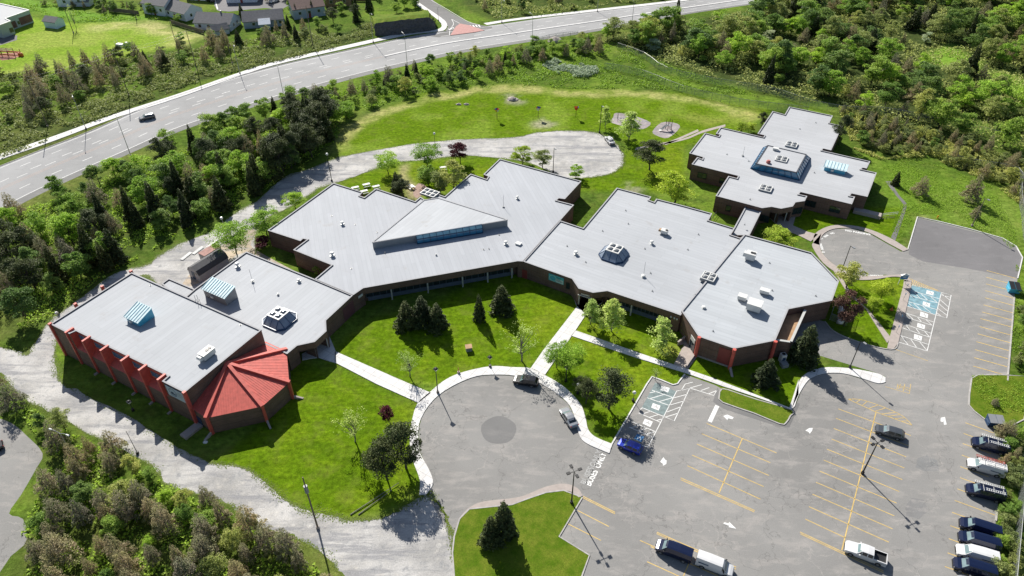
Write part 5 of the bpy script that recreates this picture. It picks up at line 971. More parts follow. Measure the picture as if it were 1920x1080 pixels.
wood([(-40,690),(20,745),(90,780),(180,832),(270,880),(310,915),(430,960),(480,1000),(560,1030),(620,1085),(620,1200),(-60,1200),(30,1060),(70,960),(95,900),(100,850),(70,790),(0,765)],80,[('brown',8,1),('mid',1.0,.6),('olive',2.5,.75),('bright',1.8,.45),('deep',.6,.6)],(4.6,7.8),'conifers below the gravel road','in the thicket below the gravel road',104,2.5)
wood([(-60,240),(-60,150),(60,125),(130,128),(170,110),(215,95),(260,95),(330,85),(420,70),(520,55),(640,35),(690,30),(690,50),(640,60),(520,85),(420,110),(330,140),(230,165),(150,200),(60,235)],78,[('brown',5,1),('spruce',1.2,.9),('pine',1,.8),('mid',2.5,.6),('scrubby',3,.4)],(5.5,9),'conifers on the slope above the highway','on the bank above the highway',105,4.2)
wood([(60,10),(180,0),(300,20),(350,30),(310,30),(200,25),(100,12)],22,[('brown',2,.6),('scrubby',3,.35),('deep',2,.7),('mid',2,.6)],(5,8),'bushes behind the far field','in the hedge behind the far field',106,3)
wood([(430,-20),(640,-20),(770,-20),(790,10),(800,40),(750,25),(690,30),(640,25),(560,38),(530,20)],34,[('spruce',3,1),('mid',2,.7),('deep',2,.8),('brown',1,.9)],(6,9),'trees beside the side road','on the rise beside the side road',107,4)
wood([(560,190),(640,166),(760,136),(870,112),(1000,92),(1100,78),(1145,70),(1130,100),(1010,118),(900,150),(810,172),(700,200),(635,232),(600,225)],100,[('brown',2.5,.9),('spruce',1,.75),('mid',3,.7),('bright',2.5,.7),('olive',2,.85),('deep',1.5,.7),('scrubby',2.5,.4)],(4.5,8),'trees between highway and playing field','between the highway and the playing field',108,2.7)
wood([(860,-30),(1320,-30),(1290,-10),(1150,8),(1040,22),(960,30),(890,20)],46,[('deep',3,.8),('olive',3,.8),('brown',2,.7),('scrubby',3,.4)],(5,8),'shrubby trees beyond the highway','in the thicket beyond the highway',109,3.5)
wood([(1130,75),(1230,50),(1330,40),(1450,12),(1530,-25),(1620,-60),(2100,-60),(2080,170),(1960,215),(1960,330),(1840,262),(1700,226),(1600,205),(1510,180),(1430,160),(1330,128),(1240,100)],370,[('mid',5,1),('deep',2.2,1.05),('bright',3.5,.95),('olive',4,1),('brown',3.2,.8),('spruce',.8,1.3),('silver',.5,.5)],(6,10.8),'trees of the woodland beyond the school','in the woodland beyond the fence',110,3.7,[CL,z3((1400,660),(1700,700),(1960,830),(1960,900),(1700,770))],(.8,1.4))
wood([(1570,200),(1660,225),(1800,262),(1960,325),(1960,420),(1900,370),(1860,340),(1740,292),(1670,290),(1610,275)],110,[('brown',4,1),('spruce',1.5,.7),('scrubby',5,.6),('olive',3,.8),('mid',1,.8)],(3.2,6),'young conifers beyond the annex','in the young growth right of the annex',111,2.4)
wood([(1870,815),(1895,790),(1915,800),(1908,950),(1895,1100),(1868,1100),(1880,960)],26,[('shrub',3,1),('scrubby',3,1),('brown',1,1.4)],(1.6,2.8),'shrubs along the right hand fence','along the fence behind the vans',112,1.6)
wood([(1912,540),(1960,540),(1960,700),(1905,700)],12,[('shrub',3,1),('scrubby',3,1),('mid',1,1.8)],(1.8,3),'shrubs beside the blue dumpster','right of the stall rows',113,2)
wood([(1230,48),(1290,62),(1400,115),(1500,150),(1600,180),(1590,190),(1480,168),(1380,140),(1290,112),(1200,85)],40,[('olive',3,.8),('scrubby',4,.5),('mid',2,.7),('silver',1,.4)],(3.5,6),'bushes along the fence line','between the two wire fences',114,3)
# ---- low growth nobody could count
def ground_cover(name, polys, n, size, hr, mat, seed, lump=2.2):
    r=np.random.default_rng(seed); Cs=[]; areas=[]
    PP=[np.array([(p.x,p.y) for p in WL(pl)]) for pl in polys]
    for P in PP: areas.append(abs(np.sum(P[:,0]*np.roll(P[:,1],-1)-np.roll(P[:,0],-1)*P[:,1]))/2)
    for P,a in zip(PP,areas):
        k=int(n*a/sum(areas)); m=0; lo=P.min(0); hi=P.max(0); box=(hi-lo).prod(); c=r.random((int(k*box/a*1.05)+10,2))*(hi-lo)+lo; c=c[inpoly(c[:,0],c[:,1],P)][:k]
        v=vnoise(c[:,0]+500,c[:,1]+500,lump*2,seed,3); keep=v>.43; c=c[keep]; v=v[keep]; z=(v-.38)*hr*4*r.random(len(c)); Cs.append(np.stack([c[:,0],c[:,1],np.clip(z,.02,hr)],1))
    C=np.concatenate(Cs); me=quads_mesh(name,C,size*(.6+.8*r.random(len(C))),M[mat],seed=seed,up=.5); o=link(name,me); o['kind']='stuff'; return o
slope=[[(-60,150),(60,135),(130,140),(220,110),(330,100),(420,85),(560,55),(640,66),(700,40),(700,66),(640,88),(400,145),(250,198),(120,255),(0,298),(-60,318)]]
ground_cover('undergrowth',slope,60000,.5,1.1,'l_scrub',1,1.6)
ground_cover('undergrowth',[[(0,420),(80,378),(250,315),(400,265),(560,208),(620,235),(600,290),(540,328),(470,375),(400,408),(330,445),(260,485),(180,530),(110,590),(40,620),(-60,620),(-60,450)],[(-40,700),(90,785),(180,835),(300,900),(470,990),(600,1065),(620,1200),(-60,1200),(60,960),(100,860),(40,780)]],42000,.42,.9,'l_bright',2)
ground_cover('undergrowth',[[(1130,75),(1280,42),(1450,12),(1560,-30),(2000,-30),(2000,330),(1850,270),(1700,235),(1560,195),(1500,190),(1400,165),(1280,130),(1200,100)],[(860,-10),(1280,-10),(1040,26),(930,35)]],70000,.6,2.0,'l_olive',3,3.5)
ground_cover('tall_grass',[[(560,200),(640,170),(760,138),(900,108),(1020,90),(1150,80),(1220,110),(1380,165),(1420,180),(1270,168),(1000,165),(860,165),(760,180),(650,225),(630,265),(600,290)],z1((0,30),(250,15),(420,65),(700,95),(960,95),(960,110),(700,115),(420,128),(200,60))],30000,.45,.6,'l_grassy',4)
ground_cover('undergrowth',[[(1570,205),(1660,225),(1800,262),(1930,315),(1930,400),(1860,345),(1740,295),(1650,300),(1600,280)]],30000,.38,1.5,'l_olive',5)
ground_cover('tall_grass',[[(1650,290),(1760,310),(1860,350),(1905,440),(1905,480),(1870,440),(1725,402),(1700,450),(1668,440),(1690,380),(1660,345)],[(1872,800),(1905,790),(1912,1100),(1862,1100),(1872,960)],[(1822,705),(1930,700),(1930,780),(1830,770)],[(1905,480),(1960,480),(1960,700),(1892,710)]],36000,.2,.4,'l_grassy',6)
ground_cover('pale_bushes',[z2((1130,370),(1200,335),(1300,355),(1420,370),(1450,410),(1380,440),(1240,430))],5000,.5,1.3,'l_silver',7)

def fringe(name, line, n, spread, size, mat, seed):
    r=np.random.default_rng(seed); P=np.array([(p.x,p.y) for p in line]); i=r.integers(0,len(P)-1,n); t=r.random(n)[:,None]; c=P[i]*(1-t)+P[i+1]*t
    v=vnoise(c[:,0]+700,c[:,1]+700,3.0,seed,3); c=c+r.normal(size=c.shape)*(spread*np.clip(v-.3,.05,1)*2.2)[:,None]
    C=np.stack([c[:,0],c[:,1],.02+.03*r.random(len(c))],1); me=quads_mesh(name,C,size*(.5+.9*r.random(len(C))),M[mat],seed=seed,up=3.0); o=link(name,me); o['kind']='stuff'
fringe('edge_grass',GP+[GP[0]],36000,.62,.17,'l_lawn',21)
# ---------------------------------------------------------------- vehicles
def paintmat(name,c,metal=.3,rough=.22): return plain(name,c,rough,metal,.04,.6,.6)
M['screen']=glassmat('windscreen_glass',(.13,.19,.20),.12)  # pale teal base colour paints in the sky reflected by the windscreens
CP={'white':paintmat('white_car_paint',(.60,.60,.60),0),'navy':paintmat('navy_car_paint',(.006,.012,.045),.3),'black':paintmat('black_car_paint',(.012,.012,.014),.2),'silver':paintmat('silver_car_paint',(.36,.37,.38),.5),'grey':paintmat('grey_car_paint',(.10,.11,.12),.5),'blue':paintmat('blue_car_paint',(.008,.03,.36),.3)}
def car(kind, paint, front, rear, label, name='parked_car', cat='car', hz=1.0, group='parked vehicles', rack=None):
    f,r=W(front[0],front[1],hz),W(rear[0],rear[1],hz); c=(f+r)/2; ang=math.atan2((f-r).y,(f-r).x)
    L,Wd,H,hood,wsb,wst,rt,rb={'van':(5.5,2.0,2.05,1.05,1.75,1.05,-2.72,-2.78),'suv':(4.75,1.9,1.68,.98,1.05,.35,-1.9,-2.3),'wagon':(4.8,1.85,1.6,.92,1.1,.35,-1.75,-2.3),'sedan':(4.8,1.85,1.44,.9,1.15,.35,-1.0,-1.75),'hatch':(4.3,1.82,1.6,.95,1.0,.3,-1.6,-2.1),'pickup':(5.85,2.02,1.88,1.12,1.25,.65,-.95,-1.1)}[kind]
    h=L/2; bel={'van':1.25,'suv':1.05,'wagon':.98,'sedan':.93,'hatch':1.0,'pickup':1.2}[kind]; t=thing(name,label,cat,(c.x,c.y,0),ang,group); gc=.28; w=Wd/2
    # stations along x: (x, half width, z bottom, z belt, z top, half width top, cabin?)
    tail=bel if kind in('sedan',) else H*.93
    st=[(h,w*.72,.42,hood*.62,hood*.66,w*.55),(h-.12,w*.90,.32,hood*.80,hood*.84,w*.74),(h-.5,w*.97,gc,hood*.93,hood*.96,w*.86),(wsb,w,gc,bel-.02,hood+.03,w*.88),(wst,w,gc,bel,H-.04,w*.74),((wst+rt)/2,w,gc,bel,H,w*.76),(rt,w,gc,bel,H-.05,w*.74)]
    if kind=='sedan': st+=[(rb,w*.98,gc,bel,bel+.04,w*.8),(-h+.15,w*.93,.34,bel*.97,bel+.01,w*.76),(-h,w*.8,.45,bel*.8,bel*.82,w*.66)]
    elif kind=='pickup': st+=[(rb,w,gc,bel,bel+.02,w*.8)]
    elif kind=='van': st+=[(-h,w*.97,.4,bel,H*.94,w*.76)]
    else: st+=[(rb,w*.96,gc+.05,bel,bel+.08,w*.82),(-h,w*.88,.42,bel*.85,bel*.88,w*.74)]
    def ring(s):
        x,wd,zb,zl,zt,wt=s; zm=zb+(zl-zb)*.45; return [(x,-wd*.93,zb),(x,-wd,zm),(x,-wd*.97,zl),(x,-wt,zt-.05*(zt-zl)),(x,-wt*.55,zt),(x,wt*.55,zt),(x,wt,zt-.05*(zt-zl)),(x,wd*.97,zl),(x,wd,zm),(x,wd*.93,zb)]
    B_=MB(); G_s=MB(); rs=[ring(s) for s in st]; nS=len(st); ci=3; ce=6
    def put(mb,vs): mb.add(vs,[(0,1,2,3)] if len(vs)==4 else [tuple(range(len(vs)))])
    WS,RW,SW=MB(),MB(),[MB(),MB()]
    def inset(vs,k=.88):
        c_=sum((Vector(v) for v in vs),Vector())/4; nrm=(Vector(vs[1])-Vector(vs[0])).cross(Vector(vs[3])-Vector(vs[0])).normalized(); out=c_-Vector((c_.x*.9,0,H*.5)); nrm=nrm if nrm.dot(out)>0 else -nrm
        return [c_+(Vector(v)-c_)*k+nrm*.012 for v in vs]
    for i in range(nS-1):
        for j in range(9):
            q=[rs[i][j],rs[i+1][j],rs[i+1][j+1],rs[i][j+1]]; B_.add(q,[(0,1,2,3)])
            cab=ci<=i<ce if kind!='van' else i==3
            if cab and j in (2,6) and (i>ci or True):
                if i==ci: q2=[Vector(q[0]).lerp(Vector(q[1]),.35),q[1],q[2],Vector(q[3]).lerp(Vector(q[2]),.35)]
                else: q2=q
                put(SW[0 if j==2 else 1],inset(q2,.84))
            if i==ci and j in (3,4,5): pass
            if i==ce and kind in('sedan','suv','wagon','hatch') and j in (2,6) and kind!='sedan': put(SW[0 if j==2 else 1],inset(q,.7))
    put(WS,inset([rs[3][3],rs[4][3],rs[4][6],rs[3][6]],.9))
    if kind in('sedan','suv','wagon','hatch'): put(RW,inset([rs[6][3],rs[7][3],rs[7][6],rs[6][6]],.86))
    elif kind=='pickup': put(RW,inset([rs[6][3],rs[7][3],rs[7][6],rs[6][6]],.8))
    else:
        RW.add([(-h-.012,-w*.6,1.35),(-h-.012,-w*.1,1.35),(-h-.012,-w*.1,1.75),(-h-.012,-w*.55,1.75)],[(0,1,2,3)]); RW.add([(-h-.012,w*.6,1.35),(-h-.012,w*.1,1.35),(-h-.012,w*.1,1.75),(-h-.012,w*.55,1.75)],[(0,1,2,3)])
    for k in (0,-1): B_.add(rs[k],[tuple(range(10))])
    body=part('body',B_,CP[paint],t,smoothed=False)
    for p in body.data.polygons: p.use_smooth=True
    part('windscreen',WS,M['screen'],t); part('rear_window',RW,M['carglass'],t)
    for m_ in SW: part('side_window',m_,M['carglass'],t)
    if kind=='pickup':
        bd=MB(); x0,x1=rb-.02,-h; ww=w*.96
        bd.box(((x0+x1)/2,0,.62),(x0-x1,ww*2,.5)); 
        for s in (-1,1): bd.box(((x0+x1)/2,s*(ww-.06),bel-.22),(x0-x1,.12,.5))
        bd.box((x1+.04,0,bel-.22),(.09,ww*2-.24,.5)); part('cargo_bed',bd,CP[paint],t); li=MB(); li.box(((x0+x1)/2,0,.885),(x0-x1-.2,ww*2-.26,.03)); li.box((x0-.03,0,1.05),(.03,ww*2-.26,.4))
        for s in (-1,1): li.box(((x0+x1)/2,s*(ww-.13),1.05),(x0-x1-.1,.02,.36))
        part('bed_liner',li,M['black'],t)
    wr=.36 if kind in('pickup','van') else .33
    for sx in (1,-1):
        for sy in (1,-1):
            x=sx*(h-(.95 if sx>0 else 1.05)); wh=MB(); wh.tube((x,sy*(w-.20),wr),(x,sy*(w+.015),wr),wr,n=16); wo=part('wheel',wh,M['tyre'],t); rm=MB(); rm.tube((x,sy*(w+.0),wr),(x,sy*(w+.03),wr),wr*.62,n=12); part('rim',rm,M['rim'],wo)
            ar=MB(); k=10
            vs=[(x+math.cos(math.pi*i/k)*(wr+.08),sy*(w+.004),max(wr*.55,wr+math.sin(math.pi*i/k)*(wr+.08))) for i in range(k+1)]; ar.add(vs,[tuple(range(k+1)) if sy<0 else tuple(range(k+1))[::-1]]); part('wheel_arch',ar,M['black'],t)
    for s in (-1,1):
        a=MB(); a.box((h-.11,s*w*.70,hood*.66),(.12,w*.28,.12)); part('headlight',a,M['lamp'],t)
        a=MB(); a.box((-h+.03,s*w*.78,bel*.86 if kind!='van' else 1.1),(.09,.16,.22 if kind!='van' else .45)); part('tail_light',a,M['redlens'],t)
        a=MB(); a.box((wsb-.35,s*(w+.12),bel+.06),(.18,.2,.17)); part('mirror',a,CP[paint] if kind!='van' else M['black'],t)
    g=MB(); g.box((h+.0,0,hood*.52),(.05,w*1.0,.2)); part('grille',g,M['black'],t); g=MB(); g.box((h-.03,0,.38),(.14,w*1.5,.16)); g.box((-h+.02,0,.45),(.12,w*1.5,.16)); part('bumper',g,M['black' if paint in('navy','black','white') else 'greymetal'],t)
    return t,c,ang
def ladder(c,ang,off,z,L,mat,label,x0=-.2):
    t=thing('ladder',label,'ladder',(c.x,c.y,z),ang,'ladders on van roofs')
    for s in (-1,1): a=MB(); a.box((x0,off+s*.2,0),(L,.05,.08)); part('rail',a,mat,t)
    k=int(L/.3)
    for i in range(k): a=MB(); a.box((x0-L/2+L*(i+.5)/k,off,0),(.07,.38,.045)); part('rung',a,mat,t)
def rack(t):
    a=MB()
    for x in (.7,-.8,-2.2): a.box((x,0,2.16),(.05,1.75,.05)); a.box((x,-.85,2.08),(.05,.05,.18)); a.box((x,.85,2.08),(.05,.05,.18))
    part('roof_rack',a,M['whitemetal'],t)
V=[]
car('suv','grey',(260.5,221.5),(289,215),'dark grey sport utility car driving alone on the highway','moving_car','car',.9,None)
car('sedan','white',(1137.5,254.5),(1149,269),'white sedan parked at the edge of the gravel circle','parked_car','car',.8)
car('suv','black',(964,709),(1008,717),'black sport utility car parked at the kerb of the turning circle','parked_car','car',.8)
car('sedan','silver',(1055,763),(1078,799),'silver sedan with dark sunroof parked along the curved pavement','parked_car','car',.8)
car('hatch','blue',(1163,828),(1200,844),'bright blue hatchback in the last accessible bay under the pine','parked_car','car',.8)
car('wagon','grey',(1642,801),(1696,817),'grey sport utility car in the middle stall rows','parked_car','car',.8)
car('pickup','white',(1586,1022),(1662,1050),'white pickup truck with open black bed','pickup_truck','pickup truck',.9)
t,c,a=car('van','navy',(1822,823),(1893,843),'dark van with white ladders, topmost of the vans by the fence','cargo_van','van',1.1); rack(t); ladder(c,a,-.62,2.26,3.9,M['whitemetal'],'white ladder on the far side of the topmost dark van'); ladder(c,a,.55,2.26,2.9,M['whitemetal'],'shorter white ladder on the near side of the topmost dark van',-1.0)
t,c,a=car('van','white',(1814,863),(1887,884),'white van carrying a red ladder and a white one','cargo_van','van',1.1); rack(t); ladder(c,a,-.62,2.26,4.4,paintmat('red_ladder_paint',(.45,.08,.06),0,.5),'red ladder on the roof of the white van'); ladder(c,a,.55,2.26,2.9,M['whitemetal'],'white ladder on the roof of the white van',-1.0)
m_=MB(); m_.box((-1.2,1.0,1.25),(1.5,.02,.14)); part('lettering',m_,M['navy'],t)
t,c,a=car('van','navy',(1810,911),(1887,931),'dark van with white ladders below the white van','cargo_van','van',1.1); rack(t); ladder(c,a,-.62,2.26,4.4,M['whitemetal'],'long white ladder on the far side of the lower dark van'); ladder(c,a,.55,2.26,2.9,M['whitemetal'],'shorter white ladder on the near side of the lower dark van',-1.0)
car('van','navy',(1801,975),(1876,1000),'dark van without ladders, first of the four parked close together','cargo_van','van',1.1)
car('van','navy',(1798,1001),(1876,1024),'dark van squeezed between another dark van and a white van','cargo_van','van',1.1)
t,c,a=car('van','white',(1793,1026),(1873,1049),'plain white van between two dark vans','cargo_van','van',1.1); m_=MB(); m_.box((-1.2,1.0,1.25),(1.5,.02,.14)); part('lettering',m_,M['navy'],t)
car('van','navy',(1788,1051),(1868,1076),'dark van below the plain white van','cargo_van','van',1.1)
car('sedan','silver',(1793,1085),(1870,1108),'silver car cut off by the bottom edge of the picture','parked_car','car',.8)
car('van','navy',(1233,1018),(1296,1042),'dark van parked tail to tail with a white van','cargo_van','van',1.1)
t,c,a=car('van','white',(1374,1069),(1309,1044),'white van parked tail to tail with a dark van','cargo_van','van',1.1); m_=MB(); m_.box((-1.6,-1.0,1.35),(1.5,.02,.14)); part('lettering',m_,M['navy'],t)
car('sedan','black',(-36,848),(-12,838),'black car at the left edge on the small lot','parked_car','car',.8)
car('suv','black',(403,2),(385,-3),'dark car on the residential street','parked_car','car',.8); car('sedan','grey',(306,18),(296,12),'grey car beside the white house','parked_car','car',.8)
car('sedan','white',(506,3),(522,-2),'white car far down the residential street','parked_car','car',.8)

# ---------------------------------------------------------------- lamps, poles, signs
def post(base, top, label, name='lamp_post', cat='lamp post', heads=1, arm=1.2, ang=0.0, mat='black', r=.11, group=None, style='box'):
    g=W(*base); h=hgt(base,top) if isinstance(top,(tuple,list)) else top; t=thing(name,label,cat,(g.x,g.y,0),ang,group)
    a=MB(); a.tube((0,0,0),(0,0,.5),.28,.26,10); part('footing',a,M['oldconcrete' if mat!='black' else 'black'],t); a=MB(); a.tube((0,0,.4),(0,0,h),r,r*.6,8); part('pole',a,M[mat],t)
    if style=='cluster':
        for k in range(4):
            x,y=math.cos(k*math.pi/2+.4)*.8,math.sin(k*math.pi/2+.4)*.8; a=MB(); a.beam((0,0,h),(x,y,h+.05),.07,.07); am=part('arm',a,M[mat],t); a=MB(); a.box((x*1.25,y*1.25,h+.05),(.62,.42,.2),k*math.pi/2+.4); part('lamp_head',a,M['black'],am)
    elif style=='box':
        a=MB(); a.beam((0,0,h-.05),(arm*.5,0,h),.07,.07); am=part('arm',a,M[mat],t); a=MB(); a.box((arm*.7,0,h+.02),(.65,.4,.16)); part('lamp_head',a,M['greymetal'],am)
    elif style=='cobra':
        for k in range(heads):
            s=1 if k==0 else -1; a=MB(); a.tube((0,0,h-.1),(s*arm*.6,0,h+.25),.05,n=6); a.tube((s*arm*.6,0,h+.25),(s*arm,0,h+.28),.05,n=6); am=part('arm',a,M[mat],t); a=MB(); a.add([(s*arm-.05,-.12,h+.22),(s*(arm+.7),-.16,h+.2),(s*(arm+.7),.16,h+.2),(s*arm-.05,.12,h+.22),(s*arm,-.06,h+.36),(s*(arm+.6),-.1,h+.34),(s*(arm+.6),.1,h+.34),(s*arm,.06,h+.36)],[(3,2,1,0),(4,5,6,7),(0,1,5,4),(1,2,6,5),(2,3,7,6),(3,0,4,7)]); part('lamp_head',a,M['whitemetal'],am)
    elif style=='ball':
        a=MB(); a.lathe([(.12,h),(.32,h+.12),(.36,h+.35),(.2,h+.6)],(0,0,0),10); part('lamp_head',a,M['lamp'],t)
    elif style=='lantern':
        a=MB(); a.lathe([(.15,h-.35),(.5,h+.15),(.5,h+.2)],(0,0,0),4); part('lamp_head',a,M['lamp'],t); a=MB(); a.lathe([(.56,h+.2),(.1,h+.42)],(0,0,0),4); part('lamp_cap',a,M['black'],t)
    return t
post((1616.7,888),(1641.7,830),'tall black post with four lamp heads in the middle of the stall rows',style='cluster',r=.13); post((1071.5,943),(1075,884),'tall black post with four lamp heads on the grass island',style='cluster',r=.13)
post((1575,516),(1595,461),'slim dark post with one lamp beside the far loop',ang=-1.0); post((1593,690),(1616,639),'slim dark post with one lamp on the grass strip below the delivery yard',ang=-1.0)
post((1822,424),(1845,372),'dark post with one lamp above the new asphalt',mat='wood',r=.14,ang=-1.0); post((1124,249),(1127.5,198),'dark post beside the white sedan',ang=-1.2,style='box',r=.14); post((1037,323),(1038.5,277),'thin post in front of the gravel circle',ang=-1.2)
post((622,339),(614,291),'lamp post on the grass above the gravel road',style='ball'); post((816,275),(813.5,252),'short lamp post at the gravel road above the red maple',style='ball',r=.08)
post((596,990),(566,895),'tall leaning utility post with transformer at the lower lawn edge','utility_pole','utility pole',r=.16,mat='wood',style='none'); g=W(596,990); m_=MB(); hh=hgt((596,990),(566,895)); m_.tube((g.x,g.y,hh*.72),(g.x,g.y,hh*.84),.3,n=10); solo('transformer',m_,M['greymetal'],'grey transformer can on the utility post at the lower lawn edge','transformer')
post((141,860),(107,812),'grey twin arm street light at the lower left',style='cobra',heads=2,arm=1.5,ang=R(160),mat='steel',r=.1)
post((420,425),(409,411),'low lamp among the trees behind the gym',style='ball',mat='steel'); post((118,610),(111,589),'white lamp at the rear corner of the gym',style='ball',mat='steel'); post((250,770),(245,754),'small sign post on the verge along the gym',name='sign_post',cat='sign',style='lantern',r=.05); post((258,850),(257,808),'thin dark post in the gravel beside the gym',name='bollard_post',cat='post',style='none',r=.06)
post((821,737),(817,693),'post with triangular lantern at the end of the courtyard walk',style='lantern'); post((1061,715),(1061.5,690),'post with triangular lantern under the pair of maples',style='lantern'); post((1187,752),(1186,738),'low white topped bollard light above the accessible bays','bollard_light','bollard',style='ball',r=.06)
post((1083,738),(1081,723),'low white lamp behind the curved pavement','bollard_light','bollard',style='ball',r=.06); post((919,688),(918.5,671),'small sign post in the courtyard lawn','sign_post','sign',style='lantern',r=.04); post((860,700),(859,690),'red fire hydrant marker by the circle','marker_post','post',style='none',r=.08,mat='red')
gL='highway lights'
hw=[((161.5,242),(136,178),1.9),((450,138),(430,84),1.9),((700,80),(695,25),1.9),((941,43),(938,0),1.9),((1120,22),(1118,-12),1.9)]
for i,(b,t_,k) in enumerate(hw): post(b,t_,['first','second','third','fourth','fifth'][i]+' light pole from the left on the far verge of the highway',style='cobra',arm=1.8,ang=R(-60),mat='steel',r=.1,group=gL)
for i,(b,t_) in enumerate((((245.7,293),(218,222)),((535,193),(518,123)),((764,125),(759,65)),((998,86),(998,28)),((1185,43),(1186,2)))): post(b,t_,['first','second','third','fourth','fifth'][i]+' light pole from the left on the near shoulder of the highway',style='cobra',arm=1.8,ang=R(120),mat='steel',r=.1,group=gL)
post((822,39),(821.5,14),'light pole at the mouth of the side road',style='cobra',arm=.9,ang=R(0),mat='steel',r=.08,group=gL)
poles=[]
for i,(b,t_) in enumerate((((90,238),(63,142)),((242,180),(220,92)),((338,108),(321,40)),((370,132),(350,56)),((436,119),(427,85)),((587,88),(563,10)),((138,62),(128,12)),((256,37),(250,5)))):
    w_=['leftmost','second','third','fourth','fifth','rightmost','seventh','eighth'][i]; post(b,t_,['leftmost wooden pole among the brown conifers','wooden pole at the lower edge of the far field','wooden pole beside the long garden fence','wooden pole close right of the garden fence','short wooden pole low on the bank above the highway','wooden pole on the bank below the last house','wooden pole at the back of the far field','wooden pole behind the hedge of the far field'][i],'utility_pole','utility pole',style='none',mat='wood',r=.15,group='utility poles'); poles.append((W(*b),hgt(b,t_)))
m_=MB()
for (p,h_),(q,k_) in ((poles[0],poles[1]),(poles[1],poles[3]),(poles[3],poles[5])):
    for dz in (0,.9):
        pr=None
        for i in range(9):
            t_=i/8; x=Vector((p.x,p.y,h_-.4-dz)).lerp(Vector((q.x,q.y,k_-.4-dz)),t_); x.z-=1.6*4*t_*(1-t_)*.5
            if pr: m_.tube(pr,x,.018,n=4,cap=False)
            pr=x
solo('overhead_wire',m_,M['black'],'thin overhead wires strung between the wooden poles above the highway','wire')
# blue sign on posts, cone, hydrants, sign posts in front of the bays
g=W(1690,533); t=thing('entrance_sign','blue board on legs with white pointed top at the far loop','sign',(g.x,g.y,0),.05); m_=MB(); m_.box((0,0,2.0),(1.7,.12,1.1)); b_=part('board',m_,M['signblue'],t); m_=MB(); m_.box((0,-.08,2.15),(.9,.03,.12)); m_.box((0,-.08,1.95),(.6,.03,.08)); part('lettering',m_,M['whitemetal'],b_); m_=MB(); m_.add([(-.95,-.3,2.6),(.95,-.3,2.6),(0,-.1,3.1),(-.95,.3,2.6),(.95,.3,2.6)],[(0,1,2),(0,2,3),(1,4,2),(4,3,2),(0,3,4,1)]); part('canopy',m_,M['whitemetal'],t)
for s in (-.8,.8): m_=MB(); m_.box((s,0,1.2),(.1,.1,2.5)); part('leg',m_,M['whitemetal'],t)
for i,(x,y) in enumerate(((1697,546),(1693,563),(1686,604),(1680,624))):
    g=W(x,y); t=thing('sign_post','accessible parking sign post, '+['first','second','third','last'][i]+' from the blue board','sign',(g.x,g.y,0),-.2,'sign posts in front of the bays'); m_=MB(); m_.tube((0,0,0),(0,0,2.0),.03,n=6); part('post',m_,M['steel'],t); m_=MB(); m_.box((.03,0,1.8),(.03,.32,.45)); part('plate',m_,M['signblue'],t)
g=W(1671.5,581); m_=MB(); m_.lathe([(.36,0),(.36,.06),(.22,.07),(.05,.8)],(0,0,0),10); solo('traffic_cone',m_,M['orange'],'orange cone standing in the grass triangle','traffic cone',loc=(g.x,g.y,0))
g=W(1757.5,409); m_=MB(); m_.lathe([(.2,0),(.16,.1),(.15,.6),(.18,.62),(.1,.8)],(0,0,0),10); m_.tube((-.28,0,.45),(.28,0,.45),.08,n=8); solo('fire_hydrant',m_,paintmat('hydrant_yellow',(.7,.35,.03),0),'yellow hydrant behind the kerb of the new asphalt','fire hydrant',loc=(g.x,g.y,0))
# storage boxes
def bin_(px,ang,d,label,mats,name='dumpster',cat='dumpster'):
    g=W(px[0],px[1],d[2]/2); t=thing(name,label,cat,(g.x,g.y,0),ang); m_=MB(); l,w_,h_=d[0]/2,d[1]/2,d[2]
    m_.add([(-l,-w_*.8,.1),(l,-w_*.8,.1),(l,w_*.8,.1),(-l,w_*.8,.1),(-l,-w_,h_*.8),(l,-w_,h_*.8),(l,w_,h_),(-l,w_,h_)],[(3,2,1,0),(0,1,5,4),(1,2,6,5),(2,3,7,6),(3,0,4,7),(4,5,6,7)]); part('bin',m_,M[mats[0]],t)
    for s in (-1,1): m_=MB(); m_.add([(s*l*.5-l*.48,-w_-.05,h_*.8+.03),(s*l*.5+l*.48,-w_-.05,h_*.8+.03),(s*l*.5+l*.48,w_,h_+.04),(s*l*.5-l*.48,w_,h_+.04)],[(0,1,2,3)]); part('lid',m_,M[mats[1]],t)
    for s in (-1,1): m_=MB(); m_.box((s*(l+.06),0,h_*.5),(.12,w_*1.2,.12)); part('lifting_sleeve',m_,M[mats[0]],t)
    for s in (-1,1): m_=MB(); m_.tube((s*l*.7,-w_*.7,.1),(s*l*.7+.05,-w_*.7,.1),.1,n=8); part('wheel',m_,M['tyre'],t)
bin_((1901,540),R(-15),(2.2,2.4,1.7),'bright blue dumpster at the top of the right hand stalls',('bluemetal','black')); bin_((1866,790),R(-8),(2.6,1.8,1.6),'dark blue box with grey lid beside the vans',('navy','greymetal'))
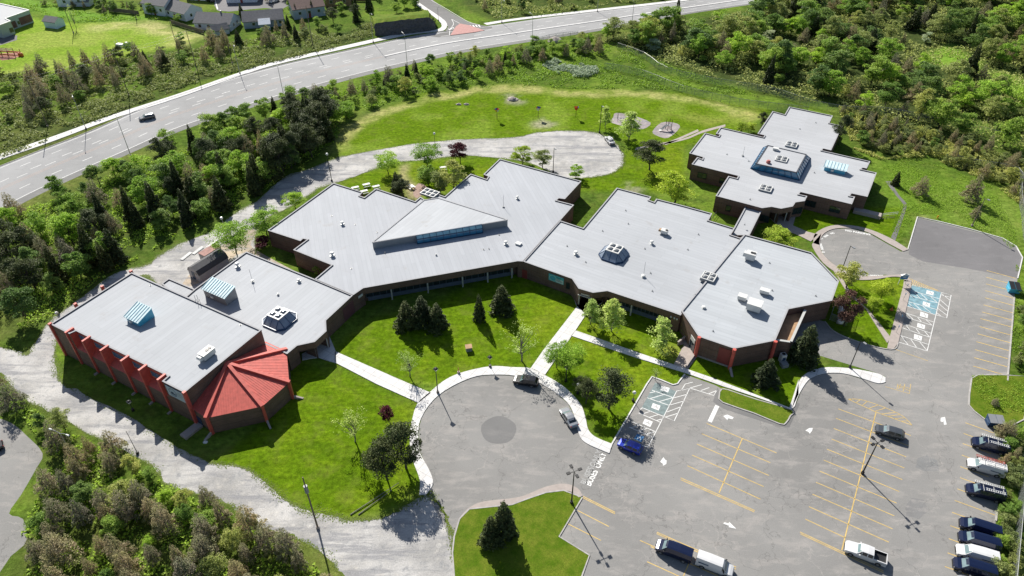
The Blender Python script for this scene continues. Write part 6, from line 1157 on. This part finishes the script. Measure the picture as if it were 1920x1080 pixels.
# white tank with fence
g=W(1577,590,1.0); an=angp((1576,608),(1580,568)); t=thing('gas_tank','long white tank lying in a wire enclosure behind the canteen','tank',(g.x,g.y,0),an); m_=MB(); pr=[(.0,-3.2),(.35,-3.1),(.62,-2.8),(.68,-2.4),(.68,2.4),(.62,2.8),(.35,3.1),(.02,3.2)]
vs=[];nn=14
for r_,x in pr:
    for k in range(nn): vs.append((x,math.cos(k*2*math.pi/nn)*r_,1.25+math.sin(k*2*math.pi/nn)*r_))
m_.add(vs,[(i*nn+k,(i+1)*nn+k,(i+1)*nn+(k+1)%nn,i*nn+(k+1)%nn) for i in range(len(pr)-1) for k in range(nn)]); part('tank',m_,M['whitemetal'],t,smoothed=True); m_=MB(); m_.tube((-.5,0,1.9),(-.5,0,2.15),.3,n=10); part('valve_cap',m_,M['greymetal'],t)
for x in (-1.8,1.8): m_=MB(); m_.box((x,0,.35),(.4,1.2,.7)); part('saddle',m_,M['oldconcrete'],t)
# condenser beside the canteen
g=W(1467,672,.8); t=thing('condenser_unit','tall white condenser in the shade beside the red column','condenser',(g.x,g.y,0),.2); m_=MB(); m_.box((0,0,1.0),(1.0,1.0,2.0)); part('casing',m_,M['whitemetal'],t); m_=MB(); m_.tube((0,0,2.0),(0,0,2.06),.35,n=14); part('fan',m_,M['black'],t); m_=MB(); m_.box((0,-.52,1.1),(.7,.05,.7)); part('vent_panel',m_,M['navy'],t); m_=MB(); m_.box((-.2,-1.3,.4),(1.3,1.2,.8)); part('control_box',m_,M['greymetal'],t)
g=W(879,656); t=thing('utility_box','brown topped utility cabinet standing on the courtyard lawn','utility box',(g.x,g.y,0),.2); m_=MB(); m_.box((0,0,.45),(1.2,1.1,.9)); part('cabinet',m_,M['greymetal'],t); m_=MB(); m_.box((0,0,.95),(1.35,1.25,.1)); part('lid',m_,M['tan'],t)
# low entrance walls and rails
for a,b,h_,lab in (((1271,648),(1291,632),.9,'low concrete wall on the left of the side entrance'),((1287,690),(1305,664),.5,'low concrete wall on the right of the side entrance')):
    A_,B_=W(*a),W(*b); d=(B_-A_).normalized(); n_=Vector((-d.y,d.x,0)); m_=MB(); m_.prism([A_,B_,B_+n_*.25,A_+n_*.25],0,h_); m_.prism([A_-n_*.05-d*.05,B_-n_*.05+d*.05,B_+n_*.3+d*.05,A_+n_*.3-d*.05],h_+.003,h_+.08); solo('low_wall',m_,M['oldconcrete'],lab,'wall')
def railing(pts,h_,label,mat='black',z=0.0):
    P=WL(pts); t=thing('railing',label,'railing',P[0]); 
    for a,b in zip(P,P[1:]):
        for hh in (h_,h_*.55): m_=MB(); m_.beam(a+Vector((0,0,hh+z)),b+Vector((0,0,hh+z)),.06,.06); wpart('rail',m_,M[mat],t)
        k=max(1,int((b-a).length/1.5))
        for i in range(k+1): p=a+(b-a)*(i/k); m_=MB(); m_.tube((p.x,p.y,0),(p.x,p.y,h_+z),.035,n=5); wpart('post',m_,M[mat],t)
railing(q48((1790,1040),(1930,1025))[0:2],1.0,'pale timber rail at the end of the annex ramp','whitemetal'); railing(q48((1760,1072),(1900,1060)),1.0,'dark rail beside the annex ramp','wood'); railing([(1370,405),(1345,398),(1330,420)],1.0,'dark rail below the annex rear wall')
# ---------------------------------------------------------------- playground and yard
BALL=[(.65,.05,.04),(.03,.08,.30),(.75,.42,.03),(.62,.62,.6)]
for i,(x,y,ty,lab) in enumerate(((932,224,206,'left funnel ball post on the playing field'),(1009,221,201,'middle funnel ball post on the playing field'),(1079.5,220,202,'right funnel ball post on the playing field'))):
    g=W(x,y); t=thing('funnel_ball_post',lab,'ball target',(g.x,g.y,0),i*.4,'funnel ball posts'); m_=MB(); m_.tube((0,0,0),(0,0,2.6),.07,n=8); part('post',m_,M['black'],t)
    for k in range(4):
        a0,a1_=k*math.pi/2,(k+1)*math.pi/2; m_=MB(); A0=[(math.cos(a)*.95,math.sin(a)*.95,3.5) for a in (a0,a1_)]; A1=[(math.cos(a)*.35,math.sin(a)*.35,2.5) for a in (a1_,a0)]; m_.add(A0+A1,[(0,1,2,3)]); part('funnel_panel',m_,plain('funnel_colour',BALL[(k+i)%4],.5),t)
P=WL(zoomed(900,180,4.8)((1238,215),(1335,218))); t=thing('swing_frame','dark metal swing frame on the gravel patch','swing',P[0]); d=(P[1]-P[0]).normalized(); n_=Vector((-d.y,d.x,0))
for p in P:
    for s in (-1,1): m_=MB(); m_.tube(p+n_*s*1.1,p+Vector((0,0,2.5)),.05,n=6); wpart('leg',m_,M['black'],t)
m_=MB(); m_.tube(P[0]+Vector((0,0,2.5)),P[1]+Vector((0,0,2.5)),.05,n=6); wpart('crossbar',m_,M['black'],t)
for k in (.3,.6): p=P[0]+(P[1]-P[0])*k; m_=MB(); m_.tube(p-d*.2+Vector((0,0,.5)),p-d*.2+Vector((0,0,2.5)),.015,n=4); m_.tube(p+d*.2+Vector((0,0,.5)),p+d*.2+Vector((0,0,2.5)),.015,n=4); m_.box((p.x,p.y,.5),(.5,.25,.06),math.atan2(d.y,d.x)); wpart('swing_seat',m_,M['black'],t)
g=W(1253,243); t=thing('play_slide','climbing frame with brown posts and white slide on gravel','slide',(g.x,g.y,0),R(200))
for x in (-.6,.6):
    for y in (-.6,.6): m_=MB(); m_.tube((x,y,0),(x,y,3.4),.08,n=6); part('post',m_,plain('brown_post',(.17,.06,.04),.7),t)
m_=MB(); m_.box((0,0,1.5),(1.3,1.3,.1)); part('platform',m_,M['greymetal'],t); m_=MB(); m_.add([(.65,-.35,1.55),(2.6,-.35,.35),(3.2,-.35,.3),(3.2,.35,.3),(2.6,.35,.35),(.65,.35,1.55)],[(0,1,4,5),(1,2,3,4)]); m_.add([(.65,-.35,1.55),(2.6,-.35,.35),(2.6,-.35,.65),(.65,-.35,1.85)],[(0,1,2,3)]); m_.add([(.65,.35,1.55),(2.6,.35,.35),(2.6,.35,.65),(.65,.35,1.85)],[(0,1,2,3)]); part('slide',m_,M['whitemetal'],t); m_=MB()
for k in range(5): m_.box((-.8-.05*k,0,.3+k*.28),(.06,.8,.05))
m_.beam((-1.0,-.4,0),(-.65,-.4,1.5),.05,.05); m_.beam((-1.0,.4,0),(-.65,.4,1.5),.05,.05); part('steps',m_,M['black'],t)
def picnic(px,ang,lab):
    g=W(px[0],px[1],.6); t=thing('picnic_table',lab,'picnic table',(g.x,g.y,0),ang,'white picnic tables'); m_=MB()
    for k in range(5): m_.box((0,-.34+k*.17,.75),(1.9,.15,.05))
    part('table_top',m_,M['white'],t)
    for s in (-1,1): m_=MB(); m_.box((0,s*.78,.45),(1.9,.28,.05)); part('bench',m_,M['white'],t)
    for s in (-1,1):
        m_=MB(); m_.box((s*.65,0,.42),(.08,1.6,.08)); m_.beam((s*.65,-.6,0),(s*.65,-.3,.74),.08,.08); m_.beam((s*.65,.6,0),(s*.65,.3,.74),.08,.08); part('leg_frame',m_,M['white'],t)
q96=lambda x,y:(640+x/9.6,320+y/9.6)
picnic(q96(450,250),R(25),'white picnic table farthest out on the lawn behind the centre wing'); picnic(q96(625,285),R(25),'white picnic table behind the roof corner, right of the group'); picnic(q96(250,305),R(25),'white picnic table at the left end of the group'); picnic(q96(410,370),R(25),'white picnic table tucked into the roof notch'); picnic(q96(1255,280),R(-50),'white picnic table beside the pink gravel patch'); picnic((831,314),R(10),'white picnic table between the maples and the gravel road')
q4=lambda x,y:(340+x/6,420+y/6)
# barn-shaped shed and the storage container behind the west wing
A_,B_=W(*q4(150,590),0),W(*q4(420,420),0); g=(A_+B_)/2; an=math.atan2((B_-A_).y,(B_-A_).x); t=thing('garden_shed','white gambrel shed with dark shingle roof behind the west wing','shed',(g.x+1.0,g.y-.6,0),an); L_=8.0; w_=1.9; m_=MB()
prof=[(-w_,0),(-w_,1.9),(-w_*.72,2.9),(0,3.5),(w_*.72,2.9),(w_,1.9),(w_,0)]
for s in (-1,1): m_.add([(s*L_/2,y,z) for y,z in prof],[tuple(range(7)) if s>0 else tuple(range(7))[::-1]])
for s in (-1,1): m_.add([(-L_/2,s*w_,0),(L_/2,s*w_,0),(L_/2,s*w_,1.9),(-L_/2,s*w_,1.9)],[(0,1,2,3)])
part('wall',m_,plain('shed_siding',(.50,.50,.52),.7),t); m_=MB(); e=.15; pr=[(-w_-.1,1.85),(-w_*.72,2.98),(0,3.6),(w_*.72,2.98),(w_+.1,1.85)]
for (y0,z0),(y1_,z1_) in zip(pr,pr[1:]): m_.add([(-L_/2-e,y0,z0),(L_/2+e,y0,z0),(L_/2+e,y1_,z1_),(-L_/2-e,y1_,z1_)],[(0,1,2,3)])
part('roof',m_,M['darkgrey'],t); m_=MB(); m_.box((-L_/2-.03,.3,1.1),(.06,1.0,2.0)); part('door',m_,M['navy'],t); m_=MB(); m_.box((-L_/2-.03,-.9,2.0),(.06,.4,.4)); part('window',m_,M['glass'],t)
g=W(*q4(330,330),1.2); t=thing('storage_container','rusty white container with reddish lid near the shed','container',(g.x,g.y,0),an); m_=MB(); m_.box((0,0,1.1),(4.6,2.2,2.2)); part('box',m_,plain('container_side',(.4,.38,.36),.7,var=.3),t); m_=MB(); m_.box((0,0,2.24),(4.7,2.3,.1)); part('lid',m_,plain('rusty_lid',(.38,.20,.17),.8,var=.5),t); m_=MB()
for k in range(8): m_.box((-2+k*.57,-1.12,1.1),(.1,.06,2.0))
part('ribs',m_,M['greymetal'],t)
g=W(*q4(330,250),.2); m_=MB(); 
for i,(dx,dy,a_) in enumerate(((-4.5,-3.8,.6),(-2.5,-1.6,.5),(0,1.0,.55),(24.5,-4.5,-.35))):
    m_=MB(); 
    for k in range(4): m_.box((0,-.3+k*.2,.1+.05*(k%2)),(3.2,.15,.12))
    solo('timber_stack',m_,M['white'],['pale boards lying left of the rusty container','pale boards lying behind the rusty container','pale boards beside the large light green tree','pale boards in the court beside the rear brick wall'][i],'boards',loc=(g.x+dx,g.y+dy,0),rz=an+a_*.3)
m_=MB(); a,b=W(657,966),W(748,907)
for k,(p,q_) in enumerate(((a,b),(W(672,966),W(735,920)))): m_=MB(); m_.tube((p.x,p.y,.12),(q_.x,q_.y,.25),.09,.05,6); solo('fallen_branch',m_,M['greybark'],['long bleached pole lying in the grass under the pines','shorter bleached pole lying in the grass under the pines'][k],'branch')
_q=random.Random(5)
def rock(px,r_,lab,mat='oldconcrete'):
    g=W(*px); m_=MB(); vs=[];n=8
    for i in range(5):
        for k in range(n): t_=i/4; rr=r_*(math.cos(t_*1.4))*_q.uniform(.8,1.15); vs.append((math.cos(k*2*math.pi/n)*rr,math.sin(k*2*math.pi/n)*rr*.8,t_*r_*.55))
    m_.add(vs,[(i*n+k,i*n+(k+1)%n,(i+1)*n+(k+1)%n,(i+1)*n+k) for i in range(4) for k in range(n)]+[tuple(range(4*n,5*n))]); solo('boulder',m_,M[mat],lab,'rock',loc=(g.x,g.y,-.05))
rock((961,187),1.9,'flat pale boulder in the upper middle of the playing field'); rock((860,196),1.0,'small rock at the left of the playing field'); rock((874,196),1.0,'second small rock at the left of the playing field'); rock((385,829),.5,'white stone on the grass below the red roof','white'); rock((1040,77),3,'pale rock between the fence and the highway')
# ---------------------------------------------------------------- wire fences
fm,fnt,fb_m=nmat('wire_mesh'); fb_m.inputs['Base Color'].default_value=(.33,.35,.35,1); fb_m.inputs['Metallic'].default_value=.3; tp=N(fnt,'ShaderNodeBsdfTransparent'); mx=N(fnt,'ShaderNodeMixShader'); gg=N(fnt,'ShaderNodeNewGeometry'); sxyz=N(fnt,'ShaderNodeSeparateXYZ'); fnt.links.new(gg.outputs['Position'],sxyz.inputs[0])
def wires(sgn):
    a=N(fnt,'ShaderNodeMath',operation='ADD'); fnt.links.new(sxyz.outputs[0],a.inputs[0]); fnt.links.new(sxyz.outputs[1],a.inputs[1]); b=N(fnt,'ShaderNodeMath',operation='MULTIPLY_ADD'); fnt.links.new(sxyz.outputs[2],b.inputs[0]); b.inputs[1].default_value=sgn; fnt.links.new(a.outputs[0],b.inputs[2]); c_=N(fnt,'ShaderNodeMath',operation='PINGPONG'); fnt.links.new(b.outputs[0],c_.inputs[0]); c_.inputs[1].default_value=.05; d_=N(fnt,'ShaderNodeMath',operation='LESS_THAN'); fnt.links.new(c_.outputs[0],d_.inputs[0]); d_.inputs[1].default_value=.008; return d_.outputs[0]
mxx=N(fnt,'ShaderNodeMath',operation='MAXIMUM'); fnt.links.new(wires(1),mxx.inputs[0]); fnt.links.new(wires(-1),mxx.inputs[1]); fnt.links.new(mxx.outputs[0],mx.inputs[0]); fnt.links.new(tp.outputs[0],mx.inputs[1]); fnt.links.new(fb_m.outputs[0],mx.inputs[2]); fnt.links.new(mx.outputs[0],fnt.nodes['Material Output'].inputs[0])
def fence(pts,h_,label,sm_n=3):
    P=smooth(WL(pts),sm_n) if sm_n else WL(pts); t=thing('wire_fence',label,'fence',P[0]); m_=MB(); rl=MB(); step=3.0
    for a,b in zip(P,P[1:]): m_.quad(flat2(a,.05),flat2(b,.05),flat2(b,h_),flat2(a,h_)); rl.tube(flat2(a,h_),flat2(b,h_),.045,n=5,cap=False)
    wpart('wire_mesh',m_,fm,t); wpart('top_rail',rl,M['steel'],t)
    for p in resample(P,step)[:99]: m_=MB(); m_.tube((p.x,p.y,0),(p.x,p.y,h_+.1),.05,n=5); wpart('post',m_,M['steel'],t)
fence(z3((-440,390),(-230,430),(0,520),(300,590),(480,615),(700,640)),2.4,'long wire fence between the playing field and the woodland'); fence(z2((1550,275),(1700,330),(1830,415))+z3((200,480),(480,525),(700,595),(900,635),(1100,640),(1330,680),(1500,715),(1700,760),(1930,830),(2100,870)),2.4,'outer wire fence running through the woodland edge')
fence(z3((1530,915),(1640,940),(1870,985),(1890,1080))+z6((1890,60),(1905,150),(1915,260),(1935,330)),2.4,'wire fence corner above the new asphalt'); fence([(1921,760),(1918,830),(1912,900),(1903,985),(1893,1080),(1885,1160)],3.0,'tall wire fence behind the parked vans'); fence(z2((1095,225),(1100,240),(1210,215),(1330,205)),2.0,'short wire fence on the highway shoulder')
fence(zoomed(1400,480,6)((930,720),(1000,510),(1170,640),(1120,790),(930,720)),1.8,'low wire enclosure around the white tank',0)
fence(z1((1300,175),(1310,180)),1,'x',0) if 0 else None
# ---------------------------------------------------------------- houses and things beyond the highway
M['siding']=plain('white_siding',(.62,.66,.72),.7,var=.1); M['bsiding']=plain('blue_siding',(.36,.42,.50),.7,var=.1); M['shingle']=plain('grey_shingle',(.19,.185,.19),.9,var=.25); M['brownshingle']=plain('brown_shingle',(.20,.13,.11),.9,var=.25); M['palesiding']=plain('pale_blue_siding',(.55,.70,.82),.7,var=.1)
def house(px, ang, L_, w_, h_, rise, label, wall='siding', roof='shingle', wins=((-.25,1),(.25,1)), name='house', cat='house', sides=True, hipless=True, chimney=False, base=True, hz=2.5):
    g=W(px[0],px[1],hz); t=thing(name,label,cat,(g.x,g.y,0),ang); l,w=L_/2,w_/2; m_=MB()
    m_.add([(-l,-w,0),(l,-w,0),(l,w,0),(-l,w,0),(-l,-w,h_),(l,-w,h_),(l,w,h_),(-l,w,h_),(-l,0,h_+rise),(l,0,h_+rise)],[(0,1,5,4),(2,3,7,6),(1,2,6,9,5),(3,0,4,8,7)]); part('wall',m_,M[wall],t); e=.35; m_=MB(); dz=rise/w*e
    m_.add([(-l-e,-w-e,h_-dz),(l+e,-w-e,h_-dz),(l+e,0,h_+rise+.03),(-l-e,0,h_+rise+.03),(-l-e,w+e,h_-dz),(l+e,w+e,h_-dz)],[(0,1,2,3),(3,2,5,4)]); m_.add([(-l-e,-w-e,h_-dz-.2),(l+e,-w-e,h_-dz-.2),(l+e,-w-e,h_-dz),(-l-e,-w-e,h_-dz)],[(0,1,2,3)]); r_=part('roof',m_,M[roof],t)
    if chimney: m_=MB(); m_.box((l*.3,.4,h_+rise+.2),(.5,.5,1.0)); part('chimney',m_,M['greymetal'],t,None)
    def win(x,y,z,wd,hh,ax):
        f_=MB(); p_=MB(); s=1 if (y if ax=='y' else x)>0 else -1
        if ax=='y': f_.box((x,y,z),(wd+.2,.08,hh+.2)); p_.box((x,y+s*.03,z),(wd,.08,hh))
        else: f_.box((x,y,z),(.08,wd+.2,hh+.2)); p_.box((x+s*.03,y,z),(.08,wd,hh))
        o=part('window',f_,M['whitemetal'],t); part('pane',p_,M['glass'],o)
    for fx,_ in wins: win(fx*L_,-w,h_*.55,1.1,1.1,'y')
    if sides:
        for s in (-1,1): win(s*l,-w*.3,h_*.55,.9,1.1,'x'); win(s*l,w*.35,h_*.55,.9,1.1,'x')
        d_=MB(); d_.box((0,-w-.02,1.05),(1.0,.08,2.1)); part('door',d_,M['maroon'],t)
    return t
house((303,11),R(-22),12,9,4.5,2.4,'white two storey house behind the white shed',wins=((-.3,1),(0,1),(.3,1)))
house((343,18),R(-32),13,9,3.2,2.6,'long grey roofed house third from the left',wins=((-.3,1),(.3,1)))
house((407,38),R(-8),15,9.5,3.0,2.6,'broad dark roofed bungalow beside the pointed spruce',wins=((-.35,1),(-.1,1),(.2,1),(.4,1)),chimney=True)
house((494,33),R(14),15.5,9,3.0,2.6,'blue grey bungalow with gabled porch beside the spruce',wall='bsiding',wins=((-.25,1),(.3,1),(.42,1)))
house((496,41),R(14),4,5,2.6,1.3,'small gabled garden room of the blue grey bungalow',wall='bsiding',roof='siding',wins=((0,1),),name='garden_room',cat='porch',sides=False)
house((575,15),R(25),13,10,4.2,2.4,'blue grey house with brown roof at the end of the street',wall='bsiding',roof='brownshingle',wins=((-.3,1),(0,1),(.3,1)))
house((633,-4),R(10),11,8,4.0,2.2,'tan house with brown roof, rightmost of the row',wall='tan',roof='brownshingle')
house((412,57),R(35),6,4.5,2.2,1.5,'small grey roofed garden shed below the bungalow',wins=((0,1),),name='garden_shed',cat='shed',sides=False,hz=1.2)
house((102,44),R(-18),6.0,4.5,2.8,1.3,'pale blue shed standing alone on the far field',wall='palesiding',wins=(),name='garden_shed',cat='shed',sides=False,hz=1.2)
house((455,-12),R(5),13,9,4,2.5,'white house at the top edge behind the bungalow'); house((380,-16),R(-10),12,9,4,2.5,'grey house at the top edge left of the street')
house((140,-4),R(5),12,8,4,2.2,'low house with brown roof at the top left edge',roof='brownshingle'); house((160,4),R(0),5,4,2.2,1.2,'small white shed at the top left edge',name='garden_shed',cat='shed',sides=False,wins=(),hz=1.2)
def board_fence(pts,h_,label,mat='wood'):
    P=WL(pts); t=thing('board_fence',label,'fence',P[0])
    for a,b in zip(P,P[1:]):
        k=max(1,int((b-a).length/2.4)); d=(b-a).normalized(); an=math.atan2(d.y,d.x)
        for i in range(k):
            p,q_=a+(b-a)*(i/k),a+(b-a)*((i+1)/k); c=(p+q_)/2; m_=MB(); m_.box((c.x,c.y,h_/2+.05),((q_-p).length-.14,.06,h_-.1),an); wpart('fence_panel',m_,M[mat],t); m_=MB(); m_.box((p.x,p.y,h_/2),(.13,.13,h_+.1),an); wpart('post',m_,M[mat],t)
board_fence(zoomed(260,0,6)((370,270),(500,310),(640,355),(740,385)),1.7,'long weathered board fence at the edge of the far field'); board_fence([(205,22),(235,25),(262,28)],1.7,'board fence behind the hedge at the top left'); board_fence([(640,-2),(660,2),(690,4)],1.8,'brown board fence beside the tan house','tan')
# flat roofed building at the far left
q6=zoomed(0,0,6); t=thing('community_building','flat roofed pale building with brown brick panels at the far left','building',W(20,50)); BP=q6((-500,-60),(10,40),(325,110),(55,205),(115,235),(-20,285),(-600,180)); H_=5.0; P=WL(BP,H_); m_=MB(); m_.prism(P,-.02,H_-.05,top=False); wpart('wall',m_,plain('pale_green_wall',(.38,.44,.42),.7),t); m_=MB(); m_.prism(P,H_-.3,H_-.25); wpart('roof',m_,plain('pale_roof',(.36,.37,.38),.8),t); m_=MB()
for a,b in zip(P,P[1:]+P[:1]): m_.beam(flat2(a,H_+.02),flat2(b,H_+.02),.35,.3)
wpart('coping',m_,M['whitemetal'],t)
def panel(i,f0,f1,za,zb,mat,nm):
    A_,B_=P[i],P[(i+1)%len(P)]; n_=out_n(A_,B_); a=A_+(B_-A_)*f0; b=A_+(B_-A_)*f1; c=(a+b)/2+n_*.06; m_=MB(); m_.box((c.x,c.y,(za+zb)/2),((b-a).length,.1,zb-za),math.atan2((b-a).y,(b-a).x)); wpart(nm,m_,M[mat],t)
panel(2,.03,.52,.6,3.4,'redbrick','brick_panel'); panel(2,.68,.95,.5,3.0,'redbrick','brick_panel'); panel(2,.54,.62,1.2,2.4,'glass','window'); panel(4,.05,.35,1,2.6,'glass','window')
sheet('side_lot',q6((-200,480),(40,380),(195,400),(190,450),(0,510),(-200,540)),M['patch'],.008)
# orange fenced play frame, grey climber
g=W(14,99,1.0); t=thing('climbing_structure','orange and brown play frame on red mulch at the far left','play frame',(g.x,g.y,0),R(-8)); br_=plain('play_brown',(.20,.07,.05),.7)
for x in (-4,-1.3,1.3,4):
    for y in (-1.5,1.5): m_=MB(); m_.box((x,y,1.1),(.16,.16,2.2)); part('post',m_,br_,t)
m_=MB()
for k in range(12): m_.box((-3.6+k*.45,0,2.1),(.1,3.2,.08))
part('slat_roof',m_,br_,t)
for s in (-1,1): m_=MB(); m_.box((0,s*1.5,.9),(8.2,.08,.5)); part('side_panel',m_,M['orange'],t)
for x in (4.6,5.6): m_=MB(); m_.lathe([(.5,0),(.5,.9),(.2,1.3)],(x,0,0),8); part('play_post',m_,M['orange'],t)
sheet('play_mulch',q6((-40,640),(30,600),(200,590),(225,630),(150,665),(20,680)),plain('red_mulch',(.32,.14,.10),.95,var=.3),.006)
g=W(231,84,.6); t=thing('climbing_dome','grey rounded climbing dome on the far field','climbing dome',(g.x,g.y,0),R(-15)); m_=MB(); m_.lathe([(1.5,0),(1.6,.7),(1.1,1.5),(.4,1.8)],(1.8,0,0),10); part('dome',m_,M['greymetal'],t); m_=MB(); m_.box((-1.4,0,.5),(3.4,1.7,.8),0,taper=.8); part('platform',m_,M['whitemetal'],t)
for y in (-.7,.7): m_=MB(); m_.tube((-3.0,y,0),(-3.0,y,1.8),.08,n=6); part('post',m_,M['whitemetal'],t)
# rock cutting beside the side road: a mound with a steep dark face
qz=zoomed(640,0,6); face=smooth(WL(qz((380,400),(480,405),(700,390),(900,365),(1010,350),(1068,332))),6); rm=MB(); rr=random.Random(9); rows=7; nf_=len(face); top_h=[5.2*math.sin(min(1,(i/(nf_-1))*1.15+.28)*math.pi*.62)**.5*(1 if i<nf_*.8 else 1-(i/(nf_-1)-.8)*3.2) for i in range(nf_)]
grid=[]
for j in range(rows+1):
    t_=j/rows; row=[]
    for i,p in enumerate(face):
        d=Vector((-.25,1,0)).normalized(); b_=d*(t_*1.6+rr.uniform(-.25,.25)*(0<j)); row.append(Vector((p.x,p.y,0))+b_+Vector((rr.uniform(-.3,.3),0,max(.0,top_h[i])*t_*(1+rr.uniform(-.03,.03)))))
    grid.append(row)
vs=[v for r_ in grid for v in r_]; rm.add(vs,[(j*nf_+i,j*nf_+i+1,(j+1)*nf_+i+1,(j+1)*nf_+i) for j in range(rows) for i in range(nf_-1)],0)
g2=[grid[-1]]
for k,(dy,f_) in enumerate(((3,1.08),(7,.95),(12,.6),(18,.2),(24,-.02))): g2.append([Vector((p.x-.25*dy+rr.uniform(-.4,.4),p.y+1.6+dy,max(-.05,top_h[i]*f_)+rr.uniform(-.08,.08))) for i,p in enumerate(face)])
vs=[v for r_ in g2 for v in r_]; rm.add(vs,[(j*nf_+i,j*nf_+i+1,(j+1)*nf_+i+1,(j+1)*nf_+i) for j in range(len(g2)-1) for i in range(nf_-1)],1)
o=struct('rock_cutting',rm,[M['soil'],M['verge']])
g=W(*qz((990,250))[0],1.5); t=thing('roadside_sign','white sign on two legs at the foot of the rock cutting','sign',(g.x,g.y,0),R(10)); m_=MB(); m_.box((0,0,1.9),(1.8,.1,1.9)); part('board',m_,M['whitemetal'],t)
for s in (-.7,.7): m_=MB(); m_.box((s,0,.6),(.1,.1,1.2)); part('leg',m_,M['greymetal'],t)
